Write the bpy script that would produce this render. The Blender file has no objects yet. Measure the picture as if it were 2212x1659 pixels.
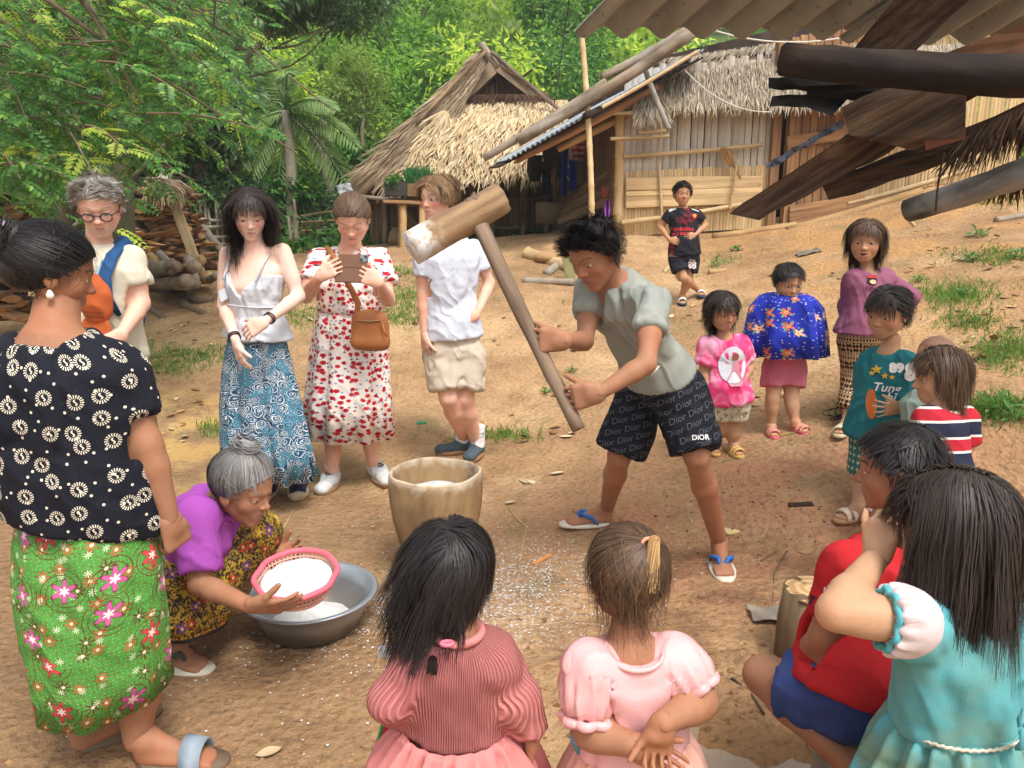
import bpy, math, random
import numpy as np
from mathutils import Vector, Matrix
from mathutils.bvhtree import BVHTree
RNG = np.random.default_rng(7)
random.seed(7)
SC = bpy.context.scene
COL = SC.collection
# ---------------------------------------------------------------- camera
CAM_H = 1.5
PITCH = math.radians(12.0)
FOC = 1661.0                       # focal length in units of a 2212 px wide picture
cam_d = bpy.data.cameras.new('camera')
cam_d.sensor_fit = 'HORIZONTAL'; cam_d.sensor_width = 36.0
cam_d.lens = 36.0 * FOC / 2212.0
cam_d.clip_start = 0.05; cam_d.clip_end = 400.0
cam = bpy.data.objects.new('camera', cam_d); COL.objects.link(cam)
cam.location = (0, 0, CAM_H)
cam.rotation_euler = (math.pi / 2 - PITCH, 0, 0)
SC.camera = cam
# ---------------------------------------------------------------- sky, sun, exposure
SUN_EL, SUN_AZ = 62.0, 150.0       # azimuth measured from +Y (view direction) clockwise
W = bpy.data.worlds.new('World'); SC.world = W; W.use_nodes = True
wn = W.node_tree.nodes; wl = W.node_tree.links
sky = wn.new('ShaderNodeTexSky'); sky.sky_type = 'NISHITA'; sky.sun_disc = False
sky.sun_elevation = math.radians(SUN_EL); sky.sun_rotation = math.radians(SUN_AZ)
sky.air_density = 1.0; sky.dust_density = 4.0; sky.ozone_density = 0.6
bgn = wn['Background']; bgn.inputs['Strength'].default_value = 0.15
hs = wn.new('ShaderNodeHueSaturation'); hs.inputs['Saturation'].default_value = 0.28   # an overcast, whitish sky
wl.new(sky.outputs[0], hs.inputs['Color']); wl.new(hs.outputs[0], bgn.inputs[0])
sun_d = bpy.data.lights.new('sun', 'SUN'); sun_d.energy = 1.5; sun_d.angle = math.radians(17.0)
sun_d.color = (1.0, 0.975, 0.94)
sun = bpy.data.objects.new('sun', sun_d); COL.objects.link(sun)
_el, _az = math.radians(SUN_EL), math.radians(SUN_AZ)
_sd = Vector((math.sin(_az) * math.cos(_el), math.cos(_az) * math.cos(_el), math.sin(_el)))
sun.rotation_euler = _sd.to_track_quat('Z', 'Y').to_euler()
sun.location = (0, 0, 30)
SC.view_settings.view_transform = 'Standard'
SC.view_settings.look = 'None'
SC.view_settings.exposure = 0.82
SC.view_settings.gamma = 1.0
SC.view_settings.use_curve_mapping = False
SC.render.engine = 'CYCLES'
cy = SC.cycles
cy.use_denoising = True
cy.use_adaptive_sampling = True; cy.adaptive_threshold = 0.02
cy.max_bounces = 6; cy.diffuse_bounces = 3; cy.glossy_bounces = 3; cy.transmission_bounces = 4
cy.transparent_max_bounces = 8; cy.caustics_reflective = False; cy.caustics_refractive = False
# ---------------------------------------------------------------- pixel <-> space
_c, _s = math.cos(PITCH), math.sin(PITCH)
FWD = np.array((0, _c, -_s)); UPV = np.array((0, _s, _c)); RGT = np.array((1.0, 0, 0))
CAMP = np.array((0, 0, CAM_H))
def P(px, py, t):
	"""A point seen at picture place (px, py) (2212 x 1659 scale), t metres deep."""
	return CAMP + t * (FWD + (px - 1106.0) / FOC * RGT + (829.5 - py) / FOC * UPV)
def A(*a): return np.array(a, float)
def unit(v):
	v = np.asarray(v, float); return v / (np.linalg.norm(v) + 1e-12)
def lerp(a, b, t): return a + (b - a) * t
def sm(x, a, b):
	x = np.clip((x - a) / (b - a), 0, 1); return x * x * (3 - 2 * x)
# ---------------------------------------------------------------- smooth value noise for shaping
_perm = np.random.default_rng(3).random((64, 64, 64)).astype(np.float32)
def vnoise(p, scale=1.0, off=0.0):
	q = np.asarray(p, np.float32) * np.float32(scale) + np.float32(off)
	i = np.floor(q).astype(np.int32); f = q - i; f = f * f * (3 - 2 * f); i &= 63; j = (i + 1) & 63
	x0, y0, z0 = i[..., 0], i[..., 1], i[..., 2]; x1, y1, z1 = j[..., 0], j[..., 1], j[..., 2]
	fx, fy, fz = f[..., 0], f[..., 1], f[..., 2]
	def L(a, b, t): return a + (b - a) * t
	return L(L(L(_perm[x0, y0, z0], _perm[x1, y0, z0], fx), L(_perm[x0, y1, z0], _perm[x1, y1, z0], fx), fy),
			 L(L(_perm[x0, y0, z1], _perm[x1, y0, z1], fx), L(_perm[x0, y1, z1], _perm[x1, y1, z1], fx), fy), fz) - 0.5
def fbm(p, scale, octv=4, gain=0.5, off=0.0):
	r = 0; a = 1.0
	for o in range(octv):
		r = r + a * vnoise(p, scale * 2 ** o, off + 17.3 * o); a *= gain
	return r
# ---------------------------------------------------------------- objects
WL = {}
def _link(o, parent, loc):
	COL.objects.link(o)
	if parent is not None:
		o.parent = parent; o.location = tuple(np.asarray(loc, float) - WL[parent.name])
	else:
		o.location = tuple(loc)
	WL[o.name] = np.asarray(loc, float)
	return o
def tag(o, label=None, cat=None, group=None, kind=None):
	if label: o['label'] = label
	if cat: o['category'] = cat
	if group: o['group'] = group
	if kind: o['kind'] = kind
	return o
def thing(name, label, cat, loc=(0, 0, 0), group=None):
	o = bpy.data.objects.new(name, None); o.empty_display_size = 0.1
	_link(o, None, loc); return tag(o, label, cat, group)
def build_mesh(name, V, faces, mat=None, smooth=True, uv=None, col=None, mid=None):
	"""faces: array (n,k) or list of such arrays. uv: per vertex (n,2). col: per vertex (n,3) linear."""
	V = np.ascontiguousarray(V, np.float32)
	fl = faces if isinstance(faces, (list, tuple)) else [faces]
	fl = [np.asarray(f, np.int32) for f in fl if len(f)]
	me = bpy.data.meshes.new(name)
	me.vertices.add(len(V)); me.vertices.foreach_set('co', V.ravel())
	loops = np.concatenate([f.ravel() for f in fl]); tot = np.concatenate([np.full(len(f), f.shape[1], np.int32) for f in fl])
	start = np.concatenate([[0], np.cumsum(tot)[:-1]]).astype(np.int32)
	me.loops.add(len(loops)); me.loops.foreach_set('vertex_index', loops)
	me.polygons.add(len(tot)); me.polygons.foreach_set('loop_start', start); me.polygons.foreach_set('loop_total', tot)
	me.polygons.foreach_set('use_smooth', np.full(len(tot), bool(smooth)))
	if uv is not None:
		l = me.uv_layers.new(name='UVMap'); l.data.foreach_set('uv', np.asarray(uv, np.float32)[loops].ravel())
	if col is not None:
		c = np.ones((len(V), 4), np.float32); c[:, :3] = col
		a = me.color_attributes.new('Col', 'FLOAT_COLOR', 'POINT'); a.data.foreach_set('color', c.ravel())
	if mid is not None: me.polygons.foreach_set('material_index', np.asarray(mid, np.int32))
	for m in (mat if isinstance(mat, (list, tuple)) else [mat]):
		if m is not None: me.materials.append(m)
	me.update(); me.validate(clean_customdata=False)
	return me
def put(name, V, faces, mat=None, parent=None, loc=None, label=None, cat=None, group=None, kind=None, **kw):
	"""One mesh object from world-space vertices."""
	V = np.asarray(V, float)
	if len(V) in (8, 24): kw['smooth'] = False
	if loc is None: loc = WL[parent.name] if parent is not None else A(V[:, 0].mean(), V[:, 1].mean(), V[:, 2].min())
	me = build_mesh(name, V - loc, faces, mat, **kw)
	o = bpy.data.objects.new(name, me)
	_link(o, parent, loc); return tag(o, label, cat, group, kind)
def inst(name, me, M, parent=None, label=None, cat=None, group=None, kind=None):
	"""A mesh shared by many objects, placed by a 4x4 world matrix."""
	o = bpy.data.objects.new(name, me); COL.objects.link(o)
	M = Matrix(M) if not isinstance(M, Matrix) else M
	if parent is not None:
		o.parent = parent; M = Matrix.Translation(-Vector(WL[parent.name])) @ M
	o.matrix_local = M; WL[o.name] = np.array(M.translation)
	return tag(o, label, cat, group, kind)
def frame(o, x, y, z):
	M = Matrix.Identity(4)
	for i in range(3): M[i][0], M[i][1], M[i][2], M[i][3] = x[i], y[i], z[i], o[i]
	return M
# ---------------------------------------------------------------- shape makers -> (V, F)
def merge(*parts):
	V = []; F = {}; n = 0
	for v, f in parts:
		v = np.asarray(v, float)
		for g in (f if isinstance(f, (list, tuple)) else [f]):
			g = np.asarray(g, int)
			if len(g): F.setdefault(g.shape[1], []).append(g + n)
		V.append(v); n += len(v)
	return np.concatenate(V), [np.concatenate(x) for x in F.values()]
def grid_faces(nu, nv, wrapu=False):
	i = np.arange(nu if wrapu else nu - 1)[:, None]; j = np.arange(nv - 1)[None, :]
	a = i * nv + j; b = ((i + 1) % nu) * nv + j
	return np.stack([a, b, b + 1, a + 1], -1).reshape(-1, 4)
BOXF = np.array([[0, 3, 2, 1], [4, 5, 6, 7], [0, 1, 5, 4], [1, 2, 6, 5], [2, 3, 7, 6], [3, 0, 4, 7]])
def hexa(p): return np.asarray(p, float), BOXF
def box(c, x, y, z):
	"""Box centred on c with half-axis vectors x, y, z."""
	c, x, y, z = (np.asarray(v, float) for v in (c, x, y, z))
	return hexa([c - x - y - z, c + x - y - z, c + x + y - z, c - x + y - z, c - x - y + z, c + x - y + z, c + x + y + z, c - x + y + z])
def rbox(c, x, y, z, b=0.006):
	"""Box with chamfered edges."""
	c, x, y, z = (np.asarray(v, float) for v in (c, x, y, z))
	ax = [x, y, z]; ln = [np.linalg.norm(a) for a in ax]; e = [a / (l + 1e-9) for a, l in zip(ax, ln)]
	b = min(b, min(ln) * .45); V = []; idx = {}
	for sx in (-1, 1):
		for sy in (-1, 1):
			for sz in (-1, 1):
				s = (sx, sy, sz)
				for k in range(3):
					idx[(s, k)] = len(V)
					V.append(c + sum(e[m] * s[m] * (ln[m] - (0 if m == k else b)) for m in range(3)))
	Q = []; T = []
	for k in range(3):
		m, n = (k + 1) % 3, (k + 2) % 3
		for sk in (-1, 1):
			q = []
			for a, d in ((-1, -1), (1, -1), (1, 1), (-1, 1)):
				s = [0, 0, 0]; s[k] = sk; s[m] = a; s[n] = d; q.append(idx[(tuple(s), k)])
			Q.append(q if sk > 0 else q[::-1])
	for k in range(3):
		m, n = (k + 1) % 3, (k + 2) % 3
		for a in (-1, 1):
			for d in (-1, 1):
				s0 = [0, 0, 0]; s0[m] = a; s0[n] = d; s1 = list(s0); s0[k] = -1; s1[k] = 1
				s0, s1 = tuple(s0), tuple(s1)
				q = [idx[(s0, m)], idx[(s1, m)], idx[(s1, n)], idx[(s0, n)]]; Q.append(q if a * d > 0 else q[::-1])
	for sx in (-1, 1):
		for sy in (-1, 1):
			for sz in (-1, 1):
				s = (sx, sy, sz); t = [idx[(s, 0)], idx[(s, 1)], idx[(s, 2)]]
				T.append(t if sx * sy * sz > 0 else t[::-1])
	return np.array(V), [np.array(Q), np.array(T)]
def tube(pts, rad, n=8, cap=True, flat=None):
	"""Tube along pts with radii; flat = (axis vector, factor) squashes the section."""
	pts = np.asarray(pts, float); m = len(pts); rad = np.broadcast_to(np.asarray(rad, float), (m,))
	tg = np.gradient(pts, axis=0); tg /= np.linalg.norm(tg, axis=1)[:, None] + 1e-12
	ref = np.array((0, 0, 1.0)) if abs(tg[0][2]) < .9 else np.array((1.0, 0, 0))
	u = np.cross(tg[0], ref); u /= np.linalg.norm(u); V = []
	for i in range(m):
		u = u - tg[i] * u.dot(tg[i]); u /= np.linalg.norm(u) + 1e-12; w = np.cross(tg[i], u)
		a = np.arange(n) * 2 * np.pi / n
		off = (np.cos(a)[:, None] * u + np.sin(a)[:, None] * w) * rad[i]
		if flat is not None:
			fa = unit(flat[0]); off = off - (off @ fa)[:, None] * fa * (1 - flat[1])
		V.append(pts[i] + off)
	V = np.concatenate(V)
	i = np.arange(m - 1)[:, None] * n; j = np.arange(n)[None, :]; k = (np.arange(n) + 1)[None, :] % n
	F = [np.stack([i + j, i + k, i + n + k, i + n + j], -1).reshape(-1, 4)]
	if cap:
		V = np.concatenate([V, pts[:1], pts[-1:]]); c0 = m * n; c1 = c0 + 1; jj = np.arange(n); kk = (jj + 1) % n
		F.append(np.concatenate([np.stack([kk, jj, np.full(n, c0)], 1), np.stack([(m - 1) * n + jj, (m - 1) * n + kk, np.full(n, c1)], 1)]))
	return V, F
def lathe(prof, n=32, c=(0, 0, 0)):
	prof = np.asarray(prof, float); a = np.arange(n) * 2 * np.pi / n; m = len(prof)
	V = np.stack([np.outer(np.cos(a), prof[:, 0]), np.outer(np.sin(a), prof[:, 0]), np.tile(prof[:, 1], (n, 1))], -1).reshape(-1, 3) + np.asarray(c)
	return V, grid_faces(n, m, True)
def log_mesh(pts, r0, r1, n=9, rough=.06, seed=0):
	pts = np.asarray(pts, float); m = len(pts); r = np.linspace(r0, r1, m)
	V, F = tube(pts, r, n); rr = np.random.default_rng(seed)
	V[:m * n] += (rr.random((m * n, 3)) - .5) * 2 * rough * (r0 + r1) / 2
	return V, F
# ---------------------------------------------------------------- materials
def C(r, g=None, b=None, k=1.0):
	if g is None: r, g, b = (int(r[i:i + 2], 16) for i in (0, 2, 4))
	f = lambda v: (v / 255 / 12.92 if v / 255 <= .04045 else ((v / 255 + .055) / 1.055) ** 2.4) * k
	return (f(r), f(g), f(b), 1.0)
class S:
	"""A node socket with arithmetic."""
	def __init__(s, nt, sock): s.nt, s.k = nt, sock
	def _m(s, op, o, sw=False):
		a, b = (o, s) if sw else (s, o); return s.nt.math(op, a, b)
	def __add__(s, o): return s._m('ADD', o)
	__radd__ = __add__
	def __sub__(s, o): return s._m('SUBTRACT', o)
	def __rsub__(s, o): return s._m('SUBTRACT', o, True)
	def __mul__(s, o): return s._m('MULTIPLY', o)
	__rmul__ = __mul__
	def __truediv__(s, o): return s._m('DIVIDE', o)
	def __lt__(s, o): return s._m('LESS_THAN', o)
	def __gt__(s, o): return s._m('GREATER_THAN', o)
class NT:
	def __init__(s, name, rough=.8, spec=.3):
		s.mat = bpy.data.materials.new(name); s.mat.use_nodes = True
		s.t = s.mat.node_tree; s.b = s.t.nodes['Principled BSDF']
		s.b.inputs['Roughness'].default_value = rough; s.b.inputs['Specular IOR Level'].default_value = spec
	def node(s, typ, **props):
		n = s.t.nodes.new(typ)
		for k, v in props.items(): setattr(n, k, v)
		return n
	def inp(s, sock, v):
		if isinstance(v, S): s.t.links.new(v.k, sock)
		elif v is not None:
			if hasattr(sock.default_value, '__len__') and not hasattr(v, '__len__'): v = (v,) * len(sock.default_value)
			if hasattr(v, '__len__') and len(v) == 4 and len(sock.default_value) == 3: v = v[:3]
			sock.default_value = v
	def math(s, op, a, b=None, c=None, clamp=False):
		n = s.node('ShaderNodeMath', operation=op, use_clamp=clamp)
		s.inp(n.inputs[0], a)
		if b is not None: s.inp(n.inputs[1], b)
		if c is not None: s.inp(n.inputs[2], c)
		return S(s, n.outputs[0])
	def vmath(s, op, a, b=None, out=0):
		n = s.node('ShaderNodeVectorMath', operation=op); s.inp(n.inputs[0], a)
		if b is not None:
			if op == 'SCALE': s.inp(n.inputs[3], b)
			else: s.inp(n.inputs[1], b)
		return S(s, n.outputs[out])
	def obj(s): return S(s, s.node('ShaderNodeTexCoord').outputs['Object'])
	def uv(s): return S(s, s.node('ShaderNodeTexCoord').outputs['UV'])
	def pos(s): return S(s, s.node('ShaderNodeNewGeometry').outputs['Position'])
	def col(s, name='Col'): return S(s, s.node('ShaderNodeAttribute', attribute_name=name).outputs['Color'])
	def rand(s): return S(s, s.node('ShaderNodeObjectInfo').outputs['Random'])
	def island(s): return S(s, s.node('ShaderNodeNewGeometry').outputs['Random Per Island'])
	def sep(s, v):
		n = s.node('ShaderNodeSeparateXYZ'); s.inp(n.inputs[0], v); return [S(s, o) for o in n.outputs]
	def comb(s, x, y, z=0.0):
		n = s.node('ShaderNodeCombineXYZ')
		for i, v in enumerate((x, y, z)): s.inp(n.inputs[i], v)
		return S(s, n.outputs[0])
	def scale(s, v, sc):
		if hasattr(sc, '__len__'): return s.vmath('MULTIPLY', v, sc)
		return s.vmath('SCALE', v, sc)
	def noise(s, v, scale=5.0, detail=3.0, rough=.5, dist=0.0, out=0):
		n = s.node('ShaderNodeTexNoise'); s.inp(n.inputs['Vector'], v); n.inputs['Scale'].default_value = scale
		n.inputs['Detail'].default_value = detail; n.inputs['Roughness'].default_value = rough; n.inputs['Distortion'].default_value = dist
		return S(s, n.outputs[out])
	def voro(s, v, scale=5.0, rnd=1.0, feat='F1', dim='3D'):
		n = s.node('ShaderNodeTexVoronoi', feature=feat, voronoi_dimensions=dim); s.inp(n.inputs['Vector'], v)
		n.inputs['Scale'].default_value = scale; n.inputs['Randomness'].default_value = rnd
		return {o.name: S(s, o) for o in n.outputs}
	def wave(s, v, scale=5.0, dist=0.0, det=2.0, dirn='X', prof='SIN', dsc=1.0):
		n = s.node('ShaderNodeTexWave', bands_direction=dirn, wave_profile=prof); s.inp(n.inputs['Vector'], v)
		n.inputs['Scale'].default_value = scale; n.inputs['Distortion'].default_value = dist; n.inputs['Detail'].default_value = det
		n.inputs['Detail Scale'].default_value = dsc
		return S(s, n.outputs['Fac'])
	def step(s, x, a, b):
		n = s.node('ShaderNodeMapRange', interpolation_type='SMOOTHSTEP'); s.inp(n.inputs[0], x)
		n.inputs[1].default_value = a; n.inputs[2].default_value = b
		return S(s, n.outputs[0])
	def mix(s, a, b, f):
		n = s.node('ShaderNodeMix', data_type='RGBA'); s.inp(n.inputs[0], f); s.inp(n.inputs[6], a); s.inp(n.inputs[7], b)
		return S(s, n.outputs[2])
	def mul(s, a, b, f=1.0):
		n = s.node('ShaderNodeMix', data_type='RGBA', blend_type='MULTIPLY'); s.inp(n.inputs[0], f); s.inp(n.inputs[6], a); s.inp(n.inputs[7], b)
		return S(s, n.outputs[2])
	def gray(s, x):
		n = s.node('ShaderNodeCombineColor')
		for i in range(3): s.inp(n.inputs[i], x)
		return S(s, n.outputs[0])
	def hsv(s, c, h=.5, sa=1.0, v=1.0):
		n = s.node('ShaderNodeHueSaturation'); s.inp(n.inputs['Hue'], h); s.inp(n.inputs['Saturation'], sa); s.inp(n.inputs['Value'], v); s.inp(n.inputs['Color'], c)
		return S(s, n.outputs[0])
	def ramp(s, x, stops):
		n = s.node('ShaderNodeValToRGB'); s.inp(n.inputs[0], x); e = n.color_ramp.elements
		while len(e) < len(stops): e.new(0.5)
		for q, (p, c) in zip(e, stops): q.position = p; q.color = c
		return S(s, n.outputs[0])
	def bump(s, h, strength=.3, dist=.01, normal=None):
		n = s.node('ShaderNodeBump'); s.inp(n.inputs['Height'], h); n.inputs['Strength'].default_value = strength; n.inputs['Distance'].default_value = dist
		if normal is not None: s.inp(n.inputs['Normal'], normal)
		return S(s, n.outputs[0])
	def done(s, color=None, bump=None, rough=None, **kw):
		if color is not None: s.inp(s.b.inputs['Base Color'], color)
		if bump is not None: s.inp(s.b.inputs['Normal'], bump)
		if rough is not None: s.inp(s.b.inputs['Roughness'], rough)
		for k, v in kw.items(): s.inp(s.b.inputs[k.replace('_', ' ')], v)
		return s.mat
_MC = {}
def plain(name, c, rough=.7, var=.12, scale=30.0, bump=.15, spec=.3, bdist=.003, **kw):
	"""A colour with grain, used for small things."""
	if name in _MC: return _MC[name]
	n = NT(name, rough, spec); o = n.obj(); q = n.noise(o, scale, 4); r = n.noise(o, scale * .17, 3)
	col = n.hsv(c, .5, 1.0, (q - .5) * (var * 2) + (r - .5) * (var * 2) + 1.0)
	_MC[name] = n.done(col, n.bump(q, bump, bdist), **kw); return _MC[name]
# ================================================================ GROUND
_cp = []
for x in (-4, -2.5, -1.2, 0, 1.2, 2.4):
	for y in (0.2, 1.2, 2.2, 3.0): _cp.append((x, y, 0.0))
_cp += [(-1.24, 3.92, 0), (-.85, 4.26, 0), (-.3, 4.6, 0.0), (.4, 3.7, 0), (.9, 3.4, 0.0), (4, 1, .25), (-4, 3.5, .0)]
for q in [(1588, 998, 4.25), (1690, 945, 4.45), (1840, 945, 4.2), (1480, 655, 7.4), (1530, 560, 8.7), (380, 612, 10.0), (60, 680, 9.0), (650, 530, 15.0),
		  (880, 523, 12.5), (1100, 517, 12.5), (1340, 507, 9.6), (1600, 492, 9.5), (1850, 448, 9.3), (2010, 400, 9.2), (2212, 640, 5.4), (2212, 880, 4.1),
		  (2212, 470, 7.6), (2000, 950, 4.1), (1150, 600, 8.2), (1250, 560, 8.8), (350, 790, 6.6), (480, 700, 7.8), (850, 640, 8.0), (2100, 640, 5.6), (2300, 400, 9.0), (2150, 520, 6.6)]:
	_cp.append(tuple(P(*q)))
for x in (-14, -7, 0, 7, 14): _cp += [(x, 19, 1.9), (x, 24, 3.6)]
_cp = np.array(_cp)
def _tps_fit(c, lam=0.02):
	d = np.linalg.norm(c[:, None, :2] - c[None, :, :2], axis=2); K = np.where(d > 0, d * d * np.log(d + 1e-9), 0) + lam * np.eye(len(c))
	Q = np.c_[np.ones(len(c)), c[:, :2]]; M = np.block([[K, Q], [Q.T, np.zeros((3, 3))]])
	return np.linalg.solve(M, np.r_[c[:, 2], 0, 0, 0])
_tw = _tps_fit(_cp)
def gz0(x, y):
	x = np.asarray(x, float); y = np.asarray(y, float); n = len(_cp); r = _tw[n] + _tw[n + 1] * x + _tw[n + 2] * y
	for i in range(n):
		d2 = (x - _cp[i, 0]) ** 2 + (y - _cp[i, 1]) ** 2
		r = r + _tw[i] * 0.5 * d2 * np.log(d2 + 1e-12)
	return r
PUD = P(1600, 1640, 2.02); FLC = P(1050, 1265, 2.95)
def gz(x, y):
	x = np.asarray(x, float); y = np.asarray(y, float); xc, yc = np.clip(x, -14, 14), np.clip(y, .2, 24)
	z = gz0(xc, yc) + np.maximum(y - 24, 0) * .36
	near = 1 - sm(y, 2.9, 3.6); z = z * (1 - near * (1 - sm(np.abs(x), 2.6, 3.6)))      # trampled flat place in front
	p = np.stack([x, y, x * 0], -1)
	z = z + fbm(p, 1.3, 3) * .035 * sm(y, .5, 4) + fbm(p, 4.0, 3) * .012 + fbm(p, 17., 3) * .009
	z = z + np.abs(fbm(p, 7.0, 3, off=9)) * .05 * np.exp(-((x - 1.3) ** 2 / .6 + (y - 2.2) ** 2 / 1.0)) # churned mud
	dp = ((x - PUD[0]) / .30) ** 2 + ((y - PUD[1]) / .24) ** 2
	z = z - .022 * np.exp(-dp * 1.2)
	return z
def gnd(px, py):
	"""Where the sight line through a picture place meets the ground."""
	t = np.concatenate([np.arange(.8, 8, .02), np.arange(8, 60, .1)]); p = CAMP + t[:, None] * (P(px, py, 1) - CAMP)
	k = np.argmax(p[:, 2] < gz(p[:, 0], p[:, 1])); return p[k]
def on(p, dz=0.0): return A(p[0], p[1], float(gz(p[0], p[1])) + dz)
_gx = np.unique(np.concatenate([np.linspace(-60, -8, 40), np.linspace(-8, -3, 50), np.arange(-3, 3.4, .05), np.linspace(3.4, 8, 60), np.linspace(8, 60, 40)]))
_gy = np.unique(np.concatenate([np.linspace(-12, .6, 16), np.arange(.6, 5.4, .05), np.linspace(5.4, 11, 110), np.linspace(11, 25, 60), np.linspace(25, 120, 40)]))
_X, _Y = np.meshgrid(_gx, _gy, indexing='ij')
_Vg = np.stack([_X, _Y, gz(_X, _Y)], -1).reshape(-1, 3)
def ground_mat():
	n = NT('dirt', .92, .25); p = n.pos(); x, y, z = n.sep(p)
	big = n.noise(p, .9, 4, .55); mid = n.noise(p, 4.0, 5, .6); fine = n.noise(p, 38, 4, .65); clod = n.voro(p, 26)['Distance']
	c = n.ramp(big, [(.30, C(152, 118, 84)), (.5, C(178, 142, 103)), (.68, C(198, 164, 122))])
	c = n.mul(c, n.ramp(mid, [(.28, (.70, .66, .62, 1)), (.55, (1, 1, 1, 1)), (.8, (1.1, 1.08, 1.05, 1))]))
	# red earth near the pounding place, ochre bank to the right
	rx = n.math('POWER', (x - 1.25) * .75, 2.0) + n.math('POWER', (y - 3.6) * 1.1, 2.0)
	red = (1.0 - n.step(rx, .1, 1.5)) * n.step(mid, .35, .6)
	c = n.mix(c, C(158, 106, 78), red * .7)
	bank = n.step(x, 1.6, 3.2) * n.step(y, 3.5, 6.0) * n.step(n.noise(p, 1.7, 4), .42, .62)
	c = n.mix(c, C(190, 144, 90), bank * .7)
	# damp, greenish film and mud by the puddle
	dm = (1.0 - n.step(n.math('POWER', (x - 1.2) * .8, 2.0) + n.math('POWER', (y - 2.75) * 1.2, 2.0), .1, 1.1)) * n.step(n.noise(p, 3.2, 4, .6), .46, .60); c = n.mix(c, C(118, 82, 58), dm * .6)
	fd = n.math('POWER', (x - float(FLC[0])) * 1.9, 2.0) + n.math('POWER', (y - float(FLC[1])) * 2.6, 2.0); c = n.mix(c, C(222, 216, 206), (1.0 - n.step(fd, .0, .9)) * n.step(n.noise(p, 55, 4, .7), .48, .66) * .45)
	gr = n.step(n.noise(p, 2.6, 4, .6), .56, .68)
	c = n.mix(c, C(128, 118, 78), gr * .45)
	wet = n.math('POWER', (x - float(PUD[0])) * 1.5, 2.0) + n.math('POWER', (y - float(PUD[1])) * 1.5, 2.0)
	wetf = (1.0 - n.step(wet, .05, .75)) * n.step(mid, .25, .6)
	c = n.mix(c, C(150, 108, 66), wetf * .8)
	lf = (1.0 - n.step(x, -1.4, .4)) * n.step(y, .2, 1.5) * (1.0 - n.step(y, 3.2, 5.0))
	c = n.mix(c, C(136, 106, 76), lf * .7)
	c = n.mul(c, n.ramp(fine, [(.28, (.62, .60, .58, 1)), (.48, (1, 1, 1, 1)), (.72, (1.15, 1.14, 1.12, 1))]))
	# chaff drift on the left, moss and leaf mould beyond the clearing
	ch = (1.0 - n.step(x, -1.9, -1.2)) * n.step(y, 3.6, 4.4) * (1.0 - n.step(y, 5.2, 6.4)) * n.step(mid, .42, .6)
	c = n.mix(c, C(200, 162, 96), ch * .7)
	far = n.step(y, 12.5, 17.0); c = n.mix(c, C(84, 104, 48), far)
	speck = n.step(n.voro(p, 70)['Distance'], .0, .12)
	c = n.mul(c, n.mix((.55, .5, .45, 1), (1, 1, 1, 1), speck), .6)
	h = fine * .7 + mid * .8 + clod * .5 + n.noise(p, 110, 3, .6) * .25
	return n.done(c, n.bump(h, 1.0, .03), rough=.92 - wetf * .5 )
put('ground', _Vg, grid_faces(len(_gx), len(_gy)), ground_mat(), loc=A(0, 0, 0), kind='structure')
# puddle: a small sheet of water in the hollow, the mud standing up through it
_wz = float(gz(PUD[0], PUD[1])) + .015
wm = NT('muddy_water_sky_tone', .04, .6); wo = wm.pos()
wm.done(wm.mix(C(146, 120, 90), C(172, 152, 126), wm.noise(wo, 6, 3)), wm.bump(wm.noise(wo, 14, 2), .05, .005))  # mud tone lifted pale to paint in reflected sky
_a = np.linspace(0, 2 * np.pi, 40, endpoint=False)
_pv = np.stack([PUD[0] + .42 * np.cos(_a), PUD[1] + .34 * np.sin(_a), np.full(40, _wz)], 1)
put('puddle', np.concatenate([_pv, [[PUD[0], PUD[1], _wz]]]), np.stack([np.arange(40), (np.arange(40) + 1) % 40, np.full(40, 40)], 1), wm.mat, kind='structure')
# ================================================================ PLANT MATTER
def leaf_mat(name, cols, trans=.35, rough=.5, vary=.5, spec=.35):
	n = NT(name, rough, spec); r = n.island(); p = n.pos()
	c = n.ramp(r, [(i / max(1, len(cols) - 1), c) for i, c in enumerate(cols)])
	c = n.hsv(c, .5, 1.0, (n.noise(p, .8, 3) - .5) * vary * 2 + 1.0)
	n.inp(n.b.inputs['Base Color'], c)
	tr = n.node('ShaderNodeBsdfTranslucent'); n.inp(tr.inputs[0], n.hsv(c, .49, 1.1, 1.25))
	mx = n.node('ShaderNodeMixShader'); mx.inputs[0].default_value = trans
	n.t.links.new(n.b.outputs[0], mx.inputs[1]); n.t.links.new(tr.outputs[0], mx.inputs[2])
	n.t.links.new(mx.outputs[0], n.t.nodes['Material Output'].inputs[0]); return n.mat
def leaves(cen, dirs, nor, L, Wd, fold=.18):
	"""Pointed leaves: cen base points, dirs growth, nor face normals -> (V, F). Six vertices, folded along the rib."""
	n = len(cen); d = dirs / (np.linalg.norm(dirs, axis=1)[:, None] + 1e-9)
	s = np.cross(d, nor); s /= np.linalg.norm(s, axis=1)[:, None] + 1e-9; nn = np.cross(s, d)
	L = np.broadcast_to(L, (n,))[:, None]; Wd = np.broadcast_to(Wd, (n,))[:, None]
	b = cen; t = cen + d * L - nn * L * .12; m = cen + d * L * .45
	V = np.stack([b, m + s * Wd * .5 + nn * Wd * fold, t, m - s * Wd * .5 + nn * Wd * fold], 1).reshape(-1, 3)
	i = np.arange(n)[:, None] * 4
	return V, np.concatenate([i + [[0, 1, 2]], i + [[0, 2, 3]]])
def rdir(r, n): v = r.normal(size=(n, 3)); return v / np.linalg.norm(v, axis=1)[:, None]
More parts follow.
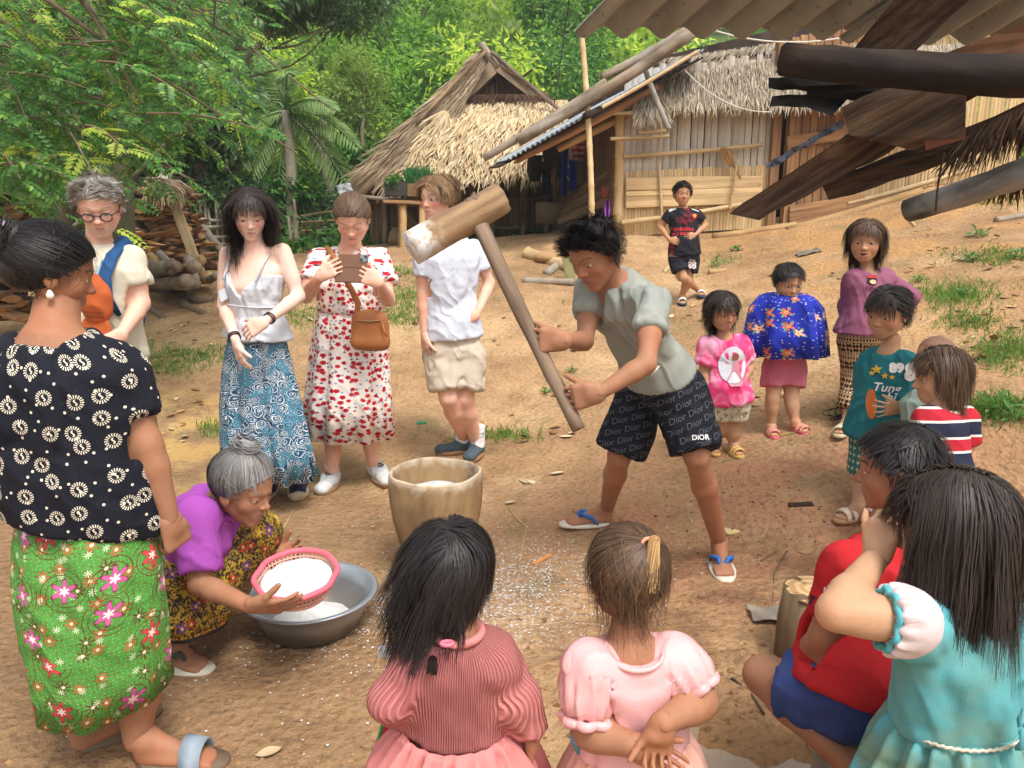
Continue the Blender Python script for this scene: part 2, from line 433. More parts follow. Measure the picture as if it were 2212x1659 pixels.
def crown(seed, n, rx, rz, ls, clumps=34, droop=.3, spread=.34):
	"""Leaf cloud in clumps about the origin; uneven outline with gaps."""
	r = np.random.default_rng(seed); cc = rdir(r, clumps) * (r.random((clumps, 1)) ** .4) * A(rx, rx, rz) * .85
	k = r.integers(0, clumps, n); cs = (.5 + r.random(clumps))[k][:, None]
	off = rdir(r, n) * (r.random((n, 1)) ** .5) * spread * A(rx, rx, rz * .8) * cs
	c = cc[k] + off; d = unit_rows(off + rdir(r, n) * .5 * rx * spread) + A(0, 0, -droop); nor = unit_rows(c * A(1, 1, 1) / rx + A(0, 0, .9) + rdir(r, n) * .6)
	return leaves(c, d, nor, ls * (.6 + .8 * r.random(n)), ls * .5 * (.6 + .8 * r.random(n)))
def unit_rows(v): return v / (np.linalg.norm(v, axis=1)[:, None] + 1e-9)
BARK = plain('bark', C(120, 102, 84), .95, .3, 14, .8, bdist=.02)
BARK_PALE = plain('bark_pale', C(150, 140, 124), .95, .3, 10, .8, bdist=.02)
BARK_MOSS = plain('bark_mossy', C(104, 100, 78), .95, .35, 9, .9, bdist=.02)
LM = {
 'dark': leaf_mat('leaf_dark', [C(64, 96, 56), C(86, 120, 72), C(112, 142, 98), C(72, 106, 64), C(142, 164, 118)], .35, .4),
 'mid': leaf_mat('leaf_mid', [C(112, 160, 68), C(140, 182, 82), C(92, 138, 60), C(166, 200, 98)], .55),
 'lime': leaf_mat('leaf_lime', [C(172, 202, 82), C(200, 222, 106), C(146, 186, 72), C(220, 228, 124)], .6),
 'fresh': leaf_mat('leaf_fresh', [C(74, 124, 58), C(98, 148, 72), C(58, 104, 50), C(84, 136, 64), C(150, 188, 84)], .4, .42),
 'olive': leaf_mat('leaf_olive', [C(124, 154, 74), C(148, 172, 90), C(102, 132, 64), C(162, 180, 102)], .5),
 'palm': leaf_mat('leaf_palm', [C(130, 162, 96), C(150, 178, 112), C(110, 146, 84), C(168, 184, 126)], .35, .35),
}
def limb(p0, p1, r0, r1, seed, bend=.12, n=7, seg=7):
	r = np.random.default_rng(seed); p0 = np.asarray(p0, float); p1 = np.asarray(p1, float); t = np.linspace(0, 1, seg)[:, None]
	L = np.linalg.norm(p1 - p0); w = rdir(r, 1) * bend * L * np.sin(t * np.pi) + rdir(r, 1) * bend * .4 * L * np.sin(t * 2 * np.pi)
	return tube(p0 + (p1 - p0) * t + w, np.linspace(r0, r1, seg), n)
def tree(label, px, py, t, top, rx, rz, lm, n, ls, seed, trunk_r=.12, name='tree', group='trees behind the huts', bark=BARK, clumps=34, droop=.3, foot=None):
	"""px,py,t: centre of the crown in the picture; the trunk goes down to the ground under it."""
	c = P(px, py, t); b = on((c[0], c[1])) if foot is None else on(P(*foot)); root = thing(name, label, 'tree', b, group)
	V, F = crown(seed, n, rx, rz, ls, clumps, droop); put('crown', V + c, F, LM[lm], root, smooth=False)
	r = np.random.default_rng(seed); parts = [limb(b - A(0, 0, .2), c + A(0, 0, -.1 * rz), trunk_r, trunk_r * .55, seed, .06)]
	for i in range(6):
		e = c + rdir(r, 1)[0] * A(rx, rx, rz) * .75; s = lerp(b, c, .55 + .4 * r.random()); parts.append(limb(s, e, trunk_r * .4, trunk_r * .12, seed + i, .15, 5))
	put('trunk', *merge(*parts), bark, root); return root
# ---- hillside wood: one mass of crowns
_r = np.random.default_rng(21); _cl = [[], [], [], []]
for k in range(185):
	if k < 85: y = 16.5 + 10 * (k / 85) + _r.random(); x = (_r.random() - .5) * (y * 1.45 + 3); h = .7 + 2.2 * _r.random(); R = 1.0 + .8 * _r.random(); nl = 1200; ls = .15 + .05 * _r.random(); pr = [.2, .4, .15, .25]
	else: y = 27 + 60 * ((k - 85) / 100) ** 1.3; x = (_r.random() - .5) * (y * 1.5 + 10); h = 2.0 + 3.0 * _r.random(); R = 1.7 + 1.7 * _r.random() + y * .012; nl = 760; ls = .24 + .005 * y; pr = [.5, .3, .2, 0]
	z = float(gz(x, y)); V, F = crown(100 + k, nl, R, R * 1.15, ls, 20, .25, .42)
	_cl[_r.choice(4, p=pr)].append((V + A(x, y, z + h), F))
_V = []; _F = []; _mi = []; _n = 0
for i, l in enumerate(_cl):
	v, f = merge(*l); _V.append(v); _F.append(f[0] + _n); _mi.append(np.full(len(f[0]), i)); _n += len(v)
put('hillside_forest', np.concatenate(_V), np.concatenate(_F), [LM['lime'], LM['mid'], LM['olive'], LM['fresh']], loc=A(0, 60, 10), smooth=False, mid=np.concatenate(_mi), kind='stuff',
	label='sunlit green woodland covering the hillside', cat='forest')
# ---- single trees between the hillside and the clearing
_g = 'trees at the edge of the wood'
tree('tall slender tree with fine leaves straight above the thatched hut', 880, 120, 21, 0, 1.9, 2.6, 'mid', 9000, .2, 31, .13)
tree('bright leafy tree just right of the thatched hut peak', 1210, 60, 24, 0, 2.2, 2.6, 'mid', 8000, .22, 32, .12)
tree('lime green tree at the top right of the hut roof', 1330, 130, 28, 0, 2.4, 2.4, 'lime', 7000, .25, 33, .12)
tree('yellow-green tree high above the coconut palm', 590, 40, 27, 0, 2.8, 2.0, 'lime', 8000, .24, 34, .12)
tree('olive small-leaved tree right beside the coconut palm', 790, 255, 17.5, 0, .9, 1.5, 'olive', 9000, .10, 35, .09, clumps=40)
tree('mid green tree behind the left slope of the hut roof', 860, 300, 18, 0, 1.5, 1.9, 'mid', 9000, .15, 36, .1)
tree('dark leafy tree hanging over the girl in the white top', 650, -10, 10, 0, 1.4, .5, 'dark', 5500, .10, 37, .06, clumps=26, droop=.8, foot=(-160, 560, 10.5), bark=BARK_MOSS)
tree('tree with glossy leaves directly behind the two stacks of firewood', 400, 210, 12.5, 0, 1.25, 1.7, 'dark', 11000, .15, 38, .2, clumps=46)
tree('dense dark tree at the far left behind the feathery branches', 120, 170, 13, 0, 2.6, 2.6, 'dark', 15000, .17, 39, .24, clumps=46)
tree('broad dark tree behind the glasses man and the feathery branches', 300, 60, 14, 0, 2.0, 2.2, 'dark', 12000, .17, 40, .24, clumps=40)
tree('bushy green tree between the palm and the hut', 980, 330, 22, 0, 2.0, 1.6, 'fresh', 7000, .17, 43, .1)
tree('light green tree far behind the top of the hut', 1010, 20, 34, 0, 3.2, 2.6, 'lime', 7000, .3, 44, .14)
def shrub(label, px, py, t, rx, rz, lm, n, ls, seed):
	c = P(px, py, t); b = on((c[0], c[1])); root = thing('shrub', label, 'shrub', b, 'undergrowth at the edge of the wood')
	V, F = crown(seed, n, rx, rz, ls, 24, .15, .4); put('foliage', V + c, F, LM[lm], root, smooth=False)
	r = np.random.default_rng(seed); put('stem', *merge(*[limb(b - A(0, 0, .1), c + rdir(r, 1)[0] * rx * .6, .03, .008, seed + i, .1, 5) for i in range(6)]), BARK, root)
shrub('dark shrub just above the fence behind the girl in white', 470, 410, 13.2, .8, .7, 'dark', 6000, .13, 51)
shrub('bright green shrub between the girl in white and the forked trunk', 610, 420, 14.5, .9, .6, 'fresh', 7000, .15, 52)
shrub('leafy shrub behind the head of the woman holding the phone', 760, 400, 16, .9, .9, 'fresh', 5500, .13, 53)
shrub('low green shrub left of the girl in white, by the fence', 440, 460, 14, .9, .7, 'fresh', 5000, .14, 54)
shrub('dark shrub at the foot of the forked trunk', 680, 470, 15, 1.0, .7, 'dark', 5000, .13, 55)
shrub('dark undergrowth behind the left pile of wood', 300, 430, 13.5, 1.4, .9, 'dark', 6000, .15, 56)
shrub('green shrub filling the gap left of the hut eave', 800, 300, 19, 1.1, 1.2, 'mid', 6000, .15, 57)
_r = np.random.default_rng(58); n = 15000; x = -8.5 + 9.5 * _r.random(n); y = 12.8 + 6 * _r.random(n); hh = .75 * _r.random(n) * sm(y, 12.6, 14.2) * (.4 + 1.2 * np.clip(fbm(np.stack([x, y, 0 * x], 1), .9, 2) + .45, 0, 1)); k = hh > .03; x, y, hh = x[k], y[k], hh[k]; n = len(x)
put('undergrowth', *leaves(np.stack([x, y, gz(x, y) + hh], 1), rdir(_r, n) + A(0, 0, -.1), unit_rows(A(0, -.3, 1) + .6 * rdir(_r, n)), .10 + .12 * _r.random(n), .05 + .06 * _r.random(n)), LM['fresh'], loc=A(-4, 15, 1), kind='stuff', smooth=False, label='low leafy undergrowth below the trees on the left', cat='undergrowth')
# ---- forked bare trunk with vines
b = gnd(716, 500); b = on(P(716, 480, 15.2)); rt = thing('forked_trunk', 'brown forked tree trunk standing left of the hut', 'tree', b)
q = lambda x, y: P(x, y, 15.2)
put('trunk', *merge(limb(b - A(0, 0, .2), q(698, 335), .17, .13, 3, .02), limb(q(698, 340), q(672, 285), .10, .06, 4, .08), limb(q(698, 340), q(700, 250), .09, .05, 5, .05),
					limb(q(672, 288), q(640, 262), .05, .02, 6, .1), limb(q(700, 255), q(742, 205), .04, .015, 7, .1), limb(q(780, 250), q(795, 140), .03, .02, 9, .05), limb(q(785, 330), q(790, 210), .05, .03, 8, .05)), BARK_MOSS, rt)
put('vine', *merge(limb(q(690, 470), q(668, 270), .02, .015, 11, .06), limb(q(712, 450), q(716, 260), .018, .012, 12, .05)), BARK_PALE, rt)
put('crown', *(lambda v, f: (v + q(770, 190), f))(*crown(77, 2500, .6, .8, .1, 22)), LM['olive'], rt, smooth=False)
# ---- coconut palm
pc = P(618, 240, 13.8); rt = thing('coconut_palm', 'coconut palm with drooping fronds left of the hut', 'palm', on((pc[0], pc[1])))
put('trunk', *limb(on((pc[0], pc[1]), -.3), pc, .12, .10, 2, .03, 9), BARK_PALE, rt)
_r = np.random.default_rng(5)
for i, (ax, az, L) in enumerate([(-.25, 1.3, 2.9), (.25, 1.25, 2.6), (-.75, .95, 2.4), (.8, .55, 2.1), (-1.0, .35, 2.3), (-1.0, -.15, 2.2), (1.0, .1, 2.3), (-.7, -.75, 2.2), (.15, -.9, 2.4), (.75, -.45, 2.5), (-.2, -1.0, 2.0), (-.45, 1.1, 2.4)]):
	L = L * .62; d0 = unit(A(ax, (_r.random() - .7) * .9, az)); m = 26; t = np.linspace(0, 1, m)
	pts = pc + np.outer(t * L, d0) + np.outer(t ** 2 * L * .55, A(0, 0, -1)); tg = unit_rows(np.gradient(pts, axis=0))
	sd = unit_rows(np.cross(tg, A(0, -.6, .8) + 0 * tg)); up = np.cross(sd, tg); parts = [tube(pts, np.linspace(.035, .006, m), 5)]
	put('frond_rib', *parts[0], LM['palm'], rt)
	bb = []; dd = []; ll = []; nn = []
	for s in (-1, 1):
		for k in range(2):
			tt = np.clip(np.arange(2, m) - k * .5, 0, m - 1); ii = tt.astype(int)
			bb.append(pts[ii]); dd.append(tg[ii] * .75 + sd[ii] * s + A(0, 0, -.35) + rdir(_r, len(ii)) * .1); ll.append(L * .27 * np.sin(np.clip(tt / m * 2.7 + .35, 0, 3.0)) + .05); nn.append(up[ii])
	put('frond', *leaves(np.concatenate(bb), np.concatenate(dd), np.concatenate(nn), np.concatenate(ll), .045, .1), LM['palm'], rt, smooth=False)
# ---- feathery near tree, top left
_r = np.random.default_rng(11); tb = on(P(232, 600, 8.6)); rt = thing('feathery_tree', 'large tree with feathery compound leaves reaching in from the upper left', 'tree', tb)
BR = []; LV = [[], []]
def pinnate(base, d, up, L, bright):
	m = 8; t = np.linspace(.12, 1, m); pts = base + np.outer(t * L, d) - np.outer(t ** 2 * L * .3, A(0, 0, 1)); tg = unit_rows(np.gradient(pts, axis=0))
	sd = unit_rows(np.cross(tg, up + 0 * tg)); nn = np.cross(sd, tg); ll = L * .30 * np.sin(t * 2.4 + .55)
	for s in (-1, 1): LV[bright].append((pts, tg * .45 + sd * s + A(0, 0, -.12), nn, ll * (.8 + .4 * _r.random(m)), ll * .55))
def spray(p, d, L, bright):
	e = p + d * L; m = 6; t = np.linspace(0, 1, m)[:, None]; pts = p + (e - p) * t - A(0, 0, 1) * t ** 2 * L * .25
	BR.append(tube(pts, np.linspace(.008, .003, m), 4, False))
	for i in range(7):
		tt = .12 + .88 * i / 6; b = p + (e - p) * tt - A(0, 0, 1) * tt ** 2 * L * .25; s = 1 if i % 2 else -1
		dd = unit(d * .8 + np.cross(d, A(0, 0, 1)) * s * .8 + rdir(_r, 1)[0] * .35); pinnate(b, dd, unit(A(0, 0, 1) + rdir(_r, 1)[0] * .45 + A(0, -.5, 0)), .13 + .10 * _r.random(), bright)
def lowest(x): return np.interp(x, [-200, 0, 120, 220, 330, 420, 500, 560, 800], [415, 430, 420, 350, 350, 290, 240, 60, -200])
def addboughs(n):
	k = 0
	while k < n:
		x = -190 + 740 * _r.random(); y = -170 + 640 * _r.random()
		if y > lowest(x) - 35: continue
		t = 4.6 + 3.6 * _r.random() + (1.2 if x > 400 else 0); k += 1
		d = unit(A(.75 + .4 * _r.normal(), -.3 + .5 * _r.normal(), -.22 + .3 * _r.normal()))
		spray(P(x - 60, y - 25, t), d, .45 + .3 * _r.random(), 1 if _r.random() < .09 else 0)
addboughs(520)
for (x0, y0, x1, y1, t) in [(-250, -150, 640, 330, 6.5), (-200, 0, 420, 390, 5.6), (-100, -200, 480, 250, 5.2), (100, -200, 720, 240, 7.2), (-200, 150, 300, 420, 6.2), (60, -100, 330, 260, 4.9)]:
	BR.append(limb(P(x0, y0, t + .6), P(x1, y1, t), .03, .006, int(x1), .05, 6, 12))
for bi in (0, 1):
	l = LV[bi]; V, F = leaves(*[np.concatenate([a[i] for a in l]) for i in range(5)], .12)
	put('crown' if bi == 0 else 'young_leaves', V, F, LM['fresh' if bi == 0 else 'lime'], rt, smooth=False)
put('branch', *merge(*BR), BARK, rt)
tk = thing('mossy_trunk', 'grey lichened tree trunk right behind the glasses man', 'tree', on(P(258, 640, 8.9)))
put('trunk', *log_mesh([on(P(258, 640, 8.9), -.1), P(258, 520, 8.9), P(256, 400, 8.9), P(225, 150, 8.9), P(190, -60, 8.9)], .2, .12, 12, .05, 4), BARK_MOSS, tk)
# ================================================================ HUTS AND SHED
def wood(name, c0, c1, rough=.85, sx=(3, 3, 40), dirt=.4, bump=.5, grey=None):
	"""Grain along the local z axis of each piece (or along whichever axis sx stretches least)."""
	if name in _MC: return _MC[name]
	n = NT(name, rough, .25); o = n.obj(); v = n.vmath('ADD', n.scale(o, sx), n.comb(n.rand() * 37.0, n.rand() * 17.0, 0.0))
	g = n.noise(v, 1.0, 5, .6, .4); c = n.mix(c0, c1, n.step(g, .3, .7))
	c = n.hsv(c, .5, 1.0, (n.rand() - .5) * .35 + (n.noise(n.pos(), 2.2, 4) - .5) * dirt * 1.6 + 1.0)
	if grey is not None: c = n.mix(c, grey, n.step(n.noise(n.pos(), 1.6, 5, .65), .45, .68) * .8)
	_MC[name] = n.done(c, n.bump(g, bump, .006)); return _MC[name]
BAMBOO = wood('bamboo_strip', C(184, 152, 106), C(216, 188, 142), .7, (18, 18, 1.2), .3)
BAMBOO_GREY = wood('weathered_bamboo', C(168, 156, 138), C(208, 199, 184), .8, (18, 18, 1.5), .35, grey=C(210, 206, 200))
BAMBOO_SHADE = wood('shade_toned_bamboo', C(98, 80, 58), C(146, 122, 90), .85, (18, 18, 1.5), .5)  # darker copy of the bamboo, shade put into its colour
POLE = wood('bamboo_pole', C(176, 146, 102), C(206, 180, 138), .6, (14, 14, 1.0), .35)
LOGM = wood('barked_log', C(104, 90, 74), C(158, 140, 118), .95, (9, 9, 3), .5, .9, grey=C(160, 152, 142))
LOGCUT = wood('cut_log', C(150, 118, 78), C(196, 160, 112), .9, (8, 8, 2), .4, .7)
PLANK = wood('plank', C(128, 94, 64), C(170, 130, 92), .8, (22, 22, 1.5), .4)
DARKWOOD = wood('sooty_wood_and_shade', C(36, 28, 24), C(68, 52, 41), .85, (9, 9, 2), .5, .8)
CHAR_SHADE = wood('charred_wood_and_shade', C(16, 15, 16), C(40, 36, 36), .7, (14, 14, 14), .4, 1.0)
def strawmat(name, cols, var=.3):
	n = NT(name, .85, .2); c = n.ramp(n.island(), [(i / (len(cols) - 1), x) for i, x in enumerate(cols)])
	return n.done(n.hsv(c, .5, 1.0, (n.noise(n.pos(), 2.5, 4) - .5) * var * 2 + 1.0))
STRAW = strawmat('dry_palm_leaf', [C(196, 174, 136), C(212, 194, 158), C(172, 146, 108), C(204, 184, 146), C(186, 152, 110)])
STRAW_GREY = strawmat('old_thatch', [C(150, 128, 102), C(172, 150, 122), C(120, 100, 78), C(186, 166, 138), C(134, 112, 88)], .5)
STRAW_ASH = strawmat('grey_thatch', [C(152, 139, 120), C(178, 164, 143), C(124, 111, 93), C(192, 177, 154)], .45)
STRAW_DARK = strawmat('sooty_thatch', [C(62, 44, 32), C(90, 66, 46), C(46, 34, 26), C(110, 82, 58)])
def thatch(a, b, c, d, rows, per, L, w, mat, parent, seed, lift=.05, jit=.25, name='thatch', bulge=0.0, under=None):
	"""Strips hung in rows on the patch a-b (top edge) d-c (bottom edge)."""
	r = np.random.default_rng(seed); a, b, c, d = (np.asarray(x, float) for x in (a, b, c, d)); nrm = unit(np.cross(b - a, d - a))
	if nrm @ (CAMP - a) < 0: nrm = -nrm
	n = rows * per; row = np.repeat(np.arange(rows), per); v = (row + .9 * r.random(n)) / rows; u = (np.tile(np.arange(per), rows) + r.random(n)) / per
	pt = lambda u, v: (a * (1 - u)[:, None] + b * u[:, None]) * (1 - v)[:, None] + (d * (1 - u)[:, None] + c * u[:, None]) * v[:, None]
	v0 = np.clip(v - L / np.linalg.norm(d - a), 0, 1); p0 = pt(u, v0) + nrm * (bulge * np.sin(np.pi * v0))[:, None]; p1 = pt(u, v) + nrm * (bulge * np.sin(np.pi * v))[:, None]
	dn = unit_rows(pt(u, v0 + .01) - pt(u, v0)); sd = np.cross(nrm, dn); Ls = L * (.55 + .7 * r.random(n))[:, None]; ang = (r.normal(size=n) * jit)[:, None]
	dirn = unit_rows(dn + sd * ang); lf = (lift * (.3 + r.random(n)))[:, None]
	q0 = p0 + nrm * lf * .3; q1 = p0 + dirn * Ls * .55 + nrm * lf * .9; q2 = p0 + dirn * Ls + nrm * lf * (.5 + 1.0 * r.random((n, 1))) + dn * 0
	ww = (w * (.5 + r.random(n)))[:, None]; tw = unit_rows(sd + nrm * (r.normal(size=n) * .5)[:, None])
	V = np.stack([q0 - tw * ww * .4, q0 + tw * ww * .4, q1 + tw * ww * .5, q1 - tw * ww * .5, q2 + tw * ww * .12, q2 - tw * ww * .12], 1).reshape(-1, 3); i = np.arange(n)[:, None] * 6
	put(name, V, np.concatenate([i + [[0, 1, 2, 3]], i + [[3, 2, 4, 5]]]), mat, parent, kind='stuff', smooth=False)
	if under is not None: put('thatch_base', *slab(a, b, lerp(b, c, .8), lerp(a, d, .8), .06, -nrm), under, parent)
def slab(a, b, c, d, th, nrm=None):
	a, b, c, d = (np.asarray(x, float) for x in (a, b, c, d)); nrm = unit(np.cross(b - a, d - a)) if nrm is None else nrm; o = nrm * th
	V = [a, b, c, d, a + o, b + o, c + o, d + o]; return np.array(V), BOXF
def bar(name, p0, p1, w, th, mat, parent, up=(0, 0, 1), **kw):
	"""A straight sawn or split piece as its own object, its z axis along its length so the grain runs true."""
	p0 = np.asarray(p0, float); p1 = np.asarray(p1, float); d = p1 - p0; L = np.linalg.norm(d); z = d / L; x = np.cross(up, z)
	if np.linalg.norm(x) < 1e-3: x = np.cross((1, 0, 0), z)
	x = unit(x); y = np.cross(z, x); V, F = rbox((0, 0, L / 2), (w / 2, 0, 0), (0, th / 2, 0), (0, 0, L / 2), .004)
	return inst(name, build_mesh(name, V, F, mat, smooth=False), frame(p0, x, y, z), parent, **kw)
def pole(name, p0, p1, r0, r1, mat, parent=None, seed=0, nodes=0, bend=.01, rough=.04, n=10, hollow=False, **kw):
	"""A round pole; nodes > 0 gives bamboo rings."""
	p0 = np.asarray(p0, float); p1 = np.asarray(p1, float); d = p1 - p0; L = np.linalg.norm(d); z = d / L; x = unit(np.cross((.3, .9, .2), z)); y = np.cross(z, x)
	r = np.random.default_rng(seed); m = 12 if not nodes else nodes * 4 + 1; t = np.linspace(0, 1, m); rad = lerp(r0, r1, t)
	if nodes:
		k = np.arange(m) % 4; rad = rad * np.where(k == 0, 1.13, np.where(k == 2, .97, 1.0))
		t = t + np.where(k == 1, -.17, np.where(k == 3, .17, 0)) / nodes
	pts = np.stack([np.sin(t * 3.1) * bend * L, np.sin(t * 4.7 + seed) * bend * L * .6, t * L], 1); V, F = tube(pts, rad, n); V[:m * n] += (r.random((m * n, 3)) - .5) * rough * 2 * r0
	if hollow: V[-2:, 2] += (.06 * np.array([1, -1]))
	return inst(name, build_mesh(name, V, F, mat), frame(p0, x, y, z), parent, **kw)
def strip_wall(a0, a1, h0, h1, n, mat, parent, seed, name='bamboo_strip', tilt=.0, gap=.012, zbase=0.0):
	"""Upright split bamboo strips side by side from a0 to a1 (their feet), each its own object, heights h0..h1."""
	r = np.random.default_rng(seed); a0 = np.asarray(a0, float); a1 = np.asarray(a1, float); wd = (a1 - a0) / n; ux = unit(A(wd[0], wd[1], 0)); w = np.linalg.norm(wd[:2]); ny = unit(np.cross(ux, (0, 0, 1)))
	meshes = []
	for k in range(5):
		aa = np.linspace(-1, 1, 5); prof = np.stack([aa * .5, .16 * (1 - aa ** 2)], 1); V = []
		zs = np.linspace(0, 1, 6)
		for zz in zs:
			for (sx, sy) in prof: V.append((sx * (1 + .05 * (r.random() - .5)) , sy + .05 * r.random(), zz))
		meshes.append(build_mesh(name, np.array(V), grid_faces(6, 5), mat, smooth=True))
	for i in range(n):
		o = a0 + wd * (i + .5); h = lerp(h0, h1, (i + .5) / n) * (1 + .01 * r.normal()); ww = w * (.84 + .2 * r.random())
		z = unit(A(0, 0, 1) + ux * tilt + ux * .006 * r.normal()) * h
		inst(name, meshes[r.integers(5)], frame(o + ny * .008 * r.random() - A(0, 0, .03), ux * ww, ny * w * (.8 + .5 * r.random()), z), parent)
# ---------------------------------------------------------------- thatched hut in the middle
HB = on(P(1000, 517, 12.6)); hut = thing('thatched_hut', 'thatched hut with a steep pale palm-leaf gable in the middle distance', 'hut', HB)
q = lambda x, y, t=12.4: P(x, y, t)
apex, eaveL = q(1058, 118), q(742, 408, 12.0); back = A(.35, 5.0, .1)
# left roof slope: a thick thatched slab running back from the verge
rl = put('roof_slope', *slab(apex, eaveL, eaveL + back, apex + back, .28, unit(A(.6, 0, -.8))), STRAW_GREY, hut)
thatch(q(1048, 106, 12.3), q(1054, 134, 12.3), q(862, 432, 12.0), q(735, 404, 11.9), 20, 60, .5, .025, STRAW_GREY, hut, 1, .06, .12)
thatch(q(960, 240, 12.1), q(970, 246, 12.1), q(876, 438, 11.8), q(836, 430, 11.8), 10, 20, .5, .028, STRAW, hut, 2, .08, .3)
put('roof_slope', *slab(apex, q(1230, 252), q(1230, 252) + back, apex + back, .14, unit(A(-.6, 0, -.8))), STRAW_GREY, hut)
thatch(apex, apex + A(.08, .1, -.12), q(1236, 262), q(1224, 236), 8, 10, .5, .04, STRAW_GREY, hut, 3, .05, .1)
pole('ridge_pole', q(1040, 95, 12.2), q(1075, 145, 12.2), .06, .05, LOGM, hut, 3)
pole('verge_pole', q(1062, 112, 12.1), q(1248, 268, 12.1), .035, .03, LOGM, hut, 4)
pole('verge_pole', q(1050, 110, 12.1), q(900, 268, 12.0), .03, .03, BAMBOO_SHADE, hut, 5, rough=.1)
# gable opening, screen and hip skirt
put('gable_shade_back', *slab(q(1052, 150, 14.6), q(930, 320, 14.6), q(1230, 320, 14.6), q(1062, 150, 14.6), .04), CHAR_SHADE, hut); put('gable_shade_floor', *slab(q(900, 262, 12.6), q(1215, 262, 12.6), q(1215, 300, 14.6), q(900, 300, 14.6), .04), CHAR_SHADE, hut)  # near-black sheets stand in for the shade inside the gable
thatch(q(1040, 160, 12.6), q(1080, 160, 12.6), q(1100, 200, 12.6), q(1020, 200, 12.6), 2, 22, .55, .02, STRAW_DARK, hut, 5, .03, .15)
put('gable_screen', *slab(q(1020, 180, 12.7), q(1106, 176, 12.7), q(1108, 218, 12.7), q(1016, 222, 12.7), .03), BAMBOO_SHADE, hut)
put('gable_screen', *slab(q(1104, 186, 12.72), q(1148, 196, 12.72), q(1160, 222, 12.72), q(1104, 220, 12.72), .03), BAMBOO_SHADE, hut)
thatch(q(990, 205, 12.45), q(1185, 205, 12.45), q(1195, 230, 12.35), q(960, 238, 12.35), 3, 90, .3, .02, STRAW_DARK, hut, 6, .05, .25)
for (x0, y0, x1, y1) in ((1013, 172, 1013, 222), (1066, 130, 1066, 200), (1060, 215, 1150, 150)): pole('gable_batten', q(x0, y0, 12.9), q(x1, y1, 12.9), .02, .02, DARKWOOD, hut, x0)
thatch(q(945, 228, 12.4), q(1225, 218, 12.4), q(1210, 424, 11.6), q(858, 428, 11.6), 17, 150, .36, .026, STRAW, hut, 7, .07, .26, bulge=.12, under=STRAW_GREY)
# hut walls
wl0, wl1 = on(P(800, 520, 12.9)), on(P(1200, 514, 12.9))
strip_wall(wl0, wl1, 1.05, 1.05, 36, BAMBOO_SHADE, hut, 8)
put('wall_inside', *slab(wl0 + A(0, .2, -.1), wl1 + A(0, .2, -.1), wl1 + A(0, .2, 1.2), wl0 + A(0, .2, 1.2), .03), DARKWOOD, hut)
for i, (x0, y0, x1, y1) in enumerate([(930, 470, 985, 470), (930, 498, 985, 496), (960, 440, 985, 440), (980, 505, 1060, 495)]): bar('wall_board', P(x0, y0, 12.75), P(x1, y1, 12.75), .2, .025, PLANK, hut)
for i, x in enumerate((832, 940, 1062, 1130, 1180)): pole('post', on(P(x, 520, 12.7), -.1), on(P(x, 520, 12.7), 1.15), .05, .045, LOGM, hut, i)
for i, (x0, y0, x1, y1) in enumerate([(800, 436, 905, 443), (1060, 490, 1140, 493), (840, 428, 1190, 424)]): pole('wall_rail', P(x0, y0, 12.65), P(x1, y1, 12.65), .03, .03, BAMBOO_SHADE, hut, i + 20)
b = P(745, 412, 11.7); pole('eave_pole', P(735, 418, 11.7), P(860, 432, 11.6), .03, .03, LOGM, hut, 9)
wp = thing('plastic_scrap', 'white plastic scrap caught on the corner of the hut eave', 'plastic', b)
r = np.random.default_rng(3); gx, gy = np.meshgrid(np.linspace(0, 1, 7), np.linspace(0, 1, 7), indexing='ij')
Vp = np.stack([P(726 + 30 * u + 8 * v, 400 + 22 * v - 6 * u, 11.55 + .12 * r.random()) for u, v in zip(gx.ravel(), gy.ravel())]); put('sheet', Vp, grid_faces(7, 7), plain('white_plastic', C(214, 222, 228), .35), wp)
# bundles and pots by the hut wall
for nm, lb, cat, (x0, y0, x1, y1), rr, mt in [('rolled_mat', 'rolled bamboo mat leaning against the dark hut wall', 'mat', (880, 465, 930, 520), .13, BAMBOO_SHADE), ('sack', 'lumpy tan sack on the ground at the hut doorway', 'sack', (852, 512, 880, 520), .17, plain('sacking', C(150, 128, 92), .9))]:
	pole(nm, P(x0, y0, 12.3), P(x1, y1, 12.2), rr, rr, mt, None, 3, rough=.06, label=lb, cat=cat)
# ---------------------------------------------------------------- planter table with herbs
tb_ = on(P(872, 524, 11.2)); tab = thing('planter_table', 'rough wooden table standing in front of the thatched hut', 'table', tb_)
for (x, y, t) in ((870, 526, 11.1), (912, 520, 11.1), (866, 518, 11.9), (925, 515, 11.9)): pole('leg', on(P(x, y, t), -.05), P(x, 437, t), .055, .05, LOGCUT, tab, x, rough=.08)
for i in range(5): bar('table_board', P(826 + i, 428 + i * 2.0, 11.9 - i * .2), P(948, 433 + i * 2.0, 11.9 - i * .2), .19, .035, PLANK, tab)
pl = thing('planter_box', 'dark plastic planter of curly herbs on the wooden table', 'planter', P(858, 424, 11.3))
BK = plain('planter_plastic', C(64, 62, 58), .6)
put('box', *merge(box(P(857, 408, 11.3), (.16, 0, 0), (0, .13, 0), (0, 0, .1))), BK, pl)
put('herb', *(lambda v, f: (v + P(858, 396, 11.3), f))(*crown(9, 1500, .2, .12, .05, 20)), LM['fresh'], pl, smooth=False)
pl = thing('planter_box', 'tan planter box of tall green chives on the wooden table', 'planter', P(905, 424, 11.4))
put('box', *box(P(906, 411, 11.4), (.17, 0, 0), (0, .13, 0), (0, 0, .09)), plain('planter_wood', C(132, 108, 70), .8), pl)
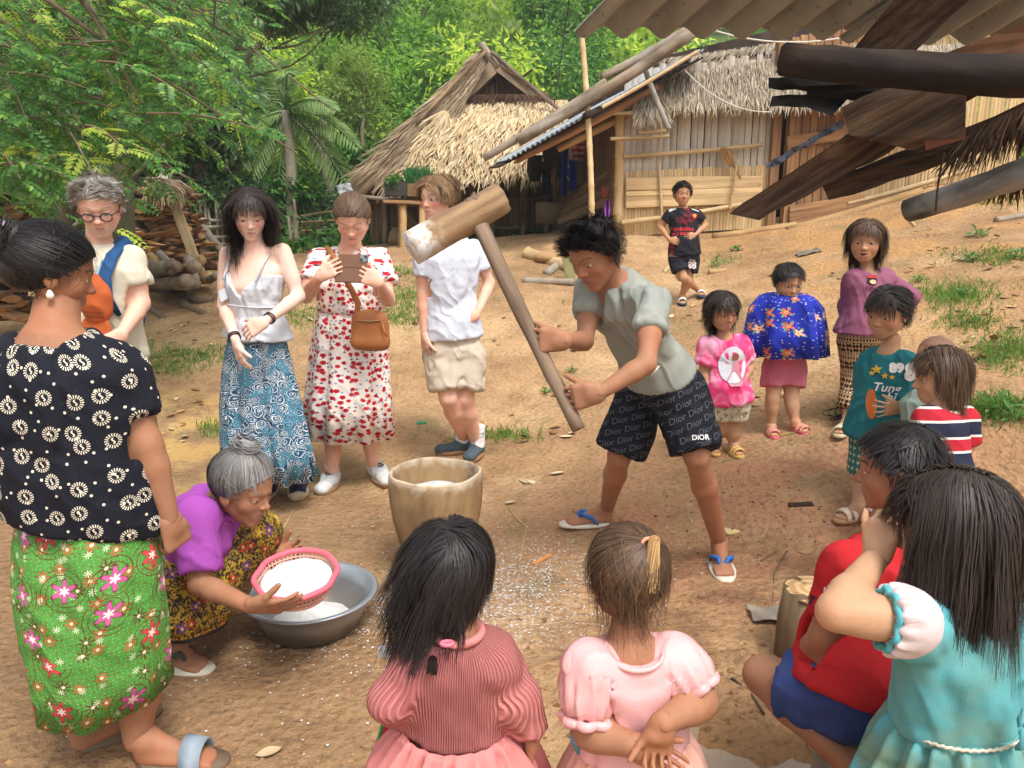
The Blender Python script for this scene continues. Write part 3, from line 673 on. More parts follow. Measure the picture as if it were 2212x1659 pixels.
n = 420; cb = P(903, 403, 11.4) + (RNG.random((n, 3)) - .5) * A(.34, .22, .04); put('chives', *leaves(cb, A(0, 0, 1) + RNG.normal(size=(n, 3)) * .16, rdir(RNG, n), .22 + .12 * RNG.random(n), .012), leaf_mat('chive', [C(70, 130, 80), C(90, 150, 92), C(60, 116, 70)], .3), pl, smooth=False)
# ---------------------------------------------------------------- bamboo house on the right
C0 = on(P(1340, 508, 9.6)); C1 = on(P(1655, 488, 9.45)); C2 = on(P(2010, 402, 9.2)); D0 = on(P(1186, 512, 13.2))
house = thing('bamboo_house', 'bamboo-walled house with a long log-edged roof and grey thatch skirt', 'house', C0)
strip_wall(C0, C1, 1.95, 2.0, 22, BAMBOO_GREY, house, 21)
strip_wall(C0 + A(0, -.035, 0), C1 + A(0, -.035, 0), .78, .74, 46, BAMBOO, house, 22)
def onwall(px, py, off=.06):
	"""Point on the front wall (plane through C0, C2) seen at a picture place, off metres in front of it."""
	d = C2 - C0; nn = unit(np.cross(d, (0, 0, 1))); nn = nn if nn[1] < 0 else -nn; v = P(px, py, 1) - CAMP; return CAMP + v * (((C0 + nn * off - CAMP) @ nn) / (v @ nn))
for i, (y0, y1) in enumerate([(391, 388), (404, 397), (419, 410), (433, 423), (442, 431)]):       # flat horizontal slats
	bar('wall_slat', onwall(1352, y0, .09), onwall(1645 - 6 * (i % 2), y1, .09), .085 if i != 2 else .06, .02, BAMBOO, house, up=(0, -1, 0))
pole('wall_rail', onwall(1346, 337, .1), onwall(1646, 312, .1), .028, .024, POLE, house, 31, 7)
pole('wall_rail', onwall(1342, 482, .12), onwall(1600, 442, .12), .034, .03, POLE, house, 32, 6)
pole('corner_post', C0 + A(-.06, -.05, -.1), C0 + A(-.06, -.05, 1.62), .06, .055, POLE, house, 33, 5)
pole('wall_stick', onwall(1430, 500, .13), onwall(1423, 352, .13), .018, .015, POLE, house, 34, 6)
bar('post', C1 + A(.02, -.05, -.1), C1 + A(.02, -.05, 2.1), .14, .1, PLANK, house)
bar('post', C1 + A(.21, -.05, -.1), C1 + A(.21, -.05, 2.1), .1, .08, PLANK, house)
cA = lerp(C1, C2, .08); cB = lerp(C1, C2, .52)                                                   # board door beside the post
for i in range(9):
	a = lerp(cA, cB, (i + .5) / 9); bar('door_board', a + A(0, 0, .0), a + A(0, 0, 2.1), np.linalg.norm((cB - cA)[:2]) / 9 * .93, .03, PLANK, house, up=(0, -1, 0))
bar('door_rail', onwall(1700, 307, .09), onwall(1820, 291, .09), .13, .03, PLANK, house, up=(0, -1, 0))
for i, (y0, y1) in enumerate([(478, 448), (466, 436), (452, 424)]): bar('door_sill', onwall(1705 , y0, .1), onwall(1868, y1, .1), .16 if i == 0 else .07, .05, PLANK, house, up=(0, -1, 0))
strip_wall(lerp(C1, C2, .5), C2 + (C2 - C1) * .5, 2.0, 1.9, 44, BAMBOO, house, 23)
pole('wall_rail', onwall(1830, 440, .1), onwall(2110, 362, .1), .03, .028, POLE, house, 35, 7)
pole('wall_foot', onwall(1540, 512, .2), onwall(1720, 486, .2), .05, .045, LOGCUT, house, 36)
pole('wall_foot', onwall(1700, 498, .25), onwall(1990, 412, .2), .05, .045, LOGCUT, house, 37)
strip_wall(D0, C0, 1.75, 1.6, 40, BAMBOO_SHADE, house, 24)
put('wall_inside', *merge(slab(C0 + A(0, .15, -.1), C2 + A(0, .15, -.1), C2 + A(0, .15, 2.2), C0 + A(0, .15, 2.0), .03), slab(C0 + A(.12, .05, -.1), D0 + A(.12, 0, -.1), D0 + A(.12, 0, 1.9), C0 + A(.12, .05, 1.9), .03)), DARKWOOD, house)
# roof: logs along the verge, iron sheet edge, underside, skirt of grey thatch
q = lambda x, y, t=8.7: P(x, y, t)
rb = A(-.2, 2.6, .15)  # roof run cut short so daylight reaches the side wall and clothes
IRON = plain('pale_iron', C(196, 206, 214), .4, .1, 20, .1, Metallic=.3)
def corrug(a, b, d, n, amp, mat, name, parent, seg=6, th=.004):
	"""Corrugated sheet: ridges run along d, waves along a->b."""
	a, b, d = (np.asarray(x, float) for x in (a, b, d)); nn = unit(np.cross(b - a, d)); m = n * seg + 1; t = np.linspace(0, 1, m)
	e = a + np.outer(t, b - a) + np.outer(np.sin(t * n * 2 * np.pi) * amp, nn); V = np.concatenate([e, e + d, e + nn * th, e + d + nn * th]); i = np.arange(m - 1)
	F = np.concatenate([np.stack([i, i + 1, i + 1 + m, i + m], 1), np.stack([i + 2 * m, i + 3 * m, i + 1 + 3 * m, i + 1 + 2 * m], 1), np.stack([i, i + 2 * m, i + 1 + 2 * m, i + 1], 1), np.stack([i + m, i + 1 + m, i + 1 + 3 * m, i + 3 * m], 1)])
	return put(name, V, F, mat, parent)
corrug(q(1096, 346), q(1520, 106), rb, 40, .018, IRON, 'roof_sheet', house, 4)
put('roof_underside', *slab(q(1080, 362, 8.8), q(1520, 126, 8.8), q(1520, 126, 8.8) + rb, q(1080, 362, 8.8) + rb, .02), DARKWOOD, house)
pole('verge_log', q(1045, 342, 8.6), q(1310, 178, 8.6), .04, .055, LOGM, house, 41, rough=.08)
pole('verge_log', q(1120, 306, 8.55), q(1500, 68, 8.55), .055, .066, LOGM, house, 42, rough=.08)
pole('verge_log', q(1300, 168, 8.7), q(1492, 62, 8.7), .05, .06, LOGM, house, 43, rough=.08)
pole('verge_pole', q(1300, 232, 8.5), q(1505, 112, 8.5), .022, .02, POLE, house, 44, 6)
pole('purlin_end', q(1265, 250, 8.4), q(1330, 216, 9.2), .04, .04, DARKWOOD, house, 45)
pole('rafter', q(1115, 345, 9.0), q(1420, 185, 9.0), .05, .05, PLANK, house, 46)
pole('rafter', q(1205, 322, 9.3), q(1440, 200, 9.3), .045, .05, LOGCUT, house, 47)
for i, (x0, y0, x1) in enumerate([(1317, 243, 1445), (1375, 240, 1445), (1318, 298, 1445), (1378, 285, 1440)]): pole('skirt_pole', P(x0, y0 + 2, 9.0), P(x1, y0 - 4, 9.0), .022, .022, POLE, house, 48 + i, 3)
thatch(P(1440, 118, 9.35), P(2080, 30, 8.9), P(2080, 130, 8.7), P(1400, 148, 9.2), 6, 330, .26, .011, STRAW_ASH, house, 51, .03, .14)
thatch(P(1420, 138, 9.3), P(2080, 95, 8.8), P(2080, 255, 8.5), P(1410, 258, 8.95), 16, 360, .24, .011, STRAW_ASH, house, 52, .035, .16, under=STRAW_ASH)
thatch(P(1385, 200, 9.1), P(1425, 200, 9.1), P(1450, 282, 8.85), P(1365, 282, 8.85), 10, 60, .22, .011, STRAW_ASH, house, 53, .05, .2)
thatch(P(1385, 180, 9.12), P(1425, 175, 9.12), P(1425, 215, 9.02), P(1382, 215, 9.02), 5, 44, .22, .011, STRAW_ASH, house, 54, .04, .2)
pole('skirt_pole', P(1390, 140, 8.75), P(1445, 280, 8.6), .032, .028, wood('grey_bamboo', C(120, 114, 104), C(160, 152, 140), .7, (10, 10, 1)), house, 55, 4)
def cable(p0, p1, sag, r, mat, name, label, n=14):
	t = np.linspace(0, 1, n)[:, None]; pts = p0 + (p1 - p0) * t - A(0, 0, sag) * 4 * t * (1 - t); V, F = tube(pts, r, 5); return put(name, V, F, mat, None, label=label, cat='cord')
CORD = plain('white_cord', C(214, 208, 196), .7)
cable(P(1480, 152, 8.7), P(1665, 242, 8.0), .12, .006, CORD, 'cord', 'white cord sagging across the grey thatch to the right')
cable(P(1540, 65, 7.5), P(1840, 78, 7.0), .08, .008, CORD, 'cord', 'white cord just below the corrugated roof edge')
# hanging clothes under the eave
def garment(name, label, cat, pts, mat, seed, cat_group='clothes drying under the eave'):
	"""pts: outline columns [(x_left, x_right, y)] from top to bottom at depth t -> a thick folded cloth."""
	r = np.random.default_rng(seed); rows = []; m = 12
	for (xl, xr, y, t) in pts:
		u = np.linspace(0, 1, m); ph = r.random() * .6
		rows.append([P(lerp(xl, xr, a), y, t + .05 * math.sin(a * 9 + seed + ph) + .02 * r.random()) for a in u])
	f = np.array(rows); back = f + A(0, .06, 0); nr = len(pts); V = np.concatenate([f.reshape(-1, 3), back.reshape(-1, 3)]); k = nr * m
	F = [grid_faces(nr, m), grid_faces(nr, m)[:, ::-1] + k]; e = [i * m for i in range(nr)] ; g = [i * m + m - 1 for i in range(nr)]; E = []
	for l, flip in ((e, 0), (g, 1), (list(range(m)), 1), (list(range((nr - 1) * m, nr * m)), 0)):
		for i in range(len(l) - 1): x = [l[i], l[i + 1], l[i + 1] + k, l[i] + k]; E.append(x[::-1] if flip else x)
	put(name, V, np.concatenate(F + [np.array(E)]), mat, None, label=label, cat=cat, group=cat_group)
STR = NT('pink_stripe', .85); _z = STR.sep(STR.obj())[2]; STR.done(STR.mix(C(232, 196, 204), C(206, 84, 120), (STR.math('FRACT', _z * 13.0)) > .5))
garment('shirt', 'pink and white striped shirt hanging under the eave', 'shirt', [(1248, 1254, 276, 10.4), (1238, 1262, 290, 10.4), (1234, 1264, 320, 10.4), (1240, 1258, 346, 10.4)], STR.mat, 1)
garment('trousers', 'bright blue trouser leg hanging left of the striped shirt', 'trousers', [(1212, 1232, 288, 10.6), (1211, 1229, 320, 10.6), (1212, 1226, 360, 10.6), (1213, 1224, 422, 10.6)], plain('blue_cloth', C(36, 72, 176), .85), 2)
garment('trousers', 'second blue trouser leg hanging just below the striped shirt', 'trousers', [(1230, 1246, 345, 10.6), (1230, 1246, 370, 10.6), (1232, 1244, 412, 10.6)], plain('blue_cloth', C(36, 72, 176), .85), 3)
garment('jacket', 'faded brown patterned jacket hanging at the left of the blue trousers', 'jacket', [(1178, 1212, 300, 10.7), (1172, 1214, 330, 10.7), (1175, 1210, 365, 10.7)], plain('brown_cloth', C(98, 84, 78), .9, .5, 25), 4)
garment('skirt', 'dark navy skirt hanging behind the other clothes', 'skirt', [(1170, 1192, 350, 10.9), (1172, 1190, 420, 10.9)], plain('navy_cloth', C(30, 34, 52), .9), 5)
garment('scarf', 'mustard yellow scarf hanging among the dark clothes', 'scarf', [(1192, 1204, 360, 10.8), (1193, 1205, 395, 10.8), (1196, 1201, 432, 10.8)], plain('mustard_cloth', C(142, 110, 50), .9), 6)
garment('shirt', 'green and grey shirt hanging below the brown jacket', 'shirt', [(1200, 1218, 352, 10.75), (1198, 1216, 390, 10.75)], plain('moss_cloth', C(72, 84, 80), .9, .4), 7)
garment('bag', 'black bag with rounded bottom hanging against the pale thatch', 'bag', [(1140, 1172, 335, 10.3), (1138, 1172, 370, 10.3), (1146, 1166, 392, 10.3)], plain('black_cloth', C(46, 44, 42), .8), 8)
garment('scarf', 'small purple cloth hung on the house corner post', 'cloth', [(1306, 1316, 432, 9.2), (1304, 1318, 450, 9.2), (1306, 1316, 470, 9.2)], plain('purple_cloth', C(142, 72, 160), .9), 9)
# upright bamboo, broom, pot, door frame details
pole('bamboo_upright', on(P(1283, 500, 8.6)), P(1255, 60, 8.6), .036, .03, POLE, None, 61, 12, label='tall thin bamboo pole standing in front of the house eave', cat='pole')
br = thing('broom', 'straw broom hung head-up on the bamboo wall', 'broom', onwall(1576, 345, .12))
pole('handle', onwall(1600, 385, .1), onwall(1582, 355, .1), .012, .012, PLANK, br, 1)
thatch(onwall(1578, 362, .12), onwall(1586, 356, .12), onwall(1572, 322, .12), onwall(1556, 332, .12), 2, 40, .22, .012, strawmat('broom_straw', [C(150, 110, 64), C(176, 136, 84), C(128, 92, 54)]), br, 5, .02, .15, name='bristles')
pole('bamboo_stick', onwall(1577, 452, .16), onwall(1592, 345, .14), .016, .014, POLE, None, 62, 5, label='straight bamboo stick leaning on the wall beside the broom', cat='stick')
pt = on(P(1196, 518, 11.4)); put('cooking_pot', *lathe([(0, .02), (.26, .02), (.27, .3), (.25, .32), (.23, .3), (.23, .06), (0, .05)], 24, pt + A(0, 0, .12)), plain('soot_pot', C(120, 104, 82), .7), label='round metal pot on a board by the hut wall', cat='pot')
bar('board', P(1155, 512, 11.3), P(1235, 510, 11.1), .5, .05, PLANK, None, label='weathered board lying under the round metal pot', cat='board')
cr = thing('wall_panel', 'slanted split-bamboo panel leaning at the side of the house', 'panel', on(P(1290, 500, 9.7)))
for i in range(8): bar('slat', P(1205 + i * 4, 478 - i * 9, 10.9), P(1338, 425 - i * 10, 9.75), .09, .012, BAMBOO_SHADE, cr, up=(0, -1, 0))
RED = plain('red_paint', C(190, 60, 44), .8)
put('painted_mark', *merge(tube([P(1303, 402, 9.6), P(1303, 425, 9.6), P(1312, 426, 9.6)], .008, 5), tube([P(1316, 404, 9.6), P(1307, 415, 9.6), P(1318, 426, 9.6), P(1310, 416, 9.6), P(1318, 410, 9.6)], .008, 5)), RED, cr)
# ---------------------------------------------------------------- near shed roof, top right
def diag_wood(name, c0, c1, ang, rough=.85):
	"""Grain running up to the right at ang degrees across the picture plane."""
	n = NT(name, rough, .25); x, y, z = n.sep(n.pos()); a = math.radians(ang); u = x * math.cos(a) + z * math.sin(a); v = z * math.cos(a) - x * math.sin(a); q = n.comb(u * 2.0, y * 2.0, v * 34.0); g = n.noise(q, 1.0, 5, .65, .6); b = n.noise(n.comb(u * 3.0, y * 3.0, v * 9.0), 1.0, 4, .6)
	return n.done(n.mix(n.mix(c0, c1, n.step(g, .32, .68)), C(142, 120, 92), n.step(b, .60, .74) * .55), n.bump(g + b * .6, .9, .012))
shed = thing('shed_roof', 'sooty lean-to roof of corrugated sheets, poles and planks in the top right corner', 'shed', P(1900, 100, 3.0))
fm = NT('fibre_cement', .8, .3); fo = fm.pos()
FIB = fm.done(fm.mul(fm.ramp(fm.noise(fo, 3.0, 5, .6), [(.3, C(138, 138, 130)), (.55, C(172, 172, 164)), (.75, C(150, 150, 142))]), fm.mix((.4, .36, .32, 1), (1, 1, 1, 1), fm.step(fm.voro(fo, 26)['Distance'], .06, .2)), .8), fm.bump(fm.noise(fo, 30, 4), .3, .004))
upd = P(1620, -330, 2.3) - P(1240, 62, 3.0)
sh = corrug(P(1240, 66, 3.0), P(1840, 72, 2.95), upd, 7, .030, FIB, 'corrugated_sheet', shed, 10, .007)
corrug(P(1812, 78, 2.95), P(2420, 92, 2.85), upd, 7, .030, FIB, 'corrugated_sheet', shed, 10, .007)
q = lambda x, y, t=2.6: P(x, y, t)
pole('beam', q(1688, 128, 2.62), q(2330, 170, 2.25), .052, .062, DARKWOOD, shed, 71, rough=.12, n=16, hollow=True, bend=.012)
pole('beam', q(1960, 455, 2.75), q(2330, 330, 2.3), .042, .05, wood('pole_grey', C(60, 54, 48), C(150, 146, 138), .7, (6, 6, 3)), shed, 72, rough=.05, n=12)
def jag(name, pts, th, mat, seed, step=9, rough=5):
	"""A board with a broken outline: picture polygon (x, y, t) pushed back by th."""
	r = np.random.default_rng(seed); out = []
	for i in range(len(pts)):
		a, b = np.array(pts[i], float), np.array(pts[(i + 1) % len(pts)], float); k = max(1, int(np.hypot(*(b - a)[:2]) / step / 3))
		for j in range(k):
			c = lerp(a, b, j / k)
			if j: c = c + A(*(r.normal(size=2) * rough), 0)
			out.append(P(*c))
	out = np.array(out); n = len(out); dv = unit(out.mean(0) - CAMP) * th; V = np.concatenate([out, out + dv]); i = np.arange(n); k = (i + 1) % n
	import mathutils.geometry as mg
	loc2 = [Vector(((o - CAMP) @ RGT, (o - CAMP) @ UPV, 0)) for o in out]; tri = np.array(mg.tessellate_polygon([loc2]))
	return put(name, V, [np.stack([i, k, k + n, i + n], 1), np.concatenate([tri, tri[:, ::-1] + n])], mat, shed, smooth=False)
jag('plank', [(1576, 462, 2.9), (1640, 476, 2.9), (1920, 330, 2.8), (2212, 140, 2.5), (2360, 40, 2.4), (2330, -20, 2.4), (2120, 120, 2.55), (1860, 270, 2.75)], .06, diag_wood('old_plank', C(40, 31, 26), C(92, 70, 52), 34), 5, 12, 2)
jag('iron_sheet', [(1772, 392, 2.95), (1790, 432, 2.95), (1890, 405, 2.9), (2212, 290, 2.6), (2360, 230, 2.5), (2360, 160, 2.5), (2100, 270, 2.75)], .02, diag_wood('brown_slab', C(46, 35, 28), C(88, 66, 48), 22), 6, 14, 1.5)
jag('charred_board', [(1660, 168, 2.7), (1795, 160, 2.7), (2000, 172, 2.6), (1920, 235, 2.65), (1830, 215, 2.7), (1798, 250, 2.7), (1762, 240, 2.7), (1744, 232, 2.7), (1662, 230, 2.7), (1668, 208, 2.7), (1742, 205, 2.7), (1742, 198, 2.7), (1660, 190, 2.7)], .05, CHAR_SHADE, 7, 9, 3)
jag('brace', [(1840, 110, 2.62), (1905, 30, 2.5), (1990, -60, 2.4), (2160, -60, 2.4), (2060, 30, 2.5), (1960, 128, 2.6)], .06, diag_wood('brace_wood', C(44, 35, 29), C(96, 76, 58), 45), 8, 30, 1)
jag('side_board', [(1950, 150, 2.5), (2212, 50, 2.3), (2400, -20, 2.2), (2400, 130, 2.2), (2212, 140, 2.3)], .03, wood('brown_board', C(72, 48, 32), C(110, 76, 50), .8, (5, 5, 5)), 9, 20, 2)
pn = NT('painted_tin', .6, .3); po = pn.pos(); ng = pn.noise(po, 7, 5, .65)
TIN = pn.done(pn.mix(pn.ramp(pn.noise(po, 3.5, 4, .7), [(.35, C(34, 27, 23)), (.5, C(64, 48, 36)), (.58, C(126, 104, 78)), (.62, C(54, 42, 33)), (.8, C(74, 56, 41))]), C(112, 60, 34), pn.step(pn.noise(po, 2.2, 2), .60, .64)))
jag('tin_sheet', [(1818, 232, 2.66), (1960, 168, 2.6), (2080, 180, 2.5), (2086, 300, 2.5), (1985, 330, 2.6), (1835, 292, 2.66)], .03, diag_wood('peeling_board', C(44, 34, 28), C(104, 82, 60), 30), 10, 14, 3)
jag('tin_sheet', [(1990, 262, 2.58), (2088, 205, 2.5), (2084, 300, 2.5), (2000, 325, 2.55)], .008, plain('orange_tin', C(104, 54, 28), .6, .3, 12), 11, 20, 2)
jag('charred_stick', [(1652, 358, 3.0), (1660, 366, 3.0), (1826, 268, 2.9), (1820, 256, 2.9), (1740, 306, 2.95)], .03, wood('ash_char', C(30, 32, 40), C(150, 160, 176), .6, (40, 40, 40)), 12, 6, 2)
thatch(q(2090, 290, 2.7), q(2260, 210, 2.5), q(2260, 300, 2.5), q(2010, 425, 2.75), 7, 60, .16, .006, STRAW_DARK, shed, 13, .03, .2)
thatch(q(2140, 380, 2.55), q(2300, 330, 2.45), q(2300, 400, 2.45), q(2130, 408, 2.6), 4, 60, .10, .005, STRAW_DARK, shed, 14, .03, .3)
pole('hanging_cord', q(2040, 330, 2.6), q(2022, 455, 2.6), .004, .003, STRAW_DARK, shed, 15, bend=.03)
for (x0, y0, x1, y1) in ((1135, 0, 1131, 35), (1295, -20, 1299, 22), (1475, -20, 1464, 50)): pass
cable(P(1235, -40, 6), P(1192, 260, 14), .0, .006, plain('black_cord', C(30, 30, 30), .6), 'cord', 'thin dark cord running up from the hut to the roof')
# ================================================================ SHAPING BODIES: distance fields meshed by surface nets
f32 = np.float32
class Field:
	def __init__(s, lo, hi, vox):
		s.lo = np.asarray(lo, float); s.v = vox; s.n = np.maximum(4, np.ceil((np.asarray(hi) - s.lo) / vox).astype(int) + 1); s.d = np.full(s.n, .08, f32)
		s.ax = [(s.lo[i] + vox * np.arange(s.n[i])).astype(f32) for i in range(3)]
	def sub(s, lo, hi):
		a = np.clip(np.floor((np.asarray(lo) - s.lo) / s.v).astype(int), 0, s.n); b = np.clip(np.ceil((np.asarray(hi) - s.lo) / s.v).astype(int) + 1, 0, s.n)
		if (b <= a).any(): return None, None
		sl = tuple(slice(a[i], b[i]) for i in range(3))
		X = np.empty(tuple(b - a) + (3,), f32); X[..., 0] = s.ax[0][sl[0]][:, None, None]; X[..., 1] = s.ax[1][sl[1]][None, :, None]; X[..., 2] = s.ax[2][sl[2]][None, None, :]
		return sl, X
	def add(s, pr, k=.02, op='u'):
		lo, hi, fn = pr; m = k + 3 * s.v; sl, X = s.sub(np.asarray(lo) - m, np.asarray(hi) + m)
		if sl is None: return
		e = fn(X).astype(f32); d = s.d[sl]
		if op == 'u':
			h = np.maximum(k - np.abs(d - e), 0) / k; s.d[sl] = np.minimum(d, e) - h * h * k * .25
		else:                                     # smooth subtraction
			e = -e; h = np.maximum(k - np.abs(d - e), 0) / k; s.d[sl] = np.maximum(d, e) + h * h * k * .25
	def cut(s, fn):
		"""fn(X) > 0 is removed."""
		sl, X = s.sub(s.lo, s.lo + s.n * s.v); s.d = np.maximum(s.d, fn(X).astype(f32)[:s.n[0], :s.n[1], :s.n[2]])
	def mesh(s):
		d = s.d; ins = d < 0; n = d.shape
		d[0], d[-1], d[:, 0], d[:, -1], d[:, :, 0], d[:, :, -1] = (np.maximum(x, 1e-4) for x in (d[0], d[-1], d[:, 0], d[:, -1], d[:, :, 0], d[:, :, -1])); ins = d < 0
		cnt = sum(ins[i:n[0] - 1 + i, j:n[1] - 1 + j, k:n[2] - 1 + k].astype(np.int8) for i in (0, 1) for j in (0, 1) for k in (0, 1))
		I, J, K = np.nonzero((cnt > 0) & (cnt < 8)); idx = np.full(cnt.shape, -1, np.int32); idx[I, J, K] = np.arange(len(I))
		cv = {(i, j, k): d[I + i, J + j, K + k] for i in (0, 1) for j in (0, 1) for k in (0, 1)}
		acc = np.zeros((len(I), 3)); num = np.zeros(len(I))
		for ax in range(3):
			for a in (0, 1):
				for b in (0, 1):
					c0 = [a, b]; c0.insert(ax, 0); c1 = [a, b]; c1.insert(ax, 1); v0, v1 = cv[tuple(c0)], cv[tuple(c1)]; m = (v0 < 0) != (v1 < 0)
					t = np.where(m, v0 / np.where(m, v0 - v1, 1), 0); p = np.zeros((len(I), 3)); p[:, ax] = t; oth = [x for x in range(3) if x != ax]; p[:, oth[0]] = a; p[:, oth[1]] = b
					acc += p * m[:, None]; num += m
		V = s.lo + s.v * (np.stack([I, J, K], 1) + acc / np.maximum(num, 1)[:, None]); F = []
		for ax in range(3):
			o = [x for x in range(3) if x != ax]; sl0 = [slice(None)] * 3; sl1 = [slice(None)] * 3; sl0[ax] = slice(0, -1); sl1[ax] = slice(1, None)
			a, b = ins[tuple(sl0)], ins[tuple(sl1)]; q = np.stack(np.nonzero(a != b), 1); ok = (q[:, o[0]] > 0) & (q[:, o[1]] > 0) & (q[:, o[0]] < n[o[0]] - 1) & (q[:, o[1]] < n[o[1]] - 1); q = q[ok]
			if not len(q): continue
			fl = a[q[:, 0], q[:, 1], q[:, 2]]; c = []
			for (e, g) in ((0, 0), (1, 0), (1, 1), (0, 1)):
				r = q.copy(); r[:, o[0]] -= e; r[:, o[1]] -= g; c.append(idx[r[:, 0], r[:, 1], r[:, 2]])
			quad = np.stack(c, 1); quad = np.where((fl if ax != 1 else ~fl)[:, None], quad, quad[:, ::-1]); F.append(quad)
		return V, np.concatenate(F)
def relax(V, F, it=1, lam=.5):
	e = np.concatenate([F[:, [0, 1]], F[:, [1, 2]], F[:, [2, 3]], F[:, [3, 0]]]); n = len(V)
	for _ in range(it):
		s = np.zeros_like(V); c = np.zeros(n)
		for a, b in ((0, 1), (1, 0)):
			for k in range(3): s[:, k] += np.bincount(e[:, a], V[e[:, b], k], n)
			c += np.bincount(e[:, a], minlength=n)
		V = V + lam * (s / np.maximum(c, 1)[:, None] - V)
	return V
def normals(V, F):
	nf = np.cross(V[F[:, 2]] - V[F[:, 0]], V[F[:, 3]] - V[F[:, 1]]) if F.shape[1] == 4 else np.cross(V[F[:, 1]] - V[F[:, 0]], V[F[:, 2]] - V[F[:, 0]])
	N = np.zeros_like(V)
	for k in range(3):
		for j in range(F.shape[1]): N[:, k] += np.bincount(F[:, j], nf[:, k], len(V))
	return N / (np.linalg.norm(N, axis=1)[:, None] + 1e-12)
# ---- primitives: (lo, hi, fn)
def cone(a, b, ra, rb):
	a = np.asarray(a, f32); b = np.asarray(b, f32); ab = b - a; L2 = max(float(ab @ ab), 1e-10); R = max(ra, rb)
	def fn(X):
		p = X - a; h = np.clip((p @ ab) / f32(L2), 0, 1); return np.sqrt(np.maximum(((p - h[..., None] * ab) ** 2).sum(-1), 1e-12)) - (ra + (rb - ra) * h)
	return np.minimum(a, b) - R, np.maximum(a, b) + R, fn
def ell(c, r, R=None):
	"""Ellipsoid; R rows are its axes."""
	c = np.asarray(c, f32); r = np.asarray(r, f32); m = float(max(r))
	def fn(X):
		p = X - c
		if R is not None: p = p @ np.asarray(R, f32).T
		k0 = np.sqrt(((p / r) ** 2).sum(-1)) + 1e-6; k1 = np.sqrt(((p / (r * r)) ** 2).sum(-1)) + 1e-6; return k0 * (k0 - 1) / k1
	return c - m, c + m, fn
def ecap(a, b, ra, rb, ax, flat):
	"""Capsule squashed along ax by flat."""
	a = np.asarray(a, f32); b = np.asarray(b, f32); ab = b - a; L2 = max(float(ab @ ab), 1e-10); R = max(ra, rb); ax = np.asarray(unit(ax), f32)
	def fn(X):
		p = X - a; h = np.clip((p @ ab) / f32(L2), 0, 1); q = p - h[..., None] * ab; w = q @ ax; q = q + (w * (1 / flat - 1))[..., None] * ax
		return (np.sqrt(np.maximum((q ** 2).sum(-1), 1e-12)) - (ra + (rb - ra) * h)) * min(1, flat * 1.25)
	return np.minimum(a, b) - R, np.maximum(a, b) + R, fn
class Torso:
	"""Straight trunk from B (crotch) to T (neck base). Stations: (h, half width, half depth, forward shift) with h in 0..1."""
	def __init__(s, B, T, side, st):
		s.B = np.asarray(B, float); s.T = np.asarray(T, float); s.L = np.linalg.norm(s.T - s.B); s.u = (s.T - s.B) / s.L; side = np.asarray(side, float)
		s.s = unit(side - s.u * (side @ s.u)); s.f = np.cross(s.s, s.u); s.st = np.array(st, float)
	def loc(s, X):
		p = X - s.B.astype(f32); return p @ s.s.astype(f32), p @ s.f.astype(f32), p @ s.u.astype(f32)
	def at(s, a, f, h): return s.B + s.s * a + s.f * f + s.u * h * s.L
	def prim(s, grow=0.0, hmin=0.0, hmax=1.0, flare=0.0, wfn=None):
		st = s.st; m = st[:, 1].max() + grow + .12 + abs(flare); lo = np.minimum(s.at(0, 0, hmin), s.at(0, 0, hmax)) - m; hi = np.maximum(s.at(0, 0, hmin), s.at(0, 0, hmax)) + m
		def fn(X):
			a, f, z = s.loc(X); h = z / f32(s.L); hc = np.clip(h, hmin, hmax); g = grow + flare * np.maximum(0, .5 - hc)
			w = np.interp(hc, st[:, 0], st[:, 1]) + g; d = np.interp(hc, st[:, 0], st[:, 2]) + g; o = np.interp(hc, st[:, 0], st[:, 3])
			q = np.sqrt((np.abs(a) / w) ** 2.0 + (np.abs(f - o) / d) ** 2.0); e = (q - 1) * np.minimum(w, d); ov = np.maximum(h - hmax, hmin - h) * s.L
			return np.where(ov > 0, np.sqrt(np.maximum(e, 0) ** 2 + ov ** 2), e)
		return lo, hi, fn
def mesh_prims(prims, vox, cuts=(), subs=(), k=.02, rel=1):
	lo = np.min([p[0][0] if isinstance(p, list) else p[0] for p in prims], 0) - 3 * vox; hi = np.max([p[0][1] if isinstance(p, list) else p[1] for p in prims], 0) + 3 * vox
	fd = Field(lo, hi, vox)
	for p in prims: fd.add(p[0], p[1]) if isinstance(p, list) else fd.add(p, k)
	for c in subs: fd.add(c[0], c[1], 's')
	for c in cuts: fd.cut(c)
	V, F = fd.mesh()
	return (relax(V, F, rel) if rel else V), F
# ---- skin
def skin_mat(name, c, dark=1.0, red=.12):
	n = NT(name, .6, .25); o = n.obj(); q = n.noise(o, 26, 5, .65); r = n.noise(o, 6, 4)
	col = n.mul(n.col(), n.mix(c, (c[0] * 1.02, c[1] * .86, c[2] * .78, 1), n.step(r, .4, .7)))
	col = n.hsv(col, .5, 1.0, (q - .5) * .30 + (n.noise(o, 90, 3) - .5) * .14 + 1.0)
	b = n.b; b.inputs['Subsurface Weight'].default_value = .05; b.inputs['Subsurface Radius'].default_value = (.02, .008, .004); b.inputs['Subsurface Scale'].default_value = .35
	return n.done(col, n.bump(n.noise(o, 120, 4, .6), .25, .002, n.bump(q, .15, .006)), rough=.56 + (q - .5) * .3)
SKINS = {'pale': skin_mat('pale_skin', C(232, 198, 180)), 'fair': skin_mat('fair_skin', C(226, 180, 156)), 'tan': skin_mat('tan_skin', C(162, 116, 88)), 'brown': skin_mat('brown_skin', C(150, 104, 74)),
		 'warm': skin_mat('warm_skin', C(182, 138, 106)), 'kid': skin_mat('child_skin', C(188, 146, 114))}
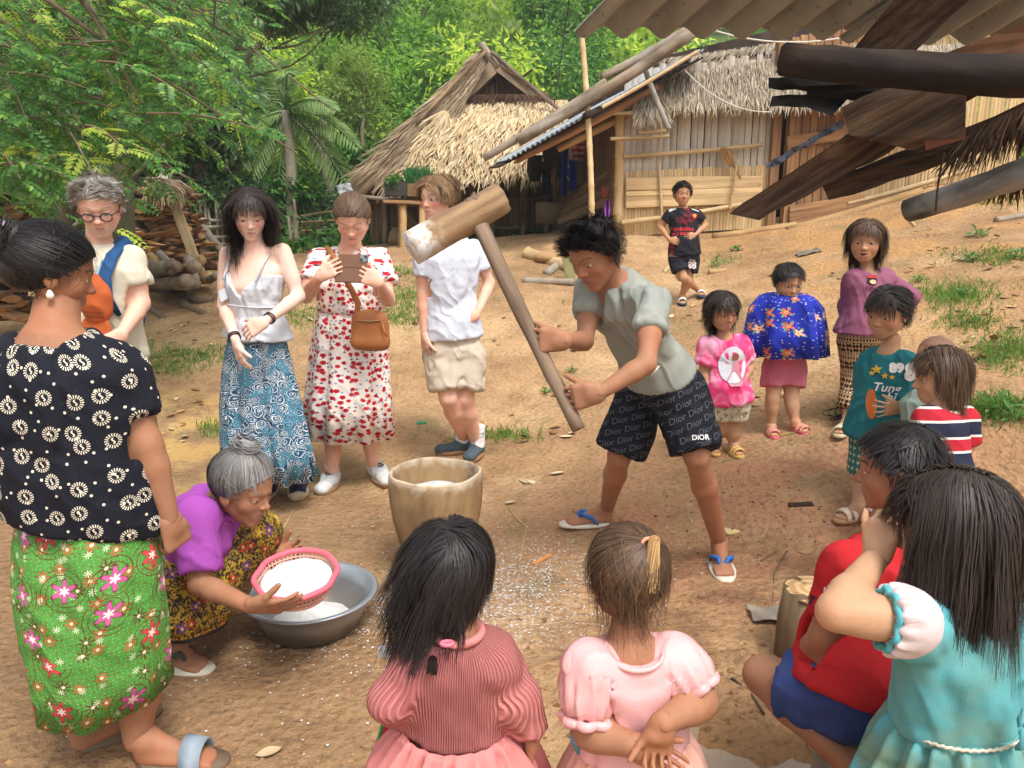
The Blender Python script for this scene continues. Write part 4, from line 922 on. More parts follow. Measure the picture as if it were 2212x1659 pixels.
# ---- hand
def hand_prims(wr, d, pn, th_side, L, curl=.5, spread=.1, thumb=.5, rw=.026, curls=None, thumb_dir=None, cw=(.85, 1.15, .9)):
	"""wr wrist, d hand direction, pn palm normal (the way the palm looks), th_side vector towards the thumb, L hand length (wrist to middle tip)."""
	d = unit(d); pn = unit(np.asarray(pn) - d * (np.asarray(pn) @ d)); sd = unit(np.cross(d, pn)); sd = sd if sd @ np.asarray(th_side) > 0 else -sd; wr = np.asarray(wr, float); k = L / .18; o = []
	pal = wr + d * L * .46
	for i, x in enumerate((.034, .012, -.011, -.032)):                 # metacarpals make the palm
		o.append([ecap(wr + d * .012 * k + sd * x * .55 * k, pal + sd * x * k, .019 * k, .0145 * k, pn, .8), .012 * k])
	o.append([ecap(wr, wr + d * .03 * k, rw * .96, rw * .98, pn, .82), .02 * k])
	o.append([ell(wr + d * .04 * k + sd * .026 * k + pn * .010 * k, (.017 * k, .017 * k, .015 * k)), .02 * k])
	ln = (.078, .086, .080, .062); rad = (.0086, .0089, .0084, .0073)
	for i, x in enumerate((.034, .012, -.011, -.032)):
		c = (curls[i] if curls is not None else curl); p = pal + sd * x * k; an = 0.0; dirn = d + sd * (x / .034) * spread
		for j, (seg, w) in enumerate(zip((.46, .30, .24), cw)):
			an += c * w; v = unit(dirn) * math.cos(an) + pn * math.sin(an); e = p + v * ln[i] * seg * k; r0 = rad[i] * k * (1 - .09 * j)
			o.append([cone(p, e, r0, r0 * .88), .0026 * k]); p = e
	tb = wr + d * .035 * k + sd * .028 * k; tdv = unit(thumb_dir) if thumb_dir is not None else unit(d * .75 + sd * .65 + pn * thumb * .5)
	e1 = tb + tdv * .038 * k; t2 = unit(tdv + (pn * thumb * .8 - sd * .25 * thumb if thumb_dir is None else 0)); e2 = e1 + t2 * .032 * k; e3 = e2 + unit(t2 + pn * thumb * .3) * .024 * k
	o += [[cone(tb, e1, .0155 * k, .0115 * k), .012 * k], [cone(e1, e2, .0112 * k, .0102 * k), .005 * k], [cone(e2, e3, .0102 * k, .0085 * k), .004 * k]]
	return o
# ---- foot (bare) along direction d, sole on the ground point heel
def foot_prims(ank, heel, d, L, ankr, k=1.0):
	d = unit(d); u = A(0, 0, 1); s = unit(np.cross(d, u)); heel = np.asarray(heel, float); w = L * .19; o = []
	hz = heel + u * L * .11
	o.append([cone(ank, hz + d * L * .06, ankr, L * .125), .03]); o.append([cone(hz, heel + d * L * .28 + u * L * .10, L * .125, L * .105), .02])
	o.append([cone(np.asarray(ank) + d * L * .06, heel + d * L * .62 + u * L * .09, ankr * .9, L * .075), .03]); o.append([ecap(heel + d * L * .30 + u * L * .085, heel + d * L * .70 + u * L * .06, L * .14, L * .185, u, .42), .03])
	return o, [(heel + d * L * .74 + s * x * w * 1.75 * sg, L * ll, L * rr) for sg in (1,) for x, ll, rr in ((.42, .22, .055), (.17, .20, .04), (-.05, .18, .038), (-.27, .15, .036), (-.46, .12, .034))], s
# ---------------------------------------------------------------- heads, hair, people, clothes
def HF(face, up):
	f = unit(face); u = np.asarray(up, float); u = unit(u - f * (u @ f)); return np.cross(u, f), f, u      # the person's left, front, up
CRC = A(0, -.06, .14); CRR = A(.345, .425, .365)
def head_prims(nose=1.0, jaw=1.0, cheek=1.0, mouth=0.0, child=0.0, lips=1.0, ear=1.0, noseL=1.0):
	ch = child; o = []; jd = -.42 + .05 * ch
	o.append([ell(CRC, CRR), .05])
	o.append([ell((0, .10, -.12), (.275 * lerp(1, 1.06, ch), .265, .33)), .10])
	for s in (-1, 1):
		o.append([cone((s * .215 * jaw, -.03, -.20), (s * .07 * jaw, .235, jd + .03), .085, .065), .08]); o.append([ell((s * .165, .20, -.09 - .03 * ch), (.10 * cheek, .11, .10 * cheek)), .08])
		o.append([cone((s * .04, .335, .105), (s * .20, .255, .10), .035, .03), .06])
	o.append([cone((-.04, .255, jd), (.04, .255, jd), .06, .06), .06]); o.append([ell((0, .285, -.26), (.13, .075, .10)), .06])
	sub = []
	for s in (-1, 1): sub.append((ell((s * .145, .385, .02), (.085, .07, .05)), .06))
	p2 = []
	p2.append([cone((0, .325, .05), (0, .40 + .03 * (noseL - 1), -.09), .032, .040), .035]); p2.append([ell((0, .415 + .035 * (noseL - 1), -.105), (.047 * nose, .045, .040)), .03])
	for s in (-1, 1):
		p2.append([ell((s * .052 * nose, .375, -.118), (.034 * nose, .042, .030)), .02]); p2.append([ell((s * .143, .268, .02), (.078, .075, .068)), .015])
		p2.append([cone((s * .085, .335, .052), (s * .20, .288, .045), .012, .012), .02])
	mo = mouth * .035
	p2.append([cone((-.085, .325, -.238 + mo * .2), (0, .362, -.226 + mo * .3), .012, .021 * lips), .012]); p2.append([cone((.085, .325, -.238 + mo * .2), (0, .362, -.226 + mo * .3), .012, .021 * lips), .012])
	p2.append([cone((-.075, .325, -.262 - mo), (0, .355, -.274 - mo * 1.4), .012, .025 * lips), .012]); p2.append([cone((.075, .325, -.262 - mo), (0, .355, -.274 - mo * 1.4), .012, .025 * lips), .012])
	sub2 = [(cone((-.09, .352, -.250), (.09, .352, -.250), .007 + mo * .55, .007 + mo * .55), .008)]
	for s in (-1, 1): sub2.append((ell((s * .028 * nose, .40, -.142), (.014, .02, .012)), .01))
	for s in (-1, 1):
		R = np.array([(1, 0, 0), (0, .93, .36), (0, -.36, .93)]); R[0] = (.9, -.42 * s, 0) if False else R[0]
		p2.append([ell((s * .345, -.05, -.03), (.030, .075 * ear, .125 * ear), R), .02])
		p2.append([cone((s * .372, -.085, .06), (s * .372, -.02, .075), .016, .014), .015]); p2.append([cone((s * .372, -.085, .06), (s * .360, -.075, -.08), .016, .014), .015])
		sub2.append((ell((s * .385, -.045, -.01), (.022, .035, .06), R), .02))
	return o, sub, p2, sub2
def paint_head(V, pr):
	"""Colour of a face: lips, brows, eyes, flush, painted shade at nostrils and lip line. V local. Values multiply the skin colour."""
	x, y, z = V[:, 0], V[:, 1], V[:, 2]; ax = np.abs(x); c = np.ones((len(V), 3)); front = y > .12
	sk = np.array(pr.get('base', (.8, .6, .5)))
	def put_(mask, col, a=1.0):
		m = (mask * a)[:, None]; c[:] = c * (1 - m) + np.array(col) / sk * m if not pr.get('rel') else c * (1 - m) + np.array(col) * m
	bl = np.exp(-(((ax - .19) / .09) ** 2 + ((z + .09) / .085) ** 2)) * front; c[:, 1] *= 1 - .20 * bl * pr.get('blush', 1); c[:, 2] *= 1 - .20 * bl * pr.get('blush', 1)
	nb = np.exp(-((x / .06) ** 2 + ((z + .11) / .06) ** 2)) * (y > .34); c[:, 1] *= 1 - .14 * nb; c[:, 2] *= 1 - .14 * nb
	if pr.get('beard') is not None:
		bm = sm(-z, .17, .24) * (y > -.02) * (1 - np.exp(-((x / .1) ** 2 + ((z + .25) / .035) ** 2))); put_(np.clip(bm, 0, 1), pr['beard'], pr.get('beard_a', .5))
	lp = pr.get('lip', (.55, .24, .22)); mo = pr.get('mouth', 0) * .035; lw = .098
	ez = np.where(z > -.25, (z + .25) / (.030 + mo * .6), (z + .25) / (.048 + mo * 1.6)); m = sm(1 - ((x / lw) ** 2 + ez ** 2), 0, .35) * (y > .27); put_(m, lp, .85)
	if mo > .008: put_(sm(1 - ((x / .07) ** 2 + ((z + .252 + mo * .5) / (mo * 1.0 + .006)) ** 2), 0, .4) * (y > .25), (.10, .03, .03))
	else: put_(sm(1 - ((x / .085) ** 2 + ((z + .250) / .008) ** 2), 0, .6) * (y > .27), (.22, .08, .07), .8)  # dark line paints the shade between closed lips
	put_(sm(1 - (((ax - .03) / .02) ** 2 + ((z + .142) / .013) ** 2), 0, .6) * (y > .33), (.16, .07, .05), .7)  # dark spots paint the shade in the nostrils
	op = pr.get('eye', 1.0); zc = .018 - .012 * (1 - op); he = .010 + .026 * op; ex = (ax - .145) / .073; tilt = (ax - .145) * pr.get('slant', .10); ee = ex ** 2 + ((z - zc - tilt) / he) ** 2; fr = y > .20
	top = (z - zc - tilt) > -.002
	put_(sm(pr.get('lash', 1.6) - ee, 0, .35) * top * fr, (.06, .035, .03), .8); put_(sm(1.35 - ee, 0, .3) * (~top) * fr, (.25, .14, .11), .45)
	put_(sm(1 - ee, 0, .25) * fr, (.62, .58, .55))
	gx = pr.get('gaze', 0.0); ii = ((x - np.sign(x) * .145 - gx * .03) / .036) ** 2 + ((z - zc - tilt + pr.get('down', .2) * .012) / .036) ** 2; put_(sm(1 - ii, 0, .25) * sm(1 - ee, 0, .2) * fr, pr.get('iris', (.045, .025, .018)))
	# lid crease and brow
	br = pr.get('brow', (.06, .04, .03)); bz = .118 + .015 * pr.get('browup', 0) + .03 * (1 - ((ax - .15) / .10) ** 2) - .012; bm = sm(1 - ((ax - .145) / .095) ** 2, 0, .25) * sm(1 - ((z - bz) / (.017 * pr.get('browt', 1))) ** 2, 0, .5) * (y > .12); put_(bm, br, pr.get('browa', .8))
	return np.clip(c, 0, 3)
HAIRLINE = (np.array([-.6, -.30, -.12, .0, .06, .16, .26, .34, .40]), np.array([-.33, -.31, -.16, -.06, .06, .14, .25, .31, .35]))
def hairline(y, lift=0.0): return np.interp(y, *HAIRLINE) + lift
def hair_mat(name, c0, c1, rough=.36, tip=None):
	n = NT(name, .48, .32); r = n.island(); c = n.mix(c0, c1, r); c = n.hsv(c, .5, 1.0, (n.noise(n.obj(), 30, 3) - .5) * .7 + 1.0)
	return n.done(c, n.bump(n.noise(n.obj(), 150, 2), .3, .002))
class Hair:
	rg = .055
	def __init__(s, hd): s.hd = hd
	def roots(s, n, rng, lift=0.0, mask=None):
		out = []; tot = 0
		while tot < n:
			d = rdir(rng, n * 3); p = CRC + d * CRR; m = p[:, 2] > hairline(p[:, 1], lift) + .02 * rng.normal(size=len(p))
			if mask is not None: m &= mask(p)
			out.append(p[m]); tot += m.sum()
			if m.sum() == 0: break
		return np.concatenate(out)[:n]
	def grow(s, root, comb, L, seg=9, vol=.05, stiff=.35, noise=.15, rng=None, grav=.0, clump=.0, push=True, wave=0.0, volfn=None, lock=.55, per=22):
		n = len(root); p = CRC + (root - CRC) * (1 + s.rg / CRR);  L = np.broadcast_to(L, (n,)); st = (L / seg)[:, None]; pts = [p.copy()]; g = s.hd.g; rv = rdir(rng, n) * noise * (.4 + rng.random((n, 1)))
		cl = np.stack([vnoise(root * 1.0, 9.0, 3 + 20 * k) for k in range(3)], 1) * clump; d = None; vv = (vol * (.35 + .65 * rng.random(n)))
		if volfn is not None: vv = vv * volfn(root)
		for i in range(seg):
			w = unit_rows(comb(p, root)) + rv + cl + g * grav * ((i + 1) / seg)
			if wave: w = w + np.stack([np.sin(i * 1.1 + root[:, 1] * 14), np.cos(i * 1.3 + root[:, 0] * 11), 0 * root[:, 0]], 1) * wave
			q = (p - CRC) / CRR; ln = np.linalg.norm(q, axis=1); no = unit_rows(q / CRR); near = np.clip((1.35 - ln) / .25, 0, 1)[:, None]
			dn = (w * no).sum(1)[:, None]; w = w - no * np.minimum(dn, 0) * near - no * np.maximum(dn, 0) * near * .6
			w = unit_rows(w); d = w if d is None else unit_rows(d * stiff + w * (1 - stiff)); p = p + d * st
			if push:
				rr = CRR + s.rg * .9 + (vv * min(1.0, (i + 1) / 3))[:, None]; q = (p - CRC) / rr; ln = np.linalg.norm(q, axis=1)[:, None]; p = np.where(ln < 1, CRC + (p - CRC) / np.maximum(ln, 1e-3), p)
			pts.append(p.copy())
		pts = np.stack(pts, 1)                      # n, seg+1, 3 (head units)
		if lock and n > 3 * per:                    # gather strands into locks
			gi = rng.choice(n, n // per, replace=False); near_ = np.empty(n, int)
			for a in range(0, n, 512): near_[a:a + 512] = np.argmin(((root[a:a + 512, None] - root[gi][None]) ** 2).sum(2), 1)
			wt = (lock * (.5 + .5 * rng.random(n)))[:, None, None] * (np.linspace(0, 1, seg + 1) ** 1.2)[None, :, None]; pts = pts + (pts[gi][near_] - pts) * wt
		return pts
	def ribbons(s, pts, w, taper=.25, outc=None):
		n, m, _ = pts.shape; W3 = s.hd.world(pts.reshape(-1, 3)).reshape(n, m, 3); tg = np.gradient(W3, axis=1); c = s.hd.c if outc is None else outc
		out = W3 - c; sd = np.cross(tg, out); sd /= np.linalg.norm(sd, axis=2)[..., None] + 1e-9; ww = (w * np.linspace(1, taper, m))[None, :, None]
		V = np.stack([W3 - sd * ww, W3 + sd * ww], 2).reshape(-1, 3); b = (np.arange(n)[:, None] * m + np.arange(m - 1)[None, :]).reshape(-1) * 2
		return V, np.stack([b, b + 1, b + 3, b + 2], 1)
class Head:
	def __init__(s, c, face, up, hh): s.c = np.asarray(c, float); s.s, s.f, s.u = HF(face, up); s.hh = hh; s.R = np.stack([s.s, s.f, s.u]); s.g = s.R @ A(0, 0, -1)
	def world(s, p): return s.c + (np.asarray(p) * s.hh) @ s.R
	def local(s, p): return ((np.asarray(p) - s.c) @ s.R.T) / s.hh
	def mesh(s, vox=.011, **kw):
		"""Coarse skull with a fine face let into it."""
		o, sub, p2, sub2 = head_prims(**kw); out = []
		for lo, hi, v in ((A(-.45, -.56, -.56), A(.45, .52, .58), .025), (A(-.335, .125, -.50), A(.335, .52, .33), vox)):
			fd = Field(lo, hi, v)
			for p in o: fd.add(*p)
			for c in sub: fd.add(c[0], c[1], 's')
			for p in p2: fd.add(*p)
			for c in sub2: fd.add(c[0], c[1], 's')
			V, F = fd.mesh(); out.append((relax(V, F, 1, .4), F))
			if vox > .018: break
		if len(out) == 1: return out[0]
		V0, F0 = out[0]; V1, F1 = out[1]; inn = ((V0 > A(-.335, .125, -.50) + .02) & (V0 < A(.335, .6, .33) - .02)).all(1); F0 = F0[~inn[F0].all(1)]
		lo, hi = A(-.335, .125, -.50), A(.335, .52, .33); edge = ((V1 < lo + vox * 1.3) | (V1 > hi - vox * 1.3)).any(1); F1 = F1[~edge[F1].all(1)]
		return np.concatenate([V0, V1]), np.concatenate([F0, F1 + len(V0)])
	def cap(s, grow=.02, vox=.022, lift=0.0, extra=()):
		fd = Field(A(-.7, -.9, -.8), A(.7, .7, .85), vox); fd.add(ell(CRC, CRR + grow), .02)
		for e in extra: fd.add(*e)
		fd.cut(lambda X: np.where(((X - np.asarray(CRC, f32)) / np.asarray(CRR, f32) ** 1) @ np.ones(3, f32) > -9, hairline(X[..., 1], lift) - X[..., 2], -1) * .8 if not extra else np.where(np.sqrt((((X - np.asarray(CRC, f32)) / np.asarray(CRR + grow + .03, f32)) ** 2).sum(-1)) < 1, (hairline(X[..., 1], lift) - X[..., 2]) * .8, -1))
		V, F = fd.mesh(); return relax(V, F, 2), F
class Person:
	def __init__(s, label, base, skin, group=None, name='person'):
		s.root = thing(name, label, 'person', base, group); s.skin = SKINS[skin]; s.bp = []; s.fine = []; s.extra = []; s.skin_name = skin
	def torso(s, B, T, side, st, grow=0.0): s.t = Torso(B, T, side, st); s.bp.append([s.t.prim(0), .03]); return s.t
	def arm(s, sh, el, wr, r=(.048, .04, .036, .026), k=.025):
		sh, el, wr = (np.asarray(x, float) for x in (sh, el, wr)); mid = lerp(el, wr, .28)
		s.bp += [[cone(sh + (el - sh) * .05, el, r[0] * .84, r[1]), k], [cone(sh + (el - sh) * .2, lerp(sh, el, .6), r[0] * .96, lerp(r[0], r[1], .6)), k], [cone(el, mid, r[1] * .96, r[1] * 1.0), k * .6], [cone(mid, wr, r[1] * 1.0, r[3]), k * .6]]
	def leg(s, hip, kn, an, r=(.085, .055, .056, .036), k=.03, calf=None):
		hip, kn, an = (np.asarray(x, float) for x in (hip, kn, an)); ca = lerp(kn, an, .32) + (calf if calf is not None else 0)
		s.bp += [[cone(hip, kn, r[0], r[1]), k], [cone(kn, ca, r[1] * .93, r[2]), k * .7], [cone(ca, an, r[2], r[3]), k * .7]]
	def hand(s, *a, vox=.0054, **kw): s.fine.append((hand_prims(*a, **kw), vox))
	def foot(s, ank, heel, d, L, ankr, toes=True, vox=.007):
		o, tz, sd = foot_prims(ank, heel, d, L, ankr); d = unit(d); pr = list(o)
		if toes:
			for (c, ln, rr) in tz: pr.append([cone(c - d * ln * .6 + A(0, 0, rr * .95 + .004), c + d * ln * .45 + A(0, 0, rr * .8), rr, rr * .9), .006])
		s.fine.append((pr, vox))
	def neck(s, a, b, ra, rb): s.bp.append([cone(a, b, ra, rb), .03])
	def head(s, c, face, up, hh, vox=.012, paint=None, **kw):
		s.h = Head(c, face, up, hh); V, F = s.h.mesh(vox, **kw); pr = dict(rel=False, base=s.skin.node_tree.nodes and C_BASE[s.skin_name], mouth=kw.get('mouth', 0)); pr.update(paint or {})
		s.extra.append((s.h.world(V), F, paint_head(V, pr))); return s.h
	def body(s, vox=.013, cuts=()):
		Vs = []; Fs = []; Cs = []; n = 0
		V, F = mesh_prims(s.bp, vox, cuts); L = [(V, F, np.ones((len(V), 3)))]
		for pr, vx in s.fine: V, F = mesh_prims(pr, vx); L.append((V, F, np.ones((len(V), 3))))
		for V, F, c in L + s.extra: Vs.append(V); Fs.append(F + n); Cs.append(c); n += len(V)
		return put('body', np.concatenate(Vs), np.concatenate(Fs), s.skin, s.root, col=np.concatenate(Cs))
	def cloth(s, name, prims, mat, cuts=(), subs=(), vox=.012, wrinkle=.004, wscale=9.0, stretch=(1, 1, .45), uv='t', k=.02, parent=None, label=None, rel=2, fold=None):
		V, F = mesh_prims(prims, vox, cuts, subs, k, rel); N = normals(V, F)
		if wrinkle:
			q = (V + .05 * np.stack([vnoise(V, 6, 31), vnoise(V, 6, 47), vnoise(V, 6, 53)], 1)) * np.array(stretch); w = np.clip(1 - np.abs(fbm(q, wscale, 2, .45, 5.0)) * 5, 0, 1) ** 2 * 1.6 + fbm(q, wscale * .55, 2, .5, 2.0) * 2.2 + .5 * np.clip(1 - np.abs(fbm(q[:, [1, 2, 0]], wscale * 1.7, 1, .5, 9.0)) * 6, 0, 1) ** 2; V = V + N * np.clip((1.1 - w) * wrinkle, -.003, .04)[:, None]
		if fold is not None: V = V + N * fold(V)[:, None]
		U = None
		if uv in ('t', 'b'):
			a, f, z = s.t.loc(V.astype(f32)); U = np.stack([(np.arctan2(a, -f) if uv == 'b' else np.arctan2(a, f)) * .16, z], 1)
		o = put(name, V, F, mat, parent or s.root, uv=U);
		if label: o['label'] = label
		o_V[o.name] = (V, F); return o
	def hair(s, pieces, mat, cap=True, grow=.02, lift=0.0, name='hair', extra=(), capmat=None):
		"""pieces: list of (pts, width)."""
		h = None
		if cap: V, F = s.h.cap(grow, .03, lift, extra); h = put(name, s.h.world(V), F, capmat or mat, s.root)
		parts = [Hair(s.h).ribbons(*p) for p in pieces]
		if parts: put('strands' if h else name, *merge(*parts), mat, h or s.root, smooth=True)
		return h
o_V = {}
C_BASE = {'pale': C(232, 198, 180)[:3], 'fair': C(226, 180, 156)[:3], 'tan': C(162, 116, 88)[:3], 'brown': C(150, 104, 74)[:3], 'warm': C(182, 138, 106)[:3], 'kid': C(188, 146, 114)[:3]}
def loft(rings, n=72, folds=None, th=.006):
	"""rings: [(centre, side vec, front vec, rx, ry)] top to bottom -> double skin with uv (arc metres, height). folds(ang, v) -> outward metres."""
	m = len(rings); a = np.arange(n) * 2 * np.pi / n; V = []; U = []; z = 0; pc = None
	for i, (c, s, f, rx, ry) in enumerate(rings):
		c = np.asarray(c, float); z += 0 if pc is None else np.linalg.norm(c - pc); pc = c; g = folds(a, i / (m - 1)) if folds else 0 * a
		V.append(c + np.outer(np.cos(a) * (rx + g), s) + np.outer(np.sin(a) * (ry + g), f)); U.append(np.stack([a * .16, np.full(n, -z)], 1))
	V = np.stack(V, 1).reshape(-1, 3); U = np.stack(U, 1).reshape(-1, 2); F = grid_faces(n, m, True); N = normals(V, F); cen = np.mean([np.asarray(r[0]) for r in rings], 0)
	if ((V - cen) * N).sum(1).mean() < 0: F = F[:, ::-1]; N = -N
	k = len(V); i = np.arange(n); j = (i + 1) % n; rim = np.concatenate([np.stack([i * m + m - 1, j * m + m - 1, j * m + m - 1 + k, i * m + m - 1 + k], 1), np.stack([i * m, i * m + k, j * m + k, j * m], 1)])
	return np.concatenate([V, V - N * th]), np.concatenate([F, F[:, ::-1] + k, rim]), np.concatenate([U, U])
def decal(V2, F2, cen, rt, up, cloth, mat, parent, name='print', off=.0025):
	"""Flat artwork (2-D verts) laid on a cloth mesh by projecting it along the view of its own plane."""
	V, F = o_V[cloth.name]; bv = BVHTree.FromPolygons([Vector(v) for v in V], [tuple(f) for f in F]); rt = unit(rt); up = unit(np.asarray(up) - rt * (np.asarray(up) @ rt)); nn = np.cross(rt, up)
	out = []; hit = []
	for (x, y) in V2:
		p = cen + rt * x + up * y; h = bv.ray_cast(Vector(p + nn * .35), Vector(-nn), .8); hit.append(h[0] is not None and np.array(h[1]) @ nn > .12)
		out.append(np.array(h[0]) + nn * off + np.array(h[1]) * off * .5 if h[0] is not None else p)
	out = np.array(out); F2 = np.asarray(F2); ok = np.array(hit)[F2].all(1); e = np.max([np.linalg.norm(out[F2[:, i]] - out[F2[:, (i + 1) % F2.shape[1]]], axis=1) for i in range(F2.shape[1])], 0)
	F2 = F2[ok & (e < .12)]
	return put(name, out, F2, mat, parent, smooth=False) if len(F2) else None
def text2d(txt, height, shear=0.0, bold=0.0, sub=0.02):
	cu = bpy.data.curves.new('t', 'FONT'); cu.body = txt; cu.size = height; cu.align_x = 'CENTER'; cu.align_y = 'CENTER'; cu.shear = shear; cu.offset = bold; cu.resolution_u = 3; ob = bpy.data.objects.new('t', cu); COL.objects.link(ob)
	dg = bpy.context.evaluated_depsgraph_get(); me = bpy.data.meshes.new_from_object(ob.evaluated_get(dg)); import bmesh
	bm = bmesh.new(); bm.from_mesh(me); bmesh.ops.triangulate(bm, faces=bm.faces)
	for _ in range(3):
		es = [e for e in bm.edges if e.calc_length() > sub]
		if not es: break
		bmesh.ops.subdivide_edges(bm, edges=es, cuts=1); bmesh.ops.triangulate(bm, faces=[f for f in bm.faces if len(f.verts) > 3])
	bm.verts.index_update(); V = np.array([v.co[:2] for v in bm.verts]); F = np.array([[v.index for v in f.verts] for f in bm.faces]); bm.free(); bpy.data.objects.remove(ob); bpy.data.curves.remove(cu); bpy.data.meshes.remove(me); return V, F
def disc2d(r, n=24, star=None, ry=None):
	a = np.arange(n) * 2 * np.pi / n; rr = np.full(n, r) if star is None else np.where(np.arange(n) % 2 == 0, r, r * star); V = np.concatenate([np.stack([rr * np.sin(a), (rr if ry is None else rr / r * ry) * np.cos(a)], 1), [[0, 0]]])
	i = np.arange(n); return V, np.stack([(i + 1) % n, i, np.full(n, n)], 1)
def poly2d(pts, step=.03):
	import mathutils.geometry as mg; pts = np.asarray(pts, float); t = np.array(mg.tessellate_polygon([[Vector((x, y, 0)) for x, y in pts]])); return pts, t
# ---------------------------------------------------------------- cloth
def crease(n, o, k=1.0):
	"""Fold relief shared by all garments."""
	w = n.noise(o, 3.0, 2, .5, out=1); q = n.vmath('ADD', o, n.vmath('SCALE', w, .22)); f1 = n.wave(q, 5.0, 5.0, 2, 'DIAGONAL', dsc=1.6); f2 = n.wave(n.scale(q, (1, -1, .55)), 7.0, 6.0, 1, 'DIAGONAL', dsc=1.1)
	m = n.step(n.noise(o, 4.0, 2), .38, .62); r = n.math('POWER', f1, 1.6) * m + n.math('POWER', f2, 2.2) * (1.0 - m) * .8
	return n.bump(n.noise(o, 260, 2), .25, .002, n.bump(r, .42 * k, .016))
def cloth_mat(name, c, rough=.85, mott=.12, dirt=None, dirt_a=.0, weave=900, rib=None, sheen=.0, spec=.2):
	if name in _MC: return _MC[name]
	n = NT(name, rough, spec); o = n.obj(); q = n.noise(o, 7, 4, .6); col = n.hsv(c, .5, 1.0, (q - .5) * mott * 2 + 1.0)
	if dirt is not None: col = n.mix(col, dirt, n.step(n.noise(o, 4.5, 5, .65), .42, .72) * dirt_a)
	h = n.noise(o, 220, 2)
	bm = crease(n, o, 1.0)
	if rib is not None:
		u, v, _ = n.sep(n.uv()); w = n.math('SINE', (u + n.noise(o, 14, 2) * .004) * (2 * math.pi * rib)); col = n.mul(col, n.mix((.78, .72, .72, 1), (1.05, 1.04, 1.04, 1), n.step(w, -.8, .6))); bm = n.bump(w, .8, .003, bm)
	_MC[name] = n.done(col, bm); return _MC[name]
def cells(n, uv, scale, rnd=.8, off=0.0):
	"""Scattered motif cells: returns radius and angle about each motif's centre, and a random colour per cell."""
	p = n.vmath('ADD', uv, (off, off * 1.7, 0.0)); v = n.voro(p, scale, rnd, dim='2D'); d = n.vmath('SCALE', n.vmath('SUBTRACT', p, v['Position']), scale); x, y, _ = n.sep(d)
	r = n.vmath('LENGTH', d, out=1); return r, n.math('ARCTAN2', y, x), n.sep(v['Color']), x, y
def petals(n, r, a, R, k, ph=0.0, depth=.3): return (r < (n.math('COSINE', (a + ph) * float(k)) * (R * depth) + R * (1 - depth)))
def sun_blouse():
	n = NT('black_sun_print', .85, .25); uv = n.uv(); base = n.hsv(C(22, 24, 34), .5, 1.0, (n.noise(n.obj(), 6, 3) - .5) * .6 + 1.0)
	r, a, rc, x, y = cells(n, uv, 14.0, .6); rays = (n.math('SINE', a * 18.0) > .1) * (r > .15) * (r < .27); sq = n.math('ABSOLUTE', x * 1.0 - n.math('SINE', y * 28.0) * .035); squig = (sq < .030) * (n.math('ABSOLUTE', y) < .11)
	dots = (cells(n, uv, 24.0, .9, 3.3)[0] < .085); fleck = n.step(n.noise(uv, 520, 2), .70, .74) * .35
	m = n.math('MINIMUM', rays + squig + dots + fleck, 1.0); return n.done(n.mix(base, C(228, 218, 196), m), crease(n, n.obj(), .8))
def green_sarong():
	n = NT('green_batik', .7, .3); uv = n.uv(); o = n.obj(); base = n.hsv(C(82, 148, 64), .5, 1.0, (n.noise(o, 5, 4) - .5) * .3 + 1.0)
	dt = cells(n, uv, 95.0, .5)[0]; base = n.mix(base, C(150, 204, 120), (dt < .13) * .8); d2 = cells(n, uv, 60.0, .8, 1.1)[0]; base = n.mix(base, C(104, 110, 48), (d2 < .20) * .85)
	r, a, rc, x, y = cells(n, uv, 16.0, .8); pet = petals(n, r, a, .33, 8, 0, .55); c = n.mix(base, C(96, 48, 34), pet); c = n.mix(c, C(206, 96, 62), petals(n, r, a, .27, 8, 0, .6) * (rc[0] > .3)); c = n.mix(c, C(238, 220, 190), (r < .07))
	r, a, rc, x, y = cells(n, uv, 22.0, .9, 5.3); c = n.mix(c, C(226, 232, 196), petals(n, r, a, .22, 8, 0, .7) * (rc[1] > .45))
	r, a, rc, x, y = cells(n, uv, 8.6, .9, 9.7); on_ = (rc[1] > .35); big = petals(n, r, a, .30, 6, .4, .3) * on_; st = n.math('ABSOLUTE', n.math('SINE', r * 26.0 + a * 2.0)); stem = (st < .24) * (r < .52) * (r > .26) * on_
	c = n.mix(c, C(92, 60, 36), stem); c = n.mix(c, n.mix(C(196, 92, 150), C(206, 70, 74), (rc[0] > .5)), big); c = n.mix(c, C(120, 40, 60), (petals(n, r, a, .30, 6, .4, .3) - petals(n, r, a, .265, 6, .4, .3)) * on_); c = n.mix(c, C(240, 226, 214), petals(n, r, a, .11, 6, .4, .3) * on_)
	v = n.sep(uv)[1]; c = n.mix(c, C(232, 214, 176), (v < -.735) * (v > -.752)); return n.done(c, crease(n, n.obj(), .8))
def gold_sarong():
	n = NT('gold_batik', .75, .3); uv = n.uv(); o = n.obj(); w = n.noise(uv, 60, 3, .6, 1.5); base = n.mix(C(52, 40, 30), C(172, 138, 48), n.step(w, .47, .56))
	r, a, rc, x, y = cells(n, uv, 17.0, .8); m = petals(n, r, a, .36, 5, 0, .35) * (rc[2] > .2); c = n.mix(base, C(30, 24, 24), petals(n, r, a, .41, 5, 0, .35) * (rc[2] > .2)); c = n.mix(c, n.mix(n.mix(C(166, 44, 36), C(112, 58, 126), (rc[0] > .6)), C(206, 166, 40), (rc[0] > .82)), m); c = n.mix(c, C(220, 190, 110), petals(n, r, a, .12, 5, 0, .35) * (rc[2] > .2))
	v = n.sep(uv)[1]; c = n.mix(c, C(44, 50, 58), (v < -.44)); c = n.mix(c, C(210, 180, 90), (cells(n, uv, 60.0, .1)[0] < .2) * (v < -.42) * (v > -.44)); return n.done(c, crease(n, n.obj(), .8))
